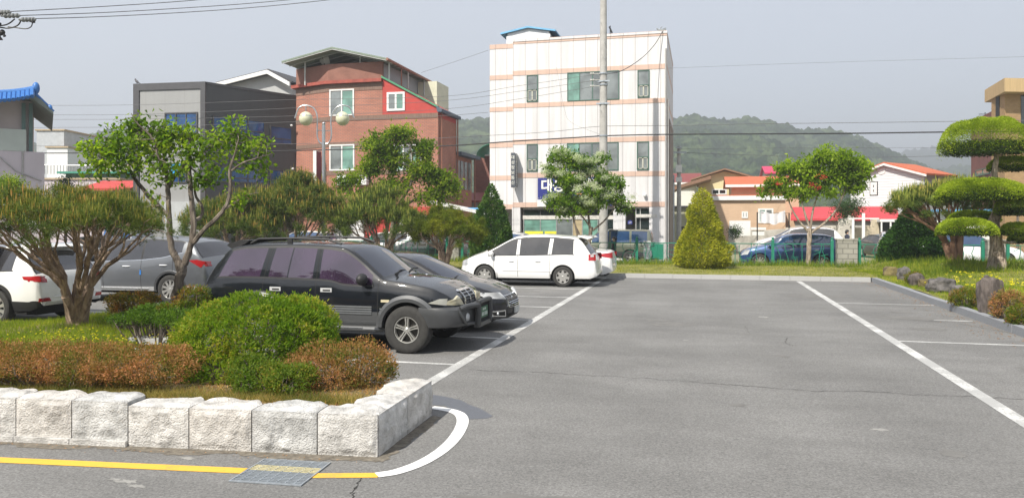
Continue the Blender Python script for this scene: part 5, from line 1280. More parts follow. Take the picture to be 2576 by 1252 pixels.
h7 = house('shed', 'long low building with bright red metal roof in front of the white clapboard house', W(2000,560,56.5), W(2252,560,54), 6, W(2130,553,55).z, conc, redr, ridge=W(2130,524,57).z, kind='shed', over=.3)
q = MB(); 
for i in range(40): q.box(-.28+i*(h7.L+.5)/40, -.24+i*(h7.L+.5)/40, 0, .01, 0, 1) if False else None
# rubble walls
rubble = M('rubble_concrete', (.42,.39,.34), .95, .25, 1.2, bump=.6, bscale=14, var2=(.50,.48,.44))
def rough_wall(label, A, Bp, tops, th=.25, mat=rubble, z0=ZS, cat='wall', name='ruined_wall'):
    A, Bp = Vector(A[:2]), Vector(Bp[:2]); T = wall_T(A, Bp); L_ = (Bp-A).length; f = lambda off: (lambda x, z: tuple(T @ Vector((x, off, z))))
    q = MB(); q.prism([(0, z0), (L_, z0)]+[(L_*t, z) for t, z in tops[::-1]], f(0), f(-th)); h = Thing(name, (A.x, A.y, z0), label, cat); h.part(q, 'wall', mat); h.T, h.L = T, L_; return h
zz = lambda y, d: HC-(y-HY)/F_*d
rough_wall('long low grey rendered wall behind the leafy street tree', W(1976,600,52), W(2110,600,50.5), [(0, zz(572,52)), (.3, zz(570,52)), (.32, zz(576,51)), (1, zz(566,50.5))])
w3 = rough_wall('broken taller grey wall with a ragged slab on top right of the leafy tree', W(2108,600,50), W(2150,600,49.5), [(0, zz(549,50)), (.55, zz(548,50)), (.6, zz(541,50)), (.95, zz(545,50)), (1, zz(580,50))])
w4 = rough_wall('beige broken wall beside the white post and the broken grey wall', W(2150,600,51), W(2212,600,51), [(0, zz(572,51)), (.35, zz(573,51)), (.4, zz(566,51)), (.7, zz(569,51)), (.75, zz(552,51)), (1, zz(548,51))], mat=M('render_beige', (.55,.48,.36), .95, .2, 1, bump=.4))
rough_wall('low block wall under the peach brick house', W(1835,600,56), W(1984,600,56), [(0, zz(577,56)), (.3, zz(578,56)), (.5, zz(580,56)), (1, zz(575,56))])
q = MB(); p = W(2172,560,49); q.box(p.x-.09, p.x+.09, p.y-.05, p.y+.05, 0.4, zz(536,49)); q.box(p.x-.9, p.x+.9, p.y-.06, p.y+.04, zz(551,49), zz(548,49)); q.box(p.x-.7, p.x-.55, p.y-.05, p.y+.05, .4, zz(552,49)); o = q.build('cross_post', white_fr); tag(o, 'white painted post with crosspiece standing in the ruined lot', 'post')
q = MB(); p = W(1862,565,54); q.box(p.x-.75, p.x+.7, p.y, p.y+.06, zz(593,54), zz(555,54)); o = q.build('white_board', white_fr); tag(o, 'large white board propped against the block wall', 'board')
q = MB(); p = W(1908,580,53); q.box(p.x-.5, p.x+.5, p.y, p.y+.5, zz(578,53), zz(572,53)); q.box(p.x-.4, p.x+.4, p.y+.1, p.y+.4, zz(592,53), zz(580,53)); o = q.build('white_crate', white_fr); tag(o, 'white table-like crate below the block wall', 'crate')
q = MB(); p0, p1 = W(1913,543,50), W(1975,543,50); vs = []; n = 18
for i in range(n+1):
    t = i/n; p = p0.lerp(p1, t); s_ = -.16*math.sin(math.pi*t)
    for zt2 in (.33+.03*math.sin(t*9), -.38-.05*math.sin(t*14)): vs.append((p.x, p.y+.05*math.sin(t*20), p.z+zt2+s_))
q.add(vs, [(2*i, 2*i+2, 2*i+3, 2*i+1) for i in range(n)]); o = q.build('hanging_sheet', M('cloth_white', (.70,.68,.70), .9)); sm_ = o.modifiers.new('t', 'SOLIDIFY'); sm_.thickness = .02; tag(o, 'pale sheet hung on a line before the peach brick house window', 'sheet')
q = MB(); pp = [W(1905,541,50), W(1985,543,50)]; 
for p in pp: q.tube([(p.x, p.y, ZS), (p.x, p.y, p.z+.2)], .04, 6)
q.tube([pp[0]+Vector((0,0,.18)), pp[1]+Vector((0,0,.18))], .012, 4); o = q.build('clothes_line', dark_m); tag(o, 'thin clothes line posts holding the pale sheet', 'clothes line')
# open garage at right with a pale frame
p = W(2214,570,50); q = MB(); h8 = Thing('carport', (p.x, p.y, ZS), 'open carport with pale frame left of the dark conical evergreen', 'carport')
p2 = W(2262,570,50); q.box(p.x, p2.x+1, p.y, p.y+3, zz(558,50), zz(551,50)); h8.part(q, 'roof', white_fr)
q = MB(); 
for x in (p.x+.05, p.x+.6, p2.x): q.box(x, x+.09, p.y+.02, p.y+.11, ZS, zz(558,50)); 
h8.part(q, 'frame_posts', white_fr); q = MB(); q.box(p.x, p2.x+1, p.y+2.6, p.y+2.9, ZS, zz(558.5,50)); h8.part(q, 'back_wall', M('dark_wall', (.05,.055,.06), .9))
# blue-roofed shop far right behind the topiary
h9 = house('shop', 'white low shop with blue awning behind the red-barked pine', W(2340,560,48), W(2620,560,44), 6, zz(532,46), M('wall_white', (.66,.66,.63)), M('roof_blue', (.10,.28,.50)), kind='flat', over=.5)
# brown tower and brick block at far right
buff = brickm('brick_buff', (.42,.27,.13), (.35,.22,.10), (.30,.21,.13), .26, .09, .012, .12)
T0, T1, T2 = W(2494,235,46).xy, W(2528,215,44).xy, W(2640,215,44.3).xy
TW = Thing('brick_tower', (T1.x, T1.y, ZS), 'buff brick tower block with corrugated cornice behind the topiary tree', 'building')
q = MB(); extr(q, [T0, T1, T2, T2+(T0-T1)*1.2], ZS, zz(226,44)); TW.part(q, 'wall', buff)
q = MB(); n0 = (T0-T1).normalized(); 
c0, c1, c2 = W(2477,228,47.2).xy, W(2527,206,43.2).xy, W(2660,206,43.5).xy
extr(q, [c0, c1, c2, c2+(c0-c1)], zz(232,43.4), zz(198,43.4)); TW.part(q, 'cornice', M('cornice_tan', (.50,.36,.19), .8, .2, 4, stretch=(9,9,.2)))
Tt = wall_T(T0, T1); q = MB(); a = px_rect(T0, T1, 2506, 237, 2515, 320); q.box(a[0], a[1], -.01, .03, a[2], a[3], Tt); TW.part(q, 'slot_window', dark_m)
Tt = wall_T(T1, T2); q = MB(); a = px_rect(T1, T2, 2568, 240, 2600, 330); q.box(a[0], a[1], -.01, .03, a[2], a[3], Tt); TW.part(q, 'window', glz_dark)
R0_, R1_ = W(2443,300,56).xy, W(2500,290,50).xy
RB = Thing('brick_block', (R0_.x, R0_.y, ZS), 'dull red brick block left of the buff tower', 'building')
q = MB(); extr(q, [R0_, R1_, R1_+Vector((8, 2)), R0_+Vector((6, 8))], ZS, zz(293,53)); RB.part(q, 'wall', brickm('brick_dull', (.20,.075,.06), (.17,.06,.05), (.13,.08,.07), .24, .09, .012, .12))
Tt = wall_T(R0_, R1_); a = px_rect(R0_, R1_, 2455, 424, 2492, 441); RB.win(Tt, a[0], a[1], a[2], a[3], green_fr, [glz_curt, glz_curt], fw=.08)
q = MB(); p = W(2478, 290, 54); q.tube([(p.x, p.y, zz(293,53)), (p.x, p.y, zz(278,53))], .03, 5)
for i in range(3): q.tube([(p.x-.4, p.y, zz(281+i*3,53)), (p.x+.4, p.y, zz(281+i*3,53))], .015, 4)
RB.part(q, 'roof_aerial', dark_m)

# --- left side: blue-tiled house over a rendered block, and the pale buildings beyond
q = MB(); dl_ = 36.0
E0, E1 = W(-140,600,dl_-2).xy, W(112,600,dl_).xy
LB = Thing('tiled_roof_house', (E1.x, E1.y, ZS), 'two-storey pinkish house with bright blue tiled eave at the left edge', 'house')
stucco = M('stucco_pink', (.56,.50,.53), .9, .08, 1.2, stretch=(1,1,.3)); stg = M('stucco_grey', (.48,.52,.48), .9, .1, 1)
q = MB(); z1_ = zz(383,dl_); extr(q, [E0, E1, E1+Vector((-5.6, 5.0)), E0+Vector((-5.6, 5.0))], ZS, z1_); LB.part(q, 'lower_wall', stucco)
Tt = wall_T(E0, E1); Le = (E1-E0).length
q = MB(); sx = along(E0, E1, PL(80, 400, E0, E1)); q.box(0, sx, -7, -.3, z1_+.002, zz(255,dl_), Tt); LB.part(q, 'upper_wall', M('stucco_mauve', (.48,.41,.40), .9, .1, 1))
s8 = along(E0, E1, PL(66, 400, E0, E1)); q = MB(); q.box(0, s8, -.3, .02, z1_+.003, zz(329,dl_), Tt); LB.part(q, 'balcony_wall', stg)
q = MB(); 
for s_ in (along(E0, E1, PL(54, 300, E0, E1)), sx-.12): q.box(s_, s_+.16, -.295, -.12, z1_, zz(262,dl_), Tt)
LB.part(q, 'pillar', M('pillar_green', (.10,.17,.16), .6, .1, 2))
# curved eave with a blue barrel ridge
sr = along(E0, E1, PL(88, 240, E0, E1)); se = along(E0, E1, PL(134, 290, E0, E1))
blr = M('tile_blue', (.03,.15,.44), .45, .25, 5, stretch=(2,2,6)); 
q = MB(); pts = []; n = 14
for i in range(n+1):
    t = i/n; s_ = -1+ (sr+1)*t; z = zz(252,dl_)+(.0+.35*max(0, (t-.55)/.45)**2); pts.append(Tt @ Vector((s_, .9, z)))
q.tube(pts, .16, 10); q.tube([p+Vector((0,0,-.16))+Vector(Tt.col[1][:3])*.1 for p in pts], .10, 8); q.ell(Tt @ Vector((sr+.05, .9, pts[-1].z+.05)), (.16,.16,.28), 12, 8)
LB.part(q, 'ridge_tiles', blr, smooth=True)
q = MB()
for i in range(26):
    s_ = -1+i*(sr+.9)/25; z = zz(252,dl_)+.35*max(0, (i/25-.55)/.45)**2
    q.tube([Tt @ Vector((s_, .95, z-.02)), Tt @ Vector((s_, 1.5, z-.42))], .10, 6)
LB.part(q, 'eave_tiles', blr, smooth=True)
q = MB(); q.prism([(sr-3.5, zz(268,dl_)), (sr, zz(243,dl_)), (se, zz(286,dl_)), (se, zz(292,dl_)), (sr-.2, zz(252,dl_)), (sr-3.5, zz(275,dl_))], lambda x, z: tuple(Tt @ Vector((x, .9, z))), lambda x, z: tuple(Tt @ Vector((x, -7, z+.0)))); LB.part(q, 'soffit', M('soffit_grey', (.17,.20,.18), .8, .15, 3))
q = MB(); q.tube([Tt @ Vector((sr, .9, zz(243,dl_))), Tt @ Vector((se, .7, zz(284,dl_)))], .07, 8); q.ell(Tt @ Vector((se-.15, .8, zz(276,dl_))), (.13,.1,.16), 10, 8); LB.part(q, 'hip_tiles', blr, smooth=True)
q = MB(); q.tube([Tt @ Vector((along(E0, E1, PL(57, 400, E0, E1)), .04, ZS)), Tt @ Vector((along(E0, E1, PL(57, 400, E0, E1)), .04, z1_))], .035, 6); q.tube([Tt @ Vector((along(E0, E1, PL(0, 330, E0, E1)), .05, zz(399,dl_))), Tt @ Vector((along(E0, E1, PL(40, 330, E0, E1)), .05, zz(432,dl_))), Tt @ Vector((along(E0, E1, PL(105, 330, E0, E1)), .05, zz(455,dl_)))], .03, 5); LB.part(q, 'wall_pipe', M('pipe_grey', (.36,.35,.34)))
for x0, x1, y0, d, mt, lb in ((92,161,329,62,M('metal_grey', (.42,.44,.46), .5, .15, 3),'pale steel-clad block behind the blue-tiled house'), (118,170,372,60,M('wall_bright', (.72,.72,.72), .7, .05, 1),'small bright white block with tan coping left of the forked tree'), (200,335,418,64,M('wall_offwhite', (.60,.56,.50), .8, .2, .6),'low off-white building seen through the forked tree'), (112,300,452,52,stucco,'long mauve wall above the left pine crown')):
    hh = house('building_block', lb, W(x0,500,d), W(x1,500,d), 6, zz(y0,d), mt, M('coping_tan', (.42,.33,.22), .8), kind='flat', over=.1, rthick=.12, cat='building')
hh = house('house', 'low house with vivid red tiled roof glimpsed under the forked tree', W(215,520,46), W(320,520,46), 5, zz(478,46), stucco, M('tile_red', (.50,.06,.05), .7, .2, 10, bump=.3, bscale=12), ridge=zz(455,46), kind='shed', over=.3)
hh = house('shed', 'green-roofed shelter with white post left of the grey panelled building', W(165,480,55), W(330,480,55), 4, zz(437,55), M('shade_green', (.06,.12,.10), .8, .3, 2), M('roof_teal', (.05,.25,.18), .6), kind='flat', over=.4)
q = MB(); p = W(110,420,58)
for i in range(16): q.tube([W(112+i*8,438,58), W(112+i*8,415,58)], .025, 4)
q.tube([W(110,415,58), W(236,416,58)], .03, 5); o = q.build('roof_railing', alu); tag(o, 'thin metal railing on the flat roof left of the forked tree', 'railing')
hh = house('brick_block', 'narrow brick building with green curved awning left of the white panelled building', W(1192,560,60), W(1260,560,60), 6, zz(393,60), brickm('brick_dull2', (.26,.10,.08), (.22,.08,.06), (.2,.14,.12), .24, .09, .012, .12), white_fr, kind='flat', over=.1, cat='building')
q = MB(); p0 = W(1200,380,58); vs = []; n = 10
for i in range(n+1):
    a_ = math.pi*.5*i/n; 
    for y in (0, 3): vs.append((p0.x+1.2-1.2*math.cos(a_), p0.y+y, p0.z-.4+.9*math.sin(a_)))
q.add(vs, [(2*i, 2*i+1, 2*i+3, 2*i+2) for i in range(n)]); o = q.build('curved_awning', M('awning_green', (.03,.20,.12), .5)); o.modifiers.new('t', 'SOLIDIFY').thickness = .05; tag(o, 'green curved awning beside the white panelled building', 'awning')
hh = house('shed', 'dark red roofed shed between the brick building and the white building', W(1165,560,56), W(1240,560,56), 6, zz(508,56), conc, mroof, ridge=zz(488,58), kind='shed', over=.3)
# ------------------------------------------------------------- vegetation
bark = M('bark_brown', (.075,.055,.042), .95, .4, 9, bump=1.0, bscale=30, var2=(.19,.16,.13), stretch=(1,1,.35))
bark_pine = M('bark_pine', (.15,.085,.055), .95, .4, 9, bump=.9, bscale=26, var2=(.33,.25,.18), stretch=(1,1,.4))
bark_red = M('bark_red', (.15,.07,.045), .95, .35, 5, bump=.9, bscale=20, var2=(.27,.16,.11), stretch=(1,1,.35))
bark_pale = M('bark_pale', (.12,.085,.06), .95, .35, 14, bump=1.0, bscale=30, var2=(.36,.30,.24), stretch=(1,1,.22))
def grow(mb, base, anchors, r0, rnd, up=.25, tip=.006, jit=.12, nodes=None, minr=.007, pull=.45):
    """branching skeleton: split the crown points into groups, walk towards each group's centre"""
    def rec(p, pts, r, d, depth):
        if len(pts) == 1 or depth > 9:
            for a in pts:
                m = p.lerp(a, .5)+Vector((rnd.uniform(-1, 1), rnd.uniform(-1, 1), rnd.uniform(-1, .4)))*jit*(a-p).length
                mb.tube([p, m, a], [max(minr, r*.7), max(minr*.8, r*.45), tip], 5, cap=False)
            return
        k = 2 if len(pts) < 8 else rnd.choice((2, 3, 3))
        cs = rnd.sample(pts, k)
        for _ in range(4):
            gr = [[] for _ in cs]
            for a in pts: gr[min(range(len(cs)), key=lambda i: (a-cs[i]).length)].append(a)
            cs = [sum(g, Vector())/len(g) if g else cs[i] for i, g in enumerate(gr)]
        for g, c in zip(gr, cs):
            if not g: continue
            f = pull*rnd.uniform(.75, 1.2); q = p.lerp(c, f); L = (q-p).length
            q += Vector((rnd.uniform(-1, 1), rnd.uniform(-1, 1), rnd.uniform(-.6, .6)))*jit*L
            rr = max(minr, r*(len(g)/len(pts))**.42)
            m = p.lerp(q, .5)+d*L*.12+Vector((rnd.uniform(-1, 1), rnd.uniform(-1, 1), rnd.uniform(-.5, .5)))*jit*.7*L
            mb.tube([p, m, q], [rr, rr*.93, rr*.85], 7 if rr > .03 else 5, cap=False, rough=.10)
            rec(q, g, rr*.85, (q-m).normalized(), depth+1)
    rec(Vector(base), [Vector(a) for a in anchors], r0, Vector((0, 0, 1)), 0)
def gauss_pts(cs, n, sig):
    c = cs[rng.integers(0, len(cs), n)]; return c+rng.normal(size=(n, 3))*np.array(sig)
needle = leafm('needle_green', (.040,.080,.024), (.10,.155,.040), (.19,.24,.06), trans=.15, posvar=1.5, rough=.6)
needle2 = leafm('needle_fresh', (0.060,0.105,0.017), (0.145,0.187,0.020), (0.255,0.272,0.034), trans=.2, posvar=1.1, rough=.6)
shoot_m = leafm('pine_shoot', (.16,.22,.06), (.30,.29,.09), (.52,.28,.15), trans=.15, posvar=1.6, rough=.7)
shoot_g = leafm('pine_shoot_green', (.20,.29,.09), (.34,.39,.12), (.48,.36,.18), trans=.15, posvar=1.6, rough=.7)
def pine(name, label, base, ctr, rx, ry, ztop, thick, fork, nst, r0, seed, mb_=None, nA=150, den=26, nl=.11, shoots=1.0, sm_=None, bk=None, group=None, lean=(0,0), nw=.006, tilt=0.0, droop=.55):
    rnd = random.Random(seed); t = Thing(name, tuple(base), label, 'pine tree', group)
    A = []
    for i in range(nA):
        a = i*2.399963; r = math.sqrt((i+.5)/nA); u, v = r*math.cos(a), r*math.sin(a)
        z = ztop-.10-thick*droop*(r**2.4)-rnd.uniform(0, 1)**1.5*thick*.55*(1-.3*r)+.10*math.sin(u*5+seed)*thick+tilt*u
        if rnd.random() < .05: continue
        A.append(Vector((ctr[0]+u*rx*rnd.uniform(.86, 1.06), ctr[1]+v*ry*rnd.uniform(.9, 1.05), z+thick*rnd.gauss(0, .045))))
    nA = len(A)
    q = MB(); base = Vector(base)
    # main stems fan out from the foot
    secs = [[] for _ in range(nst)]
    cs = [Vector((ctr[0]+rx*.58*math.cos(6.283*i/nst+seed), ctr[1]+ry*.58*math.sin(6.283*i/nst+seed), ztop-thick)) for i in range(nst)]
    for a in A: secs[min(range(nst), key=lambda i: (a.xy-cs[i].xy).length)].append(a)
    for c_, s_ in zip(cs, secs):
        if not s_: continue
        d = Vector((c_.x-base.x, c_.y-base.y, 0)); f = base+d*rnd.uniform(.18, .30)+Vector((0, 0, fork*rnd.uniform(.8, 1.2)))
        st = base+d.normalized()*r0*.55 if d.length > 0 else base
        m = st.lerp(f, .5)+Vector((rnd.uniform(-.05, .05), rnd.uniform(-.05, .05), .05))
        rr = r0*(len(s_)/len(A))**.38
        q.tube([st-Vector((0,0,.15)), st+Vector((0,0,.05)), m, f], [rr*1.35, rr*1.15, rr, rr*.82], 9, rough=.12)
        grow(q, f, s_, rr*.80, rnd, jit=.13, minr=.009, pull=.40)
    t.part(q, 'trunk', bk or bark_pine, smooth=True)
    AA = np.array([tuple(a) for a in A]); nt_ = nA*den
    c = AA[rng.integers(0, nA, nt_)]; sp = rng.normal(size=(nt_, 3))*np.array([rx, ry, 0])*.046+np.array([0, 0, 1])*rng.normal(size=(nt_, 1))*thick*.06
    P = c+sp; k = 11
    P = np.repeat(P, k, axis=0); Dv = rng.normal(size=P.shape)*np.array([1, 1, .8])+np.array([0, 0, .55])
    o = blade_mesh('crown', P, Dv, nl*rng.uniform(.6, 1.15, len(P)), nw, needle if not sm_ else sm_, t.e); o.location = -t.off
    if shoots:
        ns = int(nA*14*shoots); top = AA[AA[:, 2] > np.quantile(AA[:, 2], .15)]
        Q = top[rng.integers(0, len(top), ns)]+rng.normal(size=(ns, 3))*np.array([rx*.06, ry*.06, thick*.05])+np.array([0, 0, .02])
        Dq = rng.normal(size=(ns, 3))*.09+np.array([0, 0, 1]); Lq = rng.uniform(.35, 1.2, ns)*nl*1.6
        Q = np.repeat(Q, 2, axis=0); Dq = np.repeat(Dq, 2, axis=0)+rng.normal(size=(ns*2, 3))*.02; Lq = np.repeat(Lq, 2)
        o = leaves('shoot_candles', Q, Dq, Lq, .085, shoot_m if shoots >= 1 else shoot_g, t.e, cup=0); o.location = -t.off
    return t
# near left pine with many stems
bp_ = G(195, 812, .22); d_ = 13.3
pc = W(165, 600, d_)
pine('pine_tree', 'wide flat-topped pine with many twisting stems standing nearest at the left, before the white crossover', bp_, (pc.x, pc.y), 1.78, 1.45, zz(468, d_), .95, .62, 7, .17, 3, nA=210, den=24, nl=.10, nw=.0075, droop=.5, lean=0, shoots=1.1)
# the row of pines by the far fence
for i, (x, d, rx, ry, yt, th, nA, lb, sh, sm2) in enumerate((
    (250, 31.0, 2.6, 1.4, 475, 1.7, 150, 'pine crown of the far row seen between the left pine and the forked tree', 1, None),
    (585, 29.5, 2.2, 1.5, 492, 1.9, 150, 'broad pine of the far row just right of the forked tree', 1, None),
    (730, 31.0, 2.7, 1.6, 448, 2.2, 220, 'tallest broad pine of the far row in front of the lamp post', 1.1, None),
    (955, 30.5, 2.05, 1.5, 478, 1.8, 170, 'flat-topped pine of the far row below the brick building windows', .9, None),
    (1130, 29.8, 1.55, 1.3, 522, 1.3, 130, 'smallest pine of the far row with yellow-green needles beside the conical fir', 0, needle2))):
    p = W(x, 600, d); bx = W(x+(-15 if i == 4 else 0)+(10 if i == 3 else 0), 600, d)
    pine('pine_tree', lb, (bx.x, bx.y, .12), (p.x, p.y), rx, ry, zz(yt, d), th, .8 if i < 4 else .7, 6, .17, 11+i, nA=nA, den=36, nl=.18, nw=.014, shoots=sh, sm_=sm2, group='pines in the far row', droop=.6)
# pine at right with red bark
p = W(2352, 600, 28); bx = W(2402, 600, 28)
pine('pine_tree', 'red-barked pine leaning left behind the topiary tree, with pale green candles', (bx.x, bx.y, .52), (p.x+.25, p.y), 2.0, 1.3, zz(452, 28), 1.05, .9, 5, .23, 31, nA=170, den=26, nl=.16, nw=.013, shoots=.95, bk=bark_red, tilt=.15, droop=.7)

# --- leafy trees
def leafy(name, label, base, limbs, blobs, d, nA, nleaf, lsize, wr, mat, bk=bark, seed=1, r_tw=.014, droop=-.3, cat='tree', sig=.11, depth=.55, twigs=True, bare=None, label_=None):
    """limbs: polylines of (x,y,r) seen from the camera at distance d (+dy); blobs: (x,y,rx,ry[,w]) crown lumps"""
    rnd = random.Random(seed); t = Thing(name, tuple(base), label, cat); q = MB(); nodes = []; px = d/F_
    for k_, lb in enumerate(limbs):
        dep0 = rnd.uniform(-.05, .05)
        P = []
        for i, e in enumerate(lb):
            dy = e[3] if len(e) > 3 else 0
            P.append(W(e[0], e[1], d+dy))
        PR = [e[2] for e in lb]; cp = catmull(P, 5); rr = [PR[min(len(PR)-1, i//5)]*(1-(i % 5)/5)+PR[min(len(PR)-1, i//5+1)]*((i % 5)/5) for i in range(len(cp))]
        cp = [p+Vector((rnd.uniform(-1,1), rnd.uniform(-1,1), rnd.uniform(-1,1)))*r*.16 for p, r in zip(cp, rr)]
        q.tube(cp, rr, 10 if max(rr) > .05 else 6, rough=.13); nodes += [(p, r) for p, r in zip(cp, rr)][3:]
    A = []; wts = [b[2]*b[3]*(b[4] if len(b) > 4 else 1) for b in blobs]
    for b in rnd.choices(blobs, wts, k=nA):
        while True:
            u, v, w = rnd.uniform(-1, 1), rnd.uniform(-1, 1), rnd.uniform(-1, 1)
            if u*u+v*v+w*w < 1: break
        off = b[5] if len(b) > 5 else 0
        A.append(W(b[0]+u*b[2], b[1]+v*b[3], d+off+w*(b[2]*px)*depth*1.3))
    for a in A:
        cand = sorted(nodes, key=lambda n: (n[0]-a).length+max(0, n[0].z-a.z)*.8)[:3]; n0, r0 = rnd.choice(cand)
        L = (a-n0).length; m = n0.lerp(a, .5)+Vector((rnd.uniform(-1,1), rnd.uniform(-1,1), rnd.uniform(-.2,1)))*L*.13
        if twigs: q.tube([n0, m, a], [min(r0*.6, r_tw), r_tw*.6, .004], 5, cap=False)
        if rnd.random() < .35: nodes.append((m, r_tw*.6))
    t.part(q, 'trunk', bk, smooth=True)
    AA = np.array([tuple(a) for a in A]); n = nleaf
    P = AA[rng.integers(0, len(AA), n)]+rng.normal(size=(n, 3))*sig
    Dv = rng.normal(size=(n, 3))+np.array([0, 0, droop])
    Nv = rng.normal(size=(n, 3))*.6+np.array([0, 0, 1])
    o = leaves('crown', P, Dv, lsize*rng.uniform(.6, 1.2, n), wr, mat, t.e, N=Nv); o.location = -t.off
    return t
persim = leafm('persimmon_leaf', (0.060,0.128,0.017), (0.162,0.281,0.031), (0.340,0.442,0.068), trans=.4, posvar=2.2, rough=.32)
d_ = 15.2
leafy('persimmon_tree', 'forked persimmon tree with dark bark and loose bright green leaves before the grey crossover', W(440, 778, d_), [
    [(438,785,.105),(446,735,.10),(455,690,.098),(452,655,.095)],
    [(450,660,.072),(432,625,.06),(426,580,.055),(425,520,.05),(422,470,.042),(418,430,.03),(410,390,.016)],
    [(462,665,.075),(478,625,.062),(487,570,.055),(482,510,.05),(478,450,.045),(476,400,.035),(482,350,.015)],
    [(486,610,.05),(515,575,.045,-.2),(548,545,.042,-.3),(572,510,.038,-.3),(580,470,.034,-.3),(578,430,.028,-.3),(590,390,.02,-.3),(600,350,.01,-.3)],
    [(480,560,.04),(505,545,.036,.3),(508,520,.032,.3),(492,490,.028,.3),(490,450,.02,.3)],
    [(425,545,.05,.0),(395,515,.046,.2),(365,482,.042,.3),(340,450,.036,.3),(325,425,.026,.3),(300,410,.018,.3),(265,400,.008,.3)],
    [(424,470,.03),(445,440,.026),(468,410,.02),(490,400,.014),(520,380,.008)],
    [(420,440,.03),(400,400,.024,-.2),(385,350,.018,-.2),(345,310,.012,-.2),(330,285,.006,-.2)],
    [(560,530,.02),(590,510,.016),(625,490,.01),(650,485,.006)], [(582,430,.02,-.3),(610,410,.015,-.3),(640,400,.010,-.3),(690,385,.006,-.3)],
    [(478,420,.02),(500,440,.016),(520,455,.01)], [(400,520,.02),(340,520,.014),(290,515,.008)]],
    [(250,375,50,35),(315,345,55,45),(345,300,28,28,.6),(385,355,50,50),(430,330,50,38),(300,410,60,35,.8),(230,420,30,22,.6),(470,360,45,35),(520,370,45,35,.9),(390,420,60,40,.7),(560,330,35,40,.9),(600,330,28,38),(620,385,45,38,.8),(665,370,32,26,.8),(560,420,45,30,.7),(520,455,35,22,1.1),(655,405,18,32,.6),(440,450,40,30,.4),(590,500,40,16,.4),(400,500,18,20,.3),(500,415,70,30,.5)],
    d_, 380, 4300, .125, .56, persim, bark, 5, .012, droop=-.55, sig=.085)
green1 = leafm('street_leaf', (.06,.125,.015), (.17,.27,.025), (.33,.42,.05), trans=.35, posvar=1.0)
d_ = 36
leafy('street_tree', 'bushy bright green tree in front of the red brick building', W(985, 640, d_), [
    [(985,650,.14),(985,600,.13),(990,560,.12),(1000,520,.10)], [(1000,530,.08),(960,490,.06,.3),(930,450,.05,.3),(940,400,.03,.3),(960,350,.015,.3)], [(1000,520,.08),(1030,470,.06,-.3),(1040,420,.04,-.3),(1030,360,.02,-.3)], [(1005,520,.07),(1070,490,.05),(1110,470,.03),(1140,450,.015)], [(985,520,.05),(920,500,.04),(870,480,.02)]],
    [(955,360,48,32),(1010,338,36,22,.9),(930,415,40,28),(985,400,40,30),(1065,375,28,22,.9),(1060,430,42,26),(1110,450,30,22),(1145,475,16,22,.8),(880,450,30,18),(890,490,38,16,.6),(990,465,55,22,.9),(1085,490,45,20,.7),(855,470,12,12,.4)],
    d_, 300, 13500, .20, .42, green1, bark, 8, .02, droop=-.4, sig=.16)
flw = leafm('fringe_leaf', (0.051,0.128,0.017), (0.145,0.272,0.031), (0.289,0.425,0.060), trans=.35, posvar=.9); petals = leafm('fringe_flower', (0.400,0.460,0.300), (0.620,0.660,0.500), (0.750,0.760,0.660), trans=.3, posvar=1)
d_ = 34.0
fl_bl = [(1415,395,40,18),(1460,412,45,20),(1398,428,28,16,.8),(1512,400,20,14,.5),(1430,450,52,20),(1500,440,40,16,.8),(1540,462,34,18),(1480,480,60,18,.8),(1400,505,36,16),(1460,515,60,20),(1535,500,36,16,.8),(1570,520,18,12,.8),(1425,535,26,12,.6)]
ft = leafy('fringe_tree', 'fringe tree with creamy blossom over the blue sign, in front of the white building', W(1475, 662, d_), [
    [(1474,668,.10),(1478,630,.095),(1484,600,.09),(1488,570,.08)], [(1458,590,.04),(1445,560,.05),(1440,520,.045),(1430,470,.03),(1420,420,.015)], [(1474,660,.05),(1462,620,.045),(1452,590,.045),(1446,560,.04)], [(1486,585,.06),(1480,530,.05),(1490,470,.035),(1480,420,.015)], [(1490,580,.05),(1520,555,.04),(1550,520,.025),(1570,505,.01)], [(1488,575,.05),(1460,540,.035),(1420,520,.02),(1390,505,.01)]],
    fl_bl, d_, 300, 11500, .18, .40, flw, bark, 9, .016, droop=-.4, sig=.11)
cs = []
for b in fl_bl:
    for i in range(int(b[2]*b[3]/60)): cs.append(tuple(W(b[0]+random.gauss(0,.5)*b[2], b[1]-b[3]*random.uniform(.1,.95), d_+random.uniform(-1.1,.7)*b[2]*d_/F_*.8)))
P = gauss_pts(np.array(cs), 15000, (.11,.11,.06)); o = leaves('blossom', P, rng.normal(size=P.shape)+np.array([0,0,.3]), .085*rng.uniform(.6,1.2,len(P)), .32, petals, ft.e); o.location = -ft.off
d_ = 33.0
green2 = leafm('bright_leaf', (.10,.18,.015), (.24,.37,.03), (.42,.55,.10), trans=.4, posvar=.9); 
g_bl = [(2078,392,34,16,.9),(2125,402,38,20),(2035,412,38,20),(1985,425,34,20),(2165,425,26,20),(2050,448,50,20),(2120,445,45,20),(1958,462,32,18),(2005,480,42,16),(2075,480,38,14,.8),(2150,465,26,16),(1925,480,14,10,.5),(2085,374,10,7,.4)]
gt = leafy('slim_tree', 'slim-trunked tree with a bright green rounded crown standing at the green fence', W(2034, 668, d_), [
    [(2034,674,.105),(2035,630,.10),(2037,590,.095),(2038,575,.09)], [(2036,585,.06),(2010,555,.045),(1990,520,.03),(1975,480,.015)], [(2040,585,.06),(2075,560,.05),(2105,525,.04),(2125,480,.03),(2130,440,.012)], [(2038,580,.05),(2045,530,.04),(2060,480,.03),(2070,430,.012)], [(2036,570,.05),(2020,520,.035),(2015,470,.025),(2030,420,.01)]],
    g_bl, d_, 290, 10500, .20, .42, green2, bark_pale, 10, .018, droop=-.7, sig=.12)
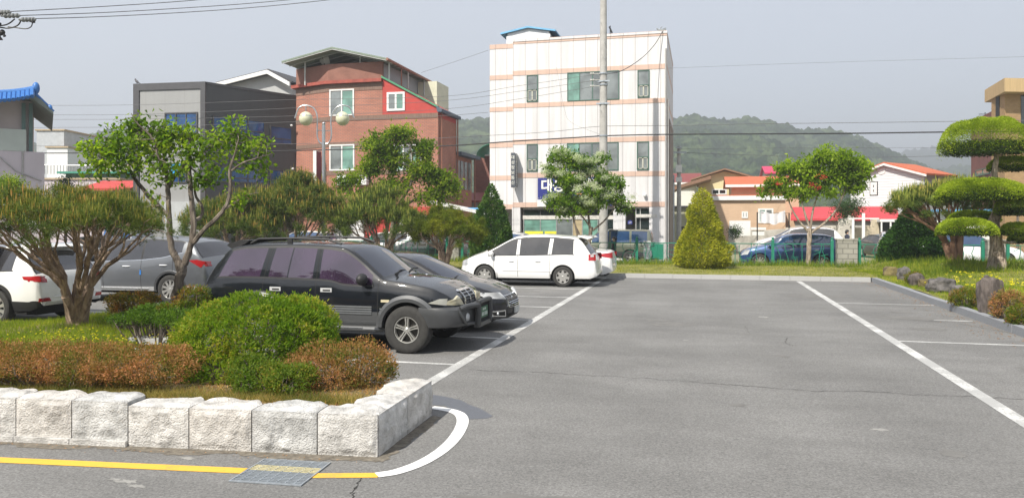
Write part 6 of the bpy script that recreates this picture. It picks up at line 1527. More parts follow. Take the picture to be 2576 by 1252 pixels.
# red blossoms hung in the crown
P = gauss_pts(np.array([tuple(W(x, y, d_-.9)) for x, y in ((2063,440),(2072,445),(2050,472),(1958,462),(2040,463))]), 120, (.10,.08,.06)); o = leaves('red_blossom', P, rng.normal(size=P.shape), .08, .5, leafm('blossom_red', (0.420,0.030,0.030), (0.620,0.050,0.060), (0.700,0.120,0.080), trans=.2), gt.e); o.location = -gt.off
P = gauss_pts(np.array([tuple(W(x, y, d_+.4)) for x, y in ((2140,530),(2115,520),(2165,520),(2150,500))]), 1, (.1,.1,.1))
leafy('small_evergreen', 'small dark round evergreen against the red metal roof', W(2128, 590, 50), [[(2128,600,.08),(2128,560,.07),(2130,540,.05)]], [(2130,530,32,18),(2145,515,18,14),(2108,528,16,12)], 50, 60, 2600, .16, .35, leafm('dark_leaf', (0.013,0.044,0.013), (0.037,0.088,0.022), (0.075,0.138,0.037), trans=.2), bark, 14, .02, sig=.25)
leafy('bush', 'tiny round green bush in front of the white board', W(1850, 600, 52), [[(1850,600,.03),(1850,585,.02)]], [(1850,583,14,16)], 52, 30, 1200, .12, .4, MC['dark_leaf'], bark, 15, .01, sig=.12, cat='shrub')
for x, y, d, rx, ry, lb in ((165,500,42,25,50,'dark leafy tree in the gap between the pink wall and the shelter'), (22,470,33,24,16,'rounded bright green bush top at the far left above the pine'), (2560,500,41,30,20,'bright leafy bush behind the topiary at the right edge')):
    leafy('garden_tree', lb, W(x, 640, d), [[(x,650,.08),(x,570,.07),(x,y,.03)]], [(x,y,rx,ry)], d, 60, 3200, .14, .4, green1 if d != 42 else MC['dark_leaf'], bark, int(x), .015, sig=.18)

# --- conical evergreens
def cone_tree(label, base, prof, mat, n, ls, wr, squash=1.0, seed=0, name='conical_evergreen', up=.5, lump=.16, core=(.01,.03,.01), lab2=None):
    """prof: list of (z, r)"""
    t = Thing(name, tuple(base), label, 'evergreen tree'); rnd = np.random.default_rng(seed)
    z0, z1 = prof[0][0], prof[-1][0]; zs = np.array([p[0] for p in prof]); rs = np.array([p[1] for p in prof])
    q = MB(); q.tube([(base[0], base[1], base[2]-.1), (base[0], base[1], base[2]+z1*.5), (base[0], base[1], base[2]+z1*.9)], [.09,.06,.02], 8)
    for i in range(46):
        z = z0+(z1-z0)*rnd.uniform(.02, .85); a = rnd.uniform(0, 6.28); r = np.interp(z, zs, rs)*.8; q.tube([(base[0], base[1], base[2]+z*.9), (base[0]+r*math.cos(a), base[1]+r*math.sin(a)*squash, base[2]+z)], [.02,.006], 4)
    t.part(q, 'trunk', bark)
    lz = rnd.uniform(z0, z1, 130); la = rnd.uniform(0, 2*np.pi, 130); lh = rnd.uniform(-1, 1, 130)
    z = z0+(z1-z0)*(1-np.sqrt(rnd.uniform(0, 1, n))); a = rnd.uniform(0, 2*np.pi, n); rad = np.interp(z, zs, rs)
    # lumps of spray standing out of or sunk into the surface
    da = np.abs((a[:, None]-la[None, :]+np.pi) % (2*np.pi)-np.pi)*np.maximum(rad, .2)[:, None]; dz = np.abs(z[:, None]-lz[None, :]); w = np.exp(-(da**2+dz**2)/(.22**2)); bump = (w*lh[None, :]).sum(1).clip(-1, 1)
    dep = rnd.uniform(0, 1, n)**2.2
    r = rad*(1+lump*bump)*(1-.45*dep)+rnd.normal(size=n)*.02
    P = np.stack([base[0]+r*np.cos(a), base[1]+r*np.sin(a)*squash, base[2]+z+rnd.normal(size=n)*.03], 1)
    Dv = np.stack([np.cos(a), np.sin(a), np.full(n, up)], 1)+rnd.normal(size=(n, 3))*.55
    o = leaves('crown', P, Dv, ls*rnd.uniform(.5, 1.25, n), wr, mat, t.e, cup=.05); o.location = -t.off
    return t
firm = leafm('fir_leaf', (0.020,0.068,0.020), (0.060,0.145,0.031), (0.145,0.238,0.085), trans=.2, posvar=2.5); thm = leafm('thuja_leaf', (.15,.19,.02), (.36,.38,.04), (.52,.52,.09), trans=.25, posvar=2.2); drkm = leafm('cypress_leaf', (0.010,0.037,0.010), (0.025,0.081,0.015), (0.062,0.150,0.025), trans=.15, posvar=1.8)
b_ = W(1236, 664, 34.0); h_ = lambda y, d: (HY-y)/F_*d+HC
k_ = 34.0/F_
cone_tree('narrow dark green conical fir left of the white people carrier', (b_.x, b_.y, .12), [(.15,.50),(.35,.92),(.9,.95),(1.5,.80),(2.2,.60),(2.9,.34),(3.3,.15),(3.62,.02)], firm, 22000, .13, .42, seed=2)
b_ = W(1766, 672, 31.5); 
cone_tree('yellow-green conical thuja bush in front of the green fence', (b_.x, b_.y, .12), [(.0,.75),(.25,1.12),(.7,1.12),(1.1,.88),(1.6,.70),(2.1,.58),(2.6,.42),(3.0,.30),(3.2,.12),(3.3,.02)], thm, 26000, .11, .38, seed=3, lump=.20)
b_ = W(2298, 674, 32.0)
cone_tree('broad very dark conical evergreen left of the red-barked pine', (b_.x, b_.y, .12), [(.0,1.15),(.35,1.32),(.8,1.25),(1.3,1.0),(1.8,.72),(2.3,.42),(2.6,.2),(2.8,.02)], drkm, 34000, .14, .45, seed=4)

# --- cloud-pruned topiary
d_ = 25.0; tb = W(2506, 690, d_); tb.z = .36
tp = Thing('topiary_tree', tuple(tb), 'cloud-pruned topiary tree with flat clipped green pads on a gnarled pale trunk', 'topiary tree')
q = MB(); stem = catmull([W(x, y, d_+o) for x, y, o in ((2505,692,0),(2508,650,0),(2506,600,.05),(2500,560,.1),(2512,520,.05),(2504,480,0),(2502,440,0),(2506,400,0),(2508,370,0))], 8)
n_ = len(stem); rr = [.33-.20*min(1, i/(n_*.22))*.75-.12*(i/n_) for i in range(n_)]; rr = [max(.06, r) for r in rr]
q.tube(stem, rr, 16, rough=.16)
for k in range(9):
    a = 2*math.pi*k/9; 
    q.tube([p+Vector((math.cos(a+i*.09)*r*.85, math.sin(a+i*.09)*r*.85, 0)) for i, (p, r) in enumerate(zip(stem[:int(n_*.65)], rr))], [.055]*int(n_*.65), 6, rough=.25)
pads = [(2482,350,108,46,0),(2548,414,58,17,.3),(2465,480,102,26,-.5),(2432,574,66,20,-.9),(2558,520,48,24,-.4),(2562,578,40,14,-.6),(2448,546,60,14,1.2),(2565,490,36,12,.8),(2570,600,30,12,.6)]
for x, y, rx, ry, o_ in pads:
    p0 = min(stem, key=lambda s: abs(s.z-(HC-(y+ry*.6-HY)/F_*d_)-.0)); p1 = W(x, y+ry*.55, d_+o_); q.tube([p0, p0.lerp(p1, .5)+Vector((0,0,-.06)), p1], [.07,.05,.03], 7, rough=.15)
    for i in range(7): q.tube([p1, p1+Vector((random.uniform(-.7,.7)*rx*d_/F_, random.uniform(-.5,.5)*rx*d_/F_, .02))], [.022,.01], 5)
tp.part(q, 'trunk', bark_pale, smooth=True)
topm = leafm('topiary_leaf', (.13,.20,.02), (.29,.40,.035), (.46,.56,.09), trans=.25, posvar=2.4)
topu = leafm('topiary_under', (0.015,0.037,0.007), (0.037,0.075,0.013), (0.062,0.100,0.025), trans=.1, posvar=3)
for x, y, rx, ry, o_ in pads:
    c = W(x, y+ry*.7, d_+o_); a_, h_ = rx*d_/F_, 1.75*ry*d_/F_; n = int(15000*(a_**1.3)+2500)
    th = rng.uniform(0, 2*np.pi, n); u = np.sqrt(rng.uniform(0, 1, n)); lump_ = .035*np.sin(th*5+x)+.02*np.sin(u*9+th*3)
    X = u*np.cos(th)*a_*(1+lump_); Yv = u*np.sin(th)*a_*.85*(1+lump_); Z = h_*np.maximum(0, 1-u**3.2)**.55*(1+lump_)-rng.uniform(0, 1, n)**4*h_*.3
    P = np.stack([X, Yv, Z], 1)+np.array(c)+rng.normal(size=(n, 3))*.012
    Nn = np.stack([np.cos(th)*u**2*1.3, np.sin(th)*u**2*1.3, .9-.5*u], 1)+rng.normal(size=(n, 3))*.33
    o = leaves('foliage_pad', P, Nn, .06*rng.uniform(.6, 1.2, n), .35, topm, tp.e, cup=0); o.location = -tp.off
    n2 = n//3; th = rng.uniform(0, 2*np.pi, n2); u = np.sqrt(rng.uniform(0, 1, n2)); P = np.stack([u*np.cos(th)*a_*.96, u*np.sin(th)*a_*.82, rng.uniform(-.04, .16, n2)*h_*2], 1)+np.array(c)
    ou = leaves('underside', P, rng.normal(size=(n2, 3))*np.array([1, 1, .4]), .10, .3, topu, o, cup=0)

# --- clipped shrubs in the planter
def shrub(label, lobes, mat, n, ls, wr=.42, name='shrub', seed=0, stem_z=None, inner=.55, cat='shrub', flat=.0, mats2=None, up=.45, clump=.05):
    """lobes: (cx,cy,cz,rx,ry,rz) ellipsoids; leaves crowd the skin and stand in clumps"""
    r_ = np.random.default_rng(seed); L = np.array(lobes); c0 = L[:, :3].mean(0); zb_ = stem_z if stem_z is not None else (L[:, 2]-L[:, 5]).min()
    t = Thing(name, (c0[0], c0[1], zb_), label, cat); q = MB()
    vol = (L[:, 3]*L[:, 4]+L[:, 4]*L[:, 5]+L[:, 3]*L[:, 5]); pr = vol/vol.sum()
    ncl = n//14; k = r_.choice(len(L), ncl, p=pr); v = unit(r_.normal(size=(ncl, 3))); dep = 1-inner*r_.uniform(0, 1, ncl)**2.5
    lumps = unit(r_.normal(size=(60, 3))); lh = r_.uniform(-1, 1, 60); w = np.exp(-((v[:, None]-lumps[None])**2).sum(2)/.05); bp = (w*lh).sum(1).clip(-1, 1)
    Cc = L[k, :3]+v*L[k, 3:]*(dep*(1+.07*bp))[:, None]
    keep = np.ones(ncl, bool)
    for i in range(len(L)):
        e = (((Cc-L[i, :3])/L[i, 3:])**2).sum(1); keep &= ~((e < .45) & (k != i))
    keep &= Cc[:, 2] > zb_-.02
    Cc, v = Cc[keep], v[keep]; m = len(Cc)*14
    P = np.repeat(Cc, 14, 0)+r_.normal(size=(m, 3))*clump*.5; Dv = np.repeat(v, 14, 0)*.7+np.array([0, 0, up])+r_.normal(size=(m, 3))*.75
    for i in range(70):
        j = r_.integers(0, len(Cc)); a = Cc[j]; b = np.array([c0[0]*.4+a[0]*.6, c0[1]*.4+a[1]*.6, zb_]); q.tube([tuple(b), tuple((a+b)/2+r_.normal(size=3)*.03), tuple(a)], [.012,.008,.004], 4, cap=False)
    t.part(q, 'stems', bark)
    o = leaves('foliage', P, Dv, ls*r_.uniform(.6, 1.2, m), wr, mat, t.e, cup=.1); o.location = -t.off
    return t
greenb = leafm('box_leaf', (.08,.17,.02), (.19,.30,.035), (.42,.38,.10), trans=.35, posvar=2.0); rust = leafm('azalea_rust', (.10,.17,.03), (.30,.17,.10), (.52,.25,.20), trans=.25, posvar=3.4); mixl = leafm('azalea_mixed', (.07,.15,.02), (.17,.19,.03), (.34,.16,.09), trans=.28, posvar=3.0); rustd = leafm('azalea_dark', (0.051,0.085,0.017), (0.187,0.128,0.034), (0.340,0.153,0.068), trans=.2, posvar=3.4)
def lobe(x, y, d, rx, ry, rd):   # lump seen at x,y, with pixel radii and a depth radius in metres
    p = W(x, y, d); return (p.x, p.y, p.z, rx*d/F_, rd, ry*d/F_)
d_ = 9.3
shrub('large rounded light green shrub in the planter, hiding the rear of the black wagon', [lobe(640,856,9.2,200,108,.85), lobe(560,880,8.9,125,86,.6), lobe(735,842,9.3,108,92,.7), lobe(545,935,8.5,105,42,.4)], greenb, 62000, .046, .42, seed=21, stem_z=.36, inner=.35, clump=.04)
shrub('rusty orange azalea shrub at the tip of the stone planter', [lobe(840,925,8.45,135,62,.45), lobe(905,920,8.3,80,62,.4), lobe(800,950,8.1,120,48,.35), lobe(940,940,8.2,48,50,.35)], rust, 30000, .031, .42, seed=22, stem_z=.36)
shrub('low green azalea between the large shrub and the rusty one', [lobe(668,955,7.9,72,38,.35), lobe(735,955,7.75,55,36,.3), lobe(625,935,8.1,35,40,.3)], leafm('azalea_green', (.07,.15,.02), (.15,.22,.04), (.30,.22,.07), trans=.3, posvar=3), 11000, .036, .45, seed=23, stem_z=.36)
shrub('long low rust and green azalea hedge along the left of the planter', [lobe(x, y+7, dd, 75, 43, .48) for x, y, dd in ((-150,905,8.1),(-80,902,8.1),(-20,903,8.2),(40,902,8.2),(105,900,8.15),(170,902,8.1),(235,905,8.05),(300,905,8.0),(360,910,8.0),(415,912,8.0))], rust, 62000, .030, .42, seed=24, stem_z=.36, name='hedge', cat='hedge')
shrub('dark brownish azalea on thin stems in front of the grey crossover', [lobe(335,755,13.4,62,20,.4), lobe(330,775,13.4,50,18,.35)], rustd, 6500, .045, .42, seed=25, stem_z=.2)
shrub('small rusty-green shrub at the rear lamp of the black wagon', [lobe(490,745,12.5,28,26,.3), lobe(455,775,12.3,45,16,.35)], mixl, 4200, .045, .42, seed=26, stem_z=.25)
shrub('dark green ground shrub at the foot of the forked persimmon tree', [lobe(400,785,12.2,80,16,.5), lobe(350,800,12.0,70,10,.4), lobe(450,800,11.6,50,16,.4)], leafm('low_green', (0.034,0.085,0.017), (0.085,0.170,0.025), (0.153,0.255,0.034), trans=.25, posvar=3), 9000, .05, .35, seed=27, stem_z=.18)
# azaleas on the right bank
for i, (x, y, d, rx, ry, mt, lb) in enumerate(((2430,752,17.3,38,26,mixl,'green-gold azalea clump left of the tall upright boulder'), (2538,768,15.1,40,38,rust,'rust-red azalea clump right of the tall upright boulder'), (2572,795,14.3,34,28,mixl,'mixed azalea at the right edge near the kerb'), (2300,700,23.5,22,16,mixl,'low azalea tuft between the small bank boulders'), (2375,738,21.2,16,12,mixl,'small azalea tuft below the pale boulder'))):
    shrub(lb, [lobe(x, y, d, rx, ry, .3)], mt, 4200 if i < 3 else 2400, .048, .42, seed=40+i, stem_z=.15)

# --- grass
grassm = leafm('grass_blade', (0.102,0.145,0.020), (0.221,0.272,0.037), (0.442,0.425,0.102), trans=.3, posvar=1.3); grass2 = leafm('grass_mixed', (.09,.13,.03), (.22,.20,.09), (.44,.36,.20), trans=.3, posvar=2.0)
def scatter(name, fn, n, h, w, mat, lean=.35, label=None, cat='grass'):
    P = np.array([fn() for _ in range(n)]); Dv = rng.normal(size=(n, 3))*lean+np.array([0, 0, 1])
    o = blade_mesh(name, P, Dv, h*rng.uniform(.4, 1.3, n), w, mat, None, 'stuff'); 
    if label: o['label'] = label; o['category'] = cat
    return o
ru = random.uniform
def f1():
    x, y = ru(-14, 16), ru(28.2, 35.4); return (x, y, gz(x, y)-.02)
scatter('grass_strip', f1, 60000, .08, .014, grassm, label='short grass on the raised strip beside the far fence')
def f2():
    x = 5.85+abs(random.gauss(0, 3.0)); y = ru(11, 34); return (x, y, gz(x, y)-.01)
scatter('grass_bank', f2, 52000, .10, .014, leafm('grass_fresh', (0.102,0.170,0.020), (0.221,0.306,0.037), (0.459,0.476,0.085), trans=.35, posvar=1.0), label='fresh grass on the bank right of the bays')
def f3():
    x, y = ru(-13, 14), ru(34.2, 35.5)
    return (x, y, gz(x, y))
scatter('tall_weeds', f3, 7000, .30, .022, leafm('weed_blade', (0.068,0.136,0.020), (0.170,0.255,0.034), (0.340,0.374,0.068), trans=.3, posvar=1.5), .3, 'taller weeds along the foot of the green fence', 'weeds')
def f4():
    x = random.choice((ru(9, 15), ru(7, 9.5))); y = ru(27, 33); return (x, y, gz(x, y))
scatter('bank_weeds', f4, 5000, .28, .02, MC['weed_blade'], .35, 'tall weeds around the topiary trunk', 'weeds')
def flowers(name, cs, n, sig, s, label):
    n = n//2; P = gauss_pts(np.array([tuple(c) for c in cs]), n, sig); P[:, 2] = np.array([gz(p[0], p[1]) if p[1] > 11.5 and p[0] > 5 else .3 for p in P])+rng.uniform(.08, .22, len(P))
    st = blade_mesh(name, np.repeat(P-np.array([0,0,.12]), 1, 0), np.tile([0,0,1.], (len(P),1)), .12, .01, MC['grass_fresh'], None, 'stuff')
    V = []; 
    Pn = np.repeat(P, 5, 0); Dv = rng.normal(size=Pn.shape)*np.array([1,1,.35]); o = leaves(name.replace('stalks', 'blossoms'), Pn, Dv, s, .6, leafm('flower_yellow', (0.720,0.600,0.020), (0.820,0.700,0.030), (0.850,0.780,0.080), trans=.3), None, 'stuff'); tag(o, label, 'flowers'); tag(st, label+', thin green stalks', 'flower stalks')
flowers('yellow_flower_stalks', [G(x, y, .35) for x, y in ((2415,708),(2435,704),(2450,709),(2400,714),(2560,722),(2545,726),(2500,716),(2530,712),(2480,724),(2425,697))], 170, (.28,.28,.02), .045, 'small yellow wildflowers in the grass of the right bank')
# ------------------------------------------------------------- planter, rocks, fence, poles, people, hills, air
from mathutils import noise as mn
def fr(x): return 6.24+.105*(x+2.78)
stone = M('rock_face_granite', (.43,.42,.40), .9, .25, 7, bump=1.0, bscale=60, var2=(.60,.59,.57))
stones = [stone, M('rock_face_warm', (.46,.44,.41), .9, .25, 6, bump=1.0, bscale=60, var2=(.62,.60,.57)), M('rock_face_cool', (.38,.38,.37), .9, .28, 6, bump=1.0, bscale=60, var2=(.53,.53,.52))]
WA_, WB_ = Vector((-9.3, fr(-9.3))), Vector((-2.78, 6.24)); WC_ = Vector((-2.82, 7.72))
pw = Thing('stone_planter_wall', (-5, fr(-5), 0), 'low planter wall of rough-faced pale granite blocks with a sharp corner, along the front left', 'planter wall')
def rock_block(T, u0, u1, h, D, seed, slab=False):
    q = MB(); g = .006; u0 += g; u1 -= g; w = u1-u0; nu, nz, nt_ = 44, 30, 20; sv = Vector((seed*7.3, seed*3.1, 0))
    tone = 1
    def chip(p, k):      # faceted, chisel-struck relief
        d_, _ = mn.voronoi(p*k); return d_[0]
    def fn(u, z):
        j_ = .020*abs(mn.noise(Vector((u*6, z*6, 5))+sv)); e = min((u-u0-.010)/(.022+j_), (u1-.010-u)/(.022+j_), (h-.022-z)/(.02+j_), (z-.02)/(.035+j_), 1); e = max(0, e)**.7
        n_ = mn.fractal(Vector((u*3, z*3, 0))+sv, .9, 2.1, 5)*.020+(.30-chip(Vector((u, z*.8, 0))+sv, 7))*.035+(.3-chip(Vector((u, z, 4))+sv, 19))*.012
        return e*max(.008, .022+n_)
    V_ = []; F2 = []
    for j in range(nz+1):
        for i in range(nu+1):
            u, z = u0+w*i/nu, h*j/nz; V_.append((u, fn(u, z), z))
    base = len(V_)
    for j in range(1, nt_+1):
        t = j/nt_
        for i in range(nu+1):
            u = u0+w*i/nu; dd = D*t; e = min(1, max(0, (dd-.045)/.05)); ej = max(0, min((u-u0)/.04, (u1-u)/.04, 1))
            zz_ = h+e*(.004+.018*ej*(1-abs(2*t-1)**3)+mn.fractal(Vector((u*4, dd*4, 9))+sv, .9, 2.1, 5)*.016*ej+(.3-chip(Vector((u, dd, 2))+sv, 8))*.022*ej)
            tr_ = max(0, 1-min(u-u0, u1-u)/.14); back = .06*mn.noise(Vector((u*5, 0, 2))+sv)*t-.13*t*tr_**1.3; sh = t*.10*(1 if i > nu/2 else -1)*0
            V_.append((u+sh, -(dd+back), zz_-(.10 if j == nt_ else 0)))
    for j in range(nz):
        for i in range(nu): a = j*(nu+1)+i; F2.append((a, a+1, a+nu+2, a+nu+1))
    row = lambda j: (nz*(nu+1) if j == 0 else base+(j-1)*(nu+1))
    for j in range(nt_):
        for i in range(nu): F2.append((row(j)+i, row(j)+i+1, row(j+1)+i+1, row(j+1)+i))
    for i_ in (0, nu):     # sides
        ring = [j*(nu+1)+i_ for j in range(nz+1)]+[row(j)+i_ for j in range(1, nt_+1)]; V_.append((V_[i_][0], -D, 0)); ring.append(len(V_)-1); F2.append(tuple(ring) if i_ == 0 else tuple(ring[::-1]))
    q.add([T @ Vector(v) for v in V_], F2); return q
Tw = wall_T(WA_, WB_); Lw = (WB_-WA_).length
def rel(x): return along(WA_, WB_, PL(x, 1100, WA_, WB_))
us = [0]+[rel(x) for x in (-400,-250,-110,40,180,322,475,633,798,951)]; us = [u for u in us if u > .02 or u == 0]
us = sorted(set([0.0]+[max(0, u) for u in us]))
for i in range(len(us)-1):
    lift = .055 if us[i+1] < rel(330) else 0
    q = rock_block(Tw @ Matrix.Translation((0, .0, lift)), us[i], us[i+1], .375-lift*.4, .40, i+1); pw.part(q, 'stone_block', stones[i % 3], smooth=True)
    if lift:
        q = MB(); q.box(us[i]+.004, us[i+1]-.004, -.3, .035, -.02, lift-.002, Tw); pw.part(q, 'footing_slab', stone)
Te = wall_T(WB_+Vector((.0, .012)), WC_); Le_ = (WC_-WB_).length
for i in range(2): q = rock_block(Te, .004+i*Le_/2, (i+1)*Le_/2, .375, .42, 31+i); pw.part(q, 'stone_block', stones[i], smooth=True)
Tb_ = wall_T(WC_, Vector((-8.0, 9.2)))
q = MB(); q.box(.0, 5.3, -.16, .0, -.02, .30, Tb_); pw.part(q, 'back_kerb', gran)
# planted soil with the grass on it
poly = [(-26, fr(-26)+.17), (-3.0, fr(-3.0)+.17), (-3.0, 7.6), (-8.0, 9.1), (-9.1, 11.2), (-9.6, 13.4), (-11.3, 14.3), (-11.9, 13.6), (-12.1, 12.1), (-13.5, 11.5), (-26, 11.4)]
def inside(x, y, P=poly):
    c = False; j = len(P)-1
    for i in range(len(P)):
        if (P[i][1] > y) != (P[j][1] > y) and x < (P[j][0]-P[i][0])*(y-P[i][1])/(P[j][1]-P[i][1])+P[i][0]: c = not c
        j = i
    return c
def pz(x, y): 
    t = max(0, min(1, (y-7.2)/3.5)); return .335-.155*t+.03*math.sin(x*2.1)*math.sin(y*1.7)*t+(.02 if y < 7 else 0)
q = MB(); n1, n2 = 150, 70; gx_ = np.linspace(-26, -3, n1); gy_ = np.linspace(3.5, 14.4, n2); idx = {}
for i in range(n1):
    for j in range(n2):
        if inside(gx_[i], gy_[j]): idx[(i, j)] = len(q.v); q.v.append((gx_[i], gy_[j], pz(gx_[i], gy_[j])))
for (i, j) in list(idx):
    k_ = [(i, j), (i+1, j), (i+1, j+1), (i, j+1)]
    if all(k in idx for k in k_): q.f.append(tuple(idx[k] for k in k_)); q.mi.append(0)
q.build('planter_soil', M('planter_turf', (.10,.10,.035), .95, .4, 3, bump=.8, bscale=50, var2=(.20,.14,.08)), smooth='all', kind='structure')
q = MB(); ring = [(x, y) for x, y in poly]
for i in range(len(ring)):
    a, b = ring[i], ring[(i+1) % len(ring)]
    if i == 0: continue
    q.add([(a[0], a[1], -.02), (b[0], b[1], -.02), (b[0], b[1], pz(*b)+.0), (a[0], a[1], pz(*a)+.0)], [(0,1,2,3)])
q.build('planter_soil_edge', soil, kind='structure')
def fp(y0, y1, x0, x1):
    def f():
        while True:
            x, y = ru(x0, x1), ru(y0, y1)
            if inside(x, y): return (x, y, pz(x, y)-.01)
    return f
scatter('planter_grass', fp(8.2, 14.2, -14.5, -4), 42000, .10, .010, MC['grass_fresh'], .4, 'fresh grass in the planter round the left pine')
def f5():
    while True:
        x = ru(-9, -3.2); y = fr(x)+.36+abs(random.gauss(0, .22))
        if inside(x, y): return (x, y, pz(x, y)-.005)
scatter('edge_grass', f5, 15000, .09, .006, grass2, .7, 'straggly straw and green grass behind the granite blocks')
def f6():
    while True:
        x = ru(-5.2, -3.2); y = ru(6.3, 8.2)
        if inside(x, y): return (x, y, pz(x, y)-.005)
scatter('dry_litter', f6, 6000, .05, .009, leafm('litter', (0.204,0.102,0.051), (0.408,0.221,0.102), (0.612,0.425,0.221), trans=.1, posvar=3), 1.6, 'dry needles and twigs on the soil at the planter tip', 'litter')
P = [G(x, y, .28) for x, y in ((25,860),(80,850),(140,845),(190,850),(215,862),(250,856),(290,862),(300,850),(265,872),(350,850),(400,868))]
Pc = gauss_pts(np.array([tuple(p) for p in P]), 120, (.28,.25,.01)); Pc[:, 2] = np.array([pz(p[0], p[1]) for p in Pc])+rng.uniform(.07, .16, len(Pc)); Pn = np.repeat(Pc, 5, 0)
o = leaves('yellow_blossoms', Pn, rng.normal(size=Pn.shape)*np.array([1,1,.35]), .020, .6, MC['flower_yellow'], None, 'stuff'); tag(o, 'tiny yellow flowers in the planter grass below the left pine', 'flowers')
q = MB(); p = G(398, 852, .25); q.box(p.x-.45, p.x+.3, p.y-.12, p.y+.12, .18, .27); o = q.build('stone_slab', gran); tag(o, 'grey stone slab half hidden between hedge and large green shrub', 'stone slab')
# boulders
rockm = M('boulder', (.045,.036,.032), .9, .45, 6, bump=1, bscale=18, var2=(.12,.10,.09), stretch=(1.6,1.6,.35)); rockl = M('boulder_pale', (.05,.047,.045), .9, .4, 5, bump=1, bscale=16, var2=(.13,.12,.115)); mossy = M('boulder_mossy', (.08,.06,.035), .9, .4, 4, bump=.9, bscale=16, var2=(.16,.13,.05))
def boulder(x0, x1, y0, y1, d, mt, label, dr=.7, seed=0, sq=.35):
    c = W((x0+x1)/2, (y0+y1)/2, d); rx = (x1-x0)/2*d/F_; rz = (y1-y0)/2*d/F_*1.12; bm = bmesh.new(); bmesh.ops.create_icosphere(bm, subdivisions=4, radius=1)
    for v in bm.verts:
        p = v.co.copy(); m = max(abs(p.x), abs(p.y), abs(p.z)); p = p.lerp(p/m, sq); s_ = Vector((seed*5.1, seed, 0))
        n_ = mn.fractal(p*1.1+s_, .9, 2.0, 3)*.22+mn.noise(Vector((p.x*3.2, p.y*3.2, p.z*.5))+s_)*.10
        p *= 1+n_; v.co = Vector((p.x*rx, p.y*rx*dr, p.z*rz))
    me = bpy.data.meshes.new('boulder'); bm.to_mesh(me); bm.free(); me.materials.append(mt); o = bpy.data.objects.new('boulder', me); C.objects.link(o); o.location = (c.x, c.y, c.z-.06*rz)
    for p in me.polygons: p.use_smooth = True
    me.set_sharp_from_angle(angle=R(35)); tag(o, label, 'boulder', 'boulders along the right bank'); return o
boulder(2462,2521,699,792,16.1,rockm,'tallest upright brown boulder on the right bank',.6,1,.45)
boulder(2334,2400,700,736,20.4,rockl,'broad pale grey boulder on the bank left of the tall upright one',.8,2); boulder(2391,2428,718,750,19.0,rockl,'squat grey boulder between the broad pale one and the gold-green azalea',.8,3)
boulder(2285,2324,688,720,23.0,rockm,'dark boulder beside a small azalea near the kerb corner',.8,4); boulder(2312,2342,702,724,22.0,mossy,'small mossy boulder touching the broad pale one',.8,5)
boulder(2258,2290,673,706,25.2,rockl,'pale boulder second from the kerb corner',.8,6); boulder(2223,2264,672,708,26.4,mossy,'orange mossy boulder nearest the kerb corner',.8,7)
boulder(2530,2568,774,812,14.7,rockm,'low dark boulder under the azalea at the right edge',.8,8); boulder(2508,2526,786,802,15.5,mossy,'small rounded tan stone at the foot of the tall boulder',.9,9); boulder(2568,2604,772,822,14.2,rockl,'grey stone cut by the right edge of the view',.9,10)
# green fence in irregular pattern, with block pillars
fgreen = M('fence_green', (.015,.19,.12), .45, .15, 3); YF = 35.45
def fence(x0, x1, label, thick=(True, True), seed=0):
    a, b = FY(x0, 640, YF).x, FY(x1, 640, YF).x; rnd = random.Random(seed); t = Thing('metal_fence', (a, YF, 0), label, 'fence', 'green fence sections along the street')
    for k, x in enumerate((a, b)):
        if thick[k]:
            q = MB(); q.box(x-.06, x+.06, YF-.06, YF+.06, -.2, 1.22); q.lathe([(.062,1.22),(.05,1.25),(.03,1.26),(.055,1.29),(.05,1.33),(0,1.35)], (x, YF, 0), 'Z', 12); t.part(q, 'post', fgreen)
    q = MB(); q.tube([(a, YF, 1.06), (b, YF, 1.06)], .02, 6); t.part(q, 'top_rail', fgreen)
    q = MB(); q.tube([(a, YF, .14), (b, YF, .14)], .016, 6); t.part(q, 'bottom_rail', fgreen)
    q = MB(); n = max(3, int((b-a)/.30)); 
    for i in range(1, n):
        x = a+(b-a)*i/n
        if i % 4 == 0: q.tube([(x, YF, .14), (x, YF, 1.06)], .016, 5)
        else:
            z = .14; xx = x+rnd.uniform(-.06, .06); P_ = [(xx, YF, z)]
            while z < .98: z = min(1.06, z+rnd.uniform(.16, .34)); xx += rnd.uniform(-.11, .11); P_.append((xx, YF, z))
            q.tube(P_, .016, 5)
            for k in range(2):
                z1 = rnd.uniform(.25, .9); q.tube([(x-.15, YF, z1+rnd.uniform(-.1,.1)), (x+.15, YF, z1+rnd.uniform(-.1,.1))], .014, 4)
    t.part(q, 'branch_pattern', fgreen)
for i, (x0, x1, lb) in enumerate(((700,935,'green fence section behind the tallest pine trunks'), (935,1125,'green fence section in front of the dark green car'), (1163,1330,'green fence section behind the narrow dark fir'), (1330,1470,'green fence section hidden by the white people carrier'), (1470,1602,'green fence section before the olive off-road car'), (1602,1775,'green fence section left of the yellow-green conical bush, by the green chair'), (1775,1944,'green fence section in front of the blue car bonnet'), (1944,2093,'green fence section behind the slim tree trunk'), (2162,2300,'green fence section just right of the stone pillar'), (2300,2472,'green fence section behind the red-barked pine stems'), (2535,2680,'green fence section at the right edge behind the topiary'))):
    fence(x0, x1, lb, (True, x1 not in (935, 1330, 1470, 1602, 1775, 1944, 2300)), seed=i)
blockm = brickm('pillar_block', (.33,.32,.28), (.28,.27,.24), (.17,.165,.15), .42, .22, .02, .25)
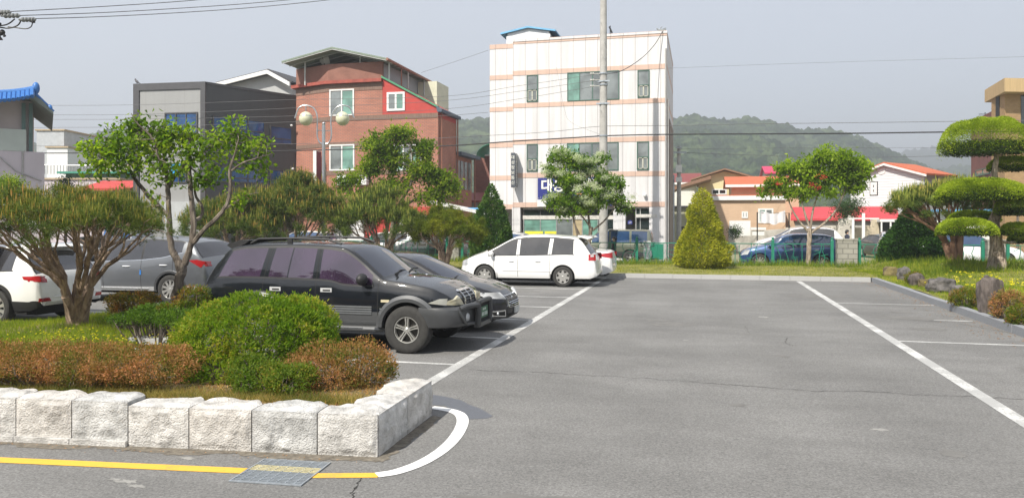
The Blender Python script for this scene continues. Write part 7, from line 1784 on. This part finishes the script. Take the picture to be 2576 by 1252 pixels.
for x0, x1, lb in ((1131,1157,'grey block pillar left of the narrow dark fir'), (2104,2155,'wide grey block pillar right of the slim tree'), (2480,2524,'grey block pillar partly hidden by the topiary trunk')):
    a, b = FY(x0, 640, YF).x, FY(x1, 640, YF).x; q = MB(); q.box(a, b, YF-.22, YF+.22, -.2, 1.24); q.box(a-.02, b+.02, YF-.24, YF+.24, 1.24, 1.30); o = q.build('fence_pillar', blockm); tag(o, lb, 'pillar', 'fence pillars')
# twin-globe street lamp
d_ = 36.3; lp_ = Thing('street_lamp', tuple(W(816, 680, d_).xy)+(0.1,), 'steel street lamp with two cream globes under curved arms, before the brick building', 'street lamp')
steel = M('stainless', (.48,.49,.50), .28, .1, 12, metal=.9); cr = lambda u, v, o=0: W((1000+u/1.391)/1.59, (100+v/1.391)/1.59, d_+o)
q = MB(); p = cr(410, 555); q.tube([(p.x, p.y, 0), (p.x, p.y, 1.0)], .11, 12); q.tube([(p.x, p.y, 1.0), (p.x, p.y, p.z)], .085, 12); q.ell(cr(411, 548), (.09,.09,.07), 10, 8); q.ell(cr(411, 600), (.10,.10,.03), 10, 6); lp_.part(q, 'pole', steel, smooth=True)
for s_, gx2, pts in ((-1, 311, ((402,662),(384,648),(374,615),(374,560),(372,500),(352,462),(312,448),(272,462),(250,520))), (1, 515, ((420,664),(442,650),(453,610),(450,540),(456,500),(480,462),(515,448),(556,462),(579,518)))):
    q = MB(); q.tube(catmull([cr(*p) for p in pts], 6), .035, 8); arm = lp_.part(q, 'curved_arm', steel, smooth=True)
    q = MB(); q.tube([cr(gx2, 450), cr(gx2, 490)], .025, 8); q.lathe([(.05,.17),(.07,.10),(.16,.08),(.30,.0),(.31,-.03),(0,-.03)], cr(gx2, 505), 'Z', 20); lp_.part(q, 'lamp_cap', steel, smooth=True)
    q = MB(); q.ell(cr(gx2, 522), (.325,.325,.34), 22, 14); lp_.part(q, 'lamp_globe', M('globe_cream', (.60,.60,.42), .35, .04, 3), smooth=True)
q = MB(); q.tube([cr(376, 588), cr(446, 588)], .02, 6); lp_.part(q, 'cross_bar', steel)
# power poles
conp = M('concrete_pole', (.40,.39,.37), .85, .18, 3, bump=.3, bscale=20)
def lathe_pole(name, x, y, z0, z1, r0, r1, label):
    t = Thing(name, (x, y, z0), label, 'utility pole'); q = MB(); n = 10; q.lathe([(r0+(r1-r0)*i/n, z0+(z1-z0)*i/n) for i in range(n+1)], (x, y, 0), 'Z', 20); t.part(q, 'pole', conp, smooth=True); return t
YP_ = 38.5; bx = FY(1518, 600, YP_).x
pp = lathe_pole('utility_pole', bx, YP_, ZS, 15.5, .235, .155, 'tall concrete utility pole standing before the white building, rising out of the picture')
def fz(x, y): return FY(x, y, YP_)
q = MB()
for y in (186, 206, 214, 262, 342): z = fz(1513, y).z; q.lathe([(.215,z-.04),(.235,z-.03),(.235,z+.03),(.215,z+.04)], (bx, YP_, 0), 'Z', 16)
for y in (206, 262): z = fz(1513, y).z; q.box(bx-.34, bx+.34, YP_-.21, YP_-.15, z-.035, z+.035)
pp.part(q, 'clamp_bands', galv)
q = MB()
for y in (188, 204, 219):
    z = fz(1500, y).z; x = bx-.42; q.tube([(x-.02, YP_-.3, z), (bx-.15, YP_-.2, z)], .018, 6)
    for k in range(3): q.ell((x-.05-k*.07, YP_-.3, z), (.03,.06,.06), 10, 6)
pp.part(q, 'insulators', M('porcelain', (.55,.54,.50), .3, .1, 8))
q = MB()
for y in (110, 60, 170, 280, 150): z = fz(1513, y).z; q.tube([(bx+.1*(1 if y % 4 else -1), YP_-.15, z), (bx+.1*(1 if y % 4 else -1), YP_-.34, z+.02)], .012, 5)
pp.part(q, 'climbing_bolts', galv)
p1_ = W(1708, 600, 50); sp_ = lathe_pole('utility_pole', p1_.x, p1_.y, ZS, zz(368, 50), .17, .11, 'slim weathered utility pole with two small white boxes right of the white building')
q = MB(); 
for y0, y1 in ((416,434),(446,458)): q = MB(); q.box(p1_.x-.2, p1_.x+.2, p1_.y-.35, p1_.y-.15, zz(y1,50), zz(y0,50)); sp_.part(q, 'meter_box', white_fr)
q = MB(); q.box(p1_.x-.5, p1_.x+.5, p1_.y-.2, p1_.y-.12, zz(386,50), zz(382,50)); q.box(p1_.x-.2, p1_.x+.2, p1_.y-.25, p1_.y-.15, zz(374,50), zz(371,50)); q.tube([(p1_.x-.35, p1_.y-.1, ZS), (p1_.x-.35, p1_.y-.1, zz(440,50))], .07, 8); sp_.part(q, 'cross_arm', galv)
# pole fittings at the upper left corner: a pole just outside the picture carries them
p0 = W(-40, 60, 15.0); up = lathe_pole('utility_pole', p0.x, p0.y, 0, 7.2, .17, .12, 'utility pole just outside the left edge whose arm and insulators reach into the corner')
q = MB(); e_ = W(10, 62, 15.0); q.box(p0.x-.1, e_.x, p0.y-.04, p0.y+.04, zz(66,15), zz(60,15)); up.part(q, 'cross_arm', dark_m)
q = MB()
for x, y, L_ in ((0,48,34),(12,61,48),(58,76,40)):
    a, b = W(x-10, y*.66, 15.0), W(x+L_*.8, y*.655, 15.0); q.tube([a, b], .022, 6)
    for k in range(4): c = a.lerp(b, .25+k*.2); q.ell(c, (.035,.05,.05), 10, 6)
up.part(q, 'strain_insulators', M('porcelain_dark', (.20,.21,.21), .4, .2, 10))
q = MB(); q.tube(catmull([W(*p, 15) for p in ((37,48),(25,58),(10,64),(-20,66))], 5), .014, 5); q.tube(catmull([W(*p, 15) for p in ((54,50),(45,64),(25,71),(5,70),(-30,62))], 5), .014, 5); q.tube(catmull([W(*p, 15) for p in ((82,58),(78,68),(65,73),(40,70),(20,68))], 5), .011, 5); q.box(W(80,50,15).x, W(87,50,15).x, W(80,50,15).y-.03, W(80,50,15).y+.03, zz(58,15), zz(48,15)); up.part(q, 'jumper_cables', dark_m)
q = MB(); q.tube([W(-10,90,15), W(8,85,15), W(12,92,15)], .03, 6); q.prism([(W(-20,0,15).x, zz(102,15)), (W(10,0,15).x, zz(102,15)), (W(0,0,15).x, zz(90,15))], lambda x, z: (x, p0.y-.08, z), lambda x, z: (x, p0.y+.08, z)); q.ell(W(6,82,15), (.05,.05,.06), 8, 6); up.part(q, 'cut_out_switch', dark_m)
wirem = M('wire_black', (.02,.02,.022), .6); wireg = M('wire_grey', (.12,.12,.125), .6)
def wire(P, r, label, mt=wirem, group='overhead wires'):
    q = MB(); q.tube(catmull(P, 8), r, 5); o = q.build('overhead_wire', mt, smooth='all'); tag(o, label, 'wire', group)
wire([fz(x, y) for x, y in ((-500,392),(0,386),(400,384),(740,379),(1100,368),(1300,355),(1500,343),(1513,342),(1700,338),(2100,336),(2410,332),(2700,331),(3200,333))], .032, 'thick black bundled cable crossing the whole view just above the trees')
wire([fz(x, y) for x, y in ((-500,372),(0,368),(740,362),(1228,341),(1400,330),(1512,318),(1700,316),(1900,312),(2300,307),(2600,303),(3200,300))], .012, 'thin clipped cable running above the thick black cable', wireg)
for k, (pts, lb) in enumerate(((((-400,270),(0,266),(340,264),(740,251),(1110,243),(1300,217),(1495,188)), 'highest of the three thin wires tied to the tall pole insulators'), (((-400,292),(0,289),(340,288),(740,272),(1110,254),(1300,231),(1495,203)), 'middle of the three thin wires tied to the tall pole insulators'), (((-400,322),(0,303),(340,300),(740,292),(1110,275),(1300,250),(1495,218)), 'lowest of the three thin wires tied to the tall pole insulators'), (((-400,330),(0,322),(340,319),(760,306),(1100,292),(1228,283)), 'faint wire below the three insulator wires at the left'))):
    wire([fz(*p) for p in pts], .010, lb, wireg)
wire([fz(1516,186), FY(1560,180,40), FY(1610,150,42), FY(1645,115,43.3), FY(1668,78,43.95)], .022, 'sagging service cable from the tall pole to the white roof corner', wireg)
wire([FY(1060,183,46), FY(1140,157,45.3), FY(1228,127,44.6)], .010, 'thin wire from the brick building roof to the white building', wireg)
wire([W(1712,384,50), W(2100,396,56), W(2400,392,60), W(2700,386,64)], .014, 'grey wire from the slim pole across the hill to the right', wireg)
wire([W(1712,375,50), W(2050,372,56), W(2576,372,62)], .009, 'finer grey wire above it from the slim pole', wireg)
wire([FY(1680,172,44), W(2000,160,42), W(2300,151,40), W(2620,142,36)], .006, 'faint single wire high on the right of the sky', wireg)
wire([fz(1400,170), fz(1420,275), fz(1440,310), fz(1520,342)], .005, 'hair-thin slanting wire across the white facade', wireg)
for k, (pts, lb) in enumerate(((((20,30),(240,18),(440,5),(560,-6),(900,-40)), 'topmost heavy line leaving the corner insulators'), (((40,40),(240,33),(440,22),(640,8),(900,-16)), 'middle heavy line leaving the corner insulators'), (((64,48),(240,43),(440,33),(640,19),(830,0),(1000,-22)), 'lowest heavy line leaving the corner insulators'))):
    wire([W(x, y, 15+.006*x) for x, y in pts], .0085, lb, wireg, 'heavy lines at the upper left')
# scooter and chair on the pavement
p = FY(1630, 620, 37.4); sc = Thing('scooter', (p.x, p.y, ZS), 'white scooter with a clear windshield parked behind the olive off-road car', 'scooter')
q = MB(); 
for y in (-.62, .62): q.lathe([(.10,-.05),(.17,-.06),(.23,-.05),(.25,0),(.23,.05),(.17,.06),(.10,.05)], (p.x, p.y+y, ZS+.25), 'X', 20)
sc.part(q, 'wheels', tyre_m, smooth=True)
q = MB(); q.ell((p.x, p.y-.38, ZS+.72), (.20,.14,.36), 12, 10); q.ell((p.x, p.y+.42, ZS+.62), (.19,.42,.18), 12, 8); q.box(p.x-.16, p.x+.16, p.y-.3, p.y+.3, ZS+.25, ZS+.33); q.ell((p.x, p.y-.60, ZS+.45), (.10,.2,.08), 10, 6); sc.part(q, 'body', white_fr, smooth=True)
q = MB(); q.ell((p.x, p.y+.35, ZS+.82), (.15,.38,.06), 12, 6); sc.part(q, 'seat', dark_m, smooth=True)
q = MB(); q.tube([(p.x-.33, p.y-.30, ZS+1.08), (p.x-.15, p.y-.40, ZS+1.02), (p.x+.15, p.y-.40, ZS+1.02), (p.x+.33, p.y-.30, ZS+1.08)], .02, 6); 
for s_ in (-1, 1): q.ell((p.x+s_*.30, p.y-.42, ZS+1.22), (.07,.02,.05), 8, 6); q.tube([(p.x+s_*.26, p.y-.32, ZS+1.08), (p.x+s_*.30, p.y-.42, ZS+1.22)], .01, 5)
sc.part(q, 'handlebar', dark_m, smooth=True)
q = MB(); q.box(p.x-.17, p.x+.17, p.y-.50, p.y-.49, ZS+1.0, ZS+1.32); sc.part(q, 'windshield', lens_clear)
p = FY(1653, 640, 37.8); ch = Thing('chair', (p.x, p.y, ZS), 'green plastic chair on the pavement by the building entrance', 'chair'); q = MB(); q.box(p.x-.3, p.x+.3, p.y-.05, p.y, ZS+.42, ZS+1.15); ch.part(q, 'backrest', fgreen); q = MB(); q.box(p.x-.3, p.x+.3, p.y-.5, p.y-.051, ZS+.40, ZS+.46); ch.part(q, 'seat', fgreen)
for sx in (-.27, .27):
    for sy in (-.46, -.04): q = MB(); q.tube([(p.x+sx, p.y+sy, ZS), (p.x+sx*.95, p.y+sy, ZS+.40)], .02, 6); ch.part(q, 'leg', fgreen)
# blue truck behind
p = W(440, 575, 34); tr = Thing('truck', (p.x, p.y, 0), 'small truck with blue drop-side bed behind the grey crossover', 'truck')
bt = paint('paint_truck_blue', (.02,.14,.42), .1, .4, dust=.3)
q = MB(); q.box(p.x-1.7, p.x+1.3, p.y-.85, p.y+.85, .85, 1.25); 
for i in range(9): q.box(p.x-1.68+i*.36, p.x-1.60+i*.36, p.y-.88, p.y-.852, .85, 1.25)
q.box(p.x-1.74, p.x+1.34, p.y-.89, p.y-.853, 1.22, 1.29); q.box(p.x-1.74, p.x+1.34, p.y+.80, p.y+.89, 1.22, 1.29); tr.part(q, 'cargo_bed', bt)
q = MB(); q.prism([(-3.2,.5),(-1.8,.5),(-1.8,1.95),(-2.85,1.95),(-3.2,1.2)], lambda x, z: (p.x+x, p.y-.82, z), lambda x, z: (p.x+x, p.y+.82, z)); cb = tr.part(q, 'cab', bt)
q = MB(); q.box(-2.75+p.x, -2.0+p.x, p.y-.835, p.y-.825, 1.25, 1.8); pt(q, 'side_window', tint, cb)
q = MB(); q.box(p.x-1.78, p.x-1.70, p.y-.7, p.y+.7, 1.25, 2.05); q.tube([(p.x-1.74, p.y-.75, 2.0), (p.x-1.74, p.y+.75, 2.0)], .04, 6); tr.part(q, 'headboard_guard', white_fr)
for x in (-2.5, .4):
    for s_ in (-1, 1): q = MB(); q.lathe([(.2,s_*.1),(.33,s_*.11),(.36,.0),(.33,-s_*.11)], (p.x+x, p.y+s_*.72, .36), 'Y', 20); tr.part(q, 'wheel', tyre_m, smooth=True)
q = MB(); q.box(p.x-3.1, p.x+1.2, p.y-.5, p.y+.5, .45, .849); tr.part(q, 'chassis', under_m)
# people
skin = M('skin', (.50,.33,.24), .6, .05, 4); hair = M('hair_black', (.012,.011,.012), .5, .3, 30)
def person(label, x, y, z0, H, rz, top, legs, stride=.22):
    t = empty('person', (x, y, z0), rz, label, 'person'); k = H/1.7
    J = [(0,0,.93,.13,.11),(0,0,1.05,.12,.10),(0,0,1.22,.14,.11),(0,0,1.38,.15,.10),(0,0,1.47,.06,.06),(0,.02,1.53,.052,.055),(0,.02,1.60,.078,.092),(0,.015,1.67,.06,.07)]
    ed = [(i, i+1) for i in range(7)]
    def ch(par, pts):
        for p_ in pts: J.append(p_); ed.append((par, len(J)-1)); par = len(J)-1
        return par
    ch(0, [(.09,0,.86,.10,.10),(.095,stride*.5,.50,.06,.065),(.095,stride*.75,.30,.055,.055),(.095,stride,.08,.04,.045),(.095,stride+.13,.035,.04,.03)])
    ch(0, [(-.09,0,.86,.10,.10),(-.095,-stride*.2,.50,.06,.065),(-.095,-stride*.7,.30,.055,.055),(-.095,-stride,.08,.04,.045),(-.095,-stride+.13,.035,.04,.03)])
    hands = [ch(3, [(.17,0,1.38,.055,.055),(.21,-.05,1.14,.045,.045),(.20,.06,.92,.03,.03),(.20,.09,.85,.028,.036)]), ch(3, [(-.17,0,1.38,.055,.055),(-.21,.04,1.14,.045,.045),(-.20,.16,.94,.03,.03),(-.20,.19,.88,.028,.036)])]
    me = bpy.data.meshes.new('body'); me.from_pydata([(j[0]*k, j[1]*k, j[2]*k) for j in J], ed, []); o = bpy.data.objects.new('body', me); C.objects.link(o)
    md = o.modifiers.new('s', 'SKIN'); md.use_smooth_shade = True
    for i, j in enumerate(J): me.skin_vertices[0].data[i].radius = (j[3]*k, j[4]*k)
    me.skin_vertices[0].data[0].use_root = True; o.modifiers.new('u', 'SUBSURF').levels = 2
    me2 = bpy.data.meshes.new_from_object(o.evaluated_get(bpy.context.evaluated_depsgraph_get())); bpy.data.objects.remove(o)
    bm = bmesh.new(); bm.from_mesh(me2)
    fing = MB()
    for h_, s_ in zip(hands, (1, -1)):
        c_ = Vector(J[h_][:3]); 
        for f in range(4): a = c_+Vector((.0, (f-1.5)*.018, -.02)); fing.tube([a*k, (a+Vector((-s_*.004, .008, -.045-.006*(f in (1,2)))))*k, (a+Vector((-s_*.018, .014, -.075-.008*(f in (1,2)))))*k], [.009*k,.008*k,.006*k], 5)
        fing.tube([(c_+Vector((0,.035,.02)))*k, (c_+Vector((-s_*.008,.058,-.012)))*k, (c_+Vector((-s_*.01,.060,-.035)))*k], [.010*k,.009*k,.007*k], 5)
    fm = bpy.data.meshes.new('f'); fm.from_pydata(fing.v, [], fing.f); bm.from_mesh(fm)
    for m_ in (skin, top, legs, dark_m): me2.materials.append(m_)
    for f in bm.faces:
        z = f.calc_center_median().z/k; x_ = abs(f.calc_center_median().x)/k; f.smooth = True
        f.material_index = 0 if z > 1.475 or (x_ > .15 and z < .92) else 1 if z > .88 else 2 if z > .09 else 3
    bm.to_mesh(me2); bm.free(); o = bpy.data.objects.new('body', me2); C.objects.link(o); o.parent = t
    q = MB(); q.ell((0, -.005*k, 1.655*k), (.092*k, .108*k, .085*k), 14, 10); q.ell((0, -.07*k, 1.60*k), (.075*k,.055*k,.10*k), 12, 8); pt(q, 'hair', hair, t, True)
    q = MB(); q.ell((0, .098*k, 1.555*k), (.058*k, .03*k, .05*k), 12, 8); pt(q, 'face_mask', M('mask_white', (.75,.76,.78), .8), t, True)
    q = MB()
    for s_ in (-1, 1): q.ell((s_*.032*k, .103*k, 1.615*k), (.012*k,.008*k,.006*k), 8, 6)
    pt(q, 'eyes', hair, t, True); q = MB(); q.ell((0, .115*k, 1.59*k), (.010*k,.014*k,.02*k), 8, 6)
    for s_ in (-1, 1): q.ell((s_*.088*k, .01*k, 1.60*k), (.01*k,.02*k,.03*k), 8, 6)
    pt(q, 'nose_and_ears', skin, t, True)
    return t
blk = M('cloth_black', (.012,.012,.014), .9, .2, 12); navy_c = M('cloth_navy', (.03,.035,.06), .9, .2, 12)
p = FY(1545, 620, 36.5); w_ = person('woman in black with white mask and tied-back hair, walking left behind the green fence', p.x, p.y, ZS, 1.50, R(90), blk, blk)
q = MB(); q.ell((0,-.125*.88,1.60*.88), (.035,.04,.04), 10, 8); pt(q, 'hair_bun', hair, w_, True)
p = W(2131, 600, 44.0); person('dark-haired person in a mask whose head shows above the rear of the blue car', p.x, p.y, ZS, 1.72, R(-70), navy_c, blk)
# hills
def ridge(name, prof, d, depth, res, mt, jag, z0=-8, base=0.35):
    q = MB(); xs_ = np.arange(prof[0][0], prof[-1][0], res[0]); m = res[1]; V_ = []; Fs = []
    for x in xs_:
        yt = ip(prof, x)
        for j in range(m+1):
            t = j/m; dd = d*(base+(1-base)*t) if j <= m-6 else d*(1+.03*(j-m+6)); h = HC-(yt-HY)/F_*d
            tt = min(1, j/(m-6)); p = W(x, HY, dd); fall = (tt**1.15) if j <= m-6 else 1-(j-m+6)*.06
            nz_ = mn.fractal(Vector((p.x, p.y, 0))*.012, .9, 2.1, 5); z = h*fall*(1+.16*nz_*math.sin(math.pi*min(1, tt)))+jag*(abs(mn.noise(Vector((p.x, p.y, 0))*.11))*1.4+abs(mn.noise(Vector((p.x, p.y, 4))*.27))*.9)
            V_.append((p.x, p.y, z if j else -4))
    for i in range(len(xs_)-1):
        for j in range(m): a = i*(m+1)+j; Fs.append((a, a+m+1, a+m+2, a+1))
    o = npmesh(name, np.array(V_), np.array(Fs), mt, None, 'structure', True); return o
def forest(name, a, b, c, rock):
    m, t, bs = newmat(name); g = nd(t, 'ShaderNodeNewGeometry')
    def nz(sc, det): 
        n = nd(t, 'ShaderNodeTexNoise'); n.inputs['Scale'].default_value = sc; n.inputs['Detail'].default_value = det; n.inputs['Roughness'].default_value = .7; t.links.new(g.outputs['Position'], n.inputs['Vector']); return n.outputs['Fac']
    v = nd(t, 'ShaderNodeTexVoronoi'); v.inputs['Scale'].default_value = .16; t.links.new(g.outputs['Position'], v.inputs['Vector']); sc_ = nd(t, 'ShaderNodeSeparateColor'); t.links.new(v.outputs['Color'], sc_.inputs[0])
    ad = nd(t, 'ShaderNodeMath', operation='MULTIPLY_ADD'); t.links.new(nz(.02, 6), ad.inputs[0]); ad.inputs[1].default_value = 1.1; m3 = nd(t, 'ShaderNodeMath', operation='MULTIPLY'); t.links.new(sc_.outputs[0], m3.inputs[0]); m3.inputs[1].default_value = .35; t.links.new(m3.outputs[0], ad.inputs[2])
    r = ramp(t, [(.45, a), (.72, b), (.95, c)]); t.links.new(ad.outputs[0], r.inputs[0])
    rk = ramp(t, [(.70, (0,0,0)), (.73, (1,1,1))]); t.links.new(nz(.045, 4), rk.inputs[0])
    mx = nd(t, 'ShaderNodeMix', data_type='RGBA'); t.links.new(rk.outputs[0], mx.inputs['Factor']); t.links.new(r.outputs[0], mx.inputs[6]); mx.inputs[7].default_value = (*rock, 1)
    t.links.new(mx.outputs[2], bs.inputs['Base Color']); bs.inputs['Roughness'].default_value = 1; bs.inputs['Specular IOR Level'].default_value = 0
    bp = nd(t, 'ShaderNodeBump'); bp.inputs['Strength'].default_value = 1; bp.inputs['Distance'].default_value = 2.5; t.links.new(nz(.25, 4), bp.inputs['Height']); t.links.new(bp.outputs[0], bs.inputs['Normal'])
    return m
fo = forest('forest', (.010,.022,.010), (.026,.048,.016), (.085,.12,.045), (.30,.27,.24))
ridge('hills', [(-900,430),(-300,400),(0,385),(130,372),(200,360),(260,346),(320,340),(380,348),(500,370),(800,352),(1000,330),(1140,320),(1190,318),(1228,316),(1400,325),(1600,330),(1680,320),(1715,310),(1755,306),(1790,314),(1840,322),(1890,312),(1930,322),(1985,333),(2025,344),(2075,341),(2130,350),(2180,366),(2230,386),(2290,412),(2340,434),(2420,470),(2520,505),(2700,530),(3200,552)], 620, 400, (3.2, 80), fo, 3.6)
ridge('far_hills', [(1900,470),(2150,430),(2300,396),(2400,388),(2480,386),(2560,394),(2700,380),(3000,400),(3600,430)], 1500, 600, (6, 34), forest('forest_far', (.012,.026,.010), (.022,.042,.012), (.04,.06,.02), (.05,.06,.03)), 9, base=.5)
ridge('middle_hills', [(2250,470),(2350,440),(2440,430),(2520,428),(2600,436),(2800,450),(3400,500)], 900, 500, (4, 40), fo, 6, base=.5)
# pale air
hz, t, b_ = newmat('haze_air'); t.nodes.remove(b_); pv = nd(t, 'ShaderNodeVolumePrincipled'); pv.inputs['Color'].default_value = (.88,.93,1,1); pv.inputs['Density'].default_value = .0012; pv.inputs['Anisotropy'].default_value = .25
t.links.new(pv.outputs[0], t.nodes['Material Output'].inputs['Volume'])
q = MB(); q.box(-2400, 2400, -700, 2700, -12, 168); o = q.build('haze', hz, kind='stuff'); o['label'] = 'thin pale haze in the air over the hills'; o['category'] = 'haze'

# unseen building and trees, added behind the viewpoint to darken reflections in the parked cars
ob = Thing('reflection_building', (-4, -22, 0), 'tan office building added behind the viewpoint to give the parked cars something dark to reflect', 'building')
q = MB(); q.box(-34, 24, -32, -22, 0, 8.5); ob.part(q, 'wall', M('wall_tan', (.24,.20,.15), .9, .15, 1)); q = MB()
for i in range(18):
    for z in (1.2, 5.0): q.box(-32+i*3.1, -30.2+i*3.1, -22.0, -21.95, z, z+1.9)
ob.part(q, 'window_rows', glz_dark)
for x in (-27, -18, -11, -3, 6):
    leafy_b = Thing('garden_tree', (x, -16.5, 0), 'round dark tree among five added behind the viewpoint for car reflections, number from the west: %s' % {-27:'first',-18:'second',-11:'third',-3:'fourth',6:'fifth'}[x], 'tree', 'trees added behind the viewpoint for reflections'); q = MB(); q.tube([(x,-16.5,0),(x,-16.4,4.4),(x+.3,-16.6,8)], [.28,.2,.08], 8); leafy_b.part(q, 'trunk', bark)
    n = 1400; P = unit(rng.normal(size=(n,3)))*rng.uniform(.5,1,(n,1))*np.array([3.6,3.0,3.6])+np.array([x,-16.5,8.5+x*.07]); o = leaves('crown', P, rng.normal(size=(n,3)), .8, .6, MC['dark_leaf'], leafy_b.e); o.location = -leafy_b.off
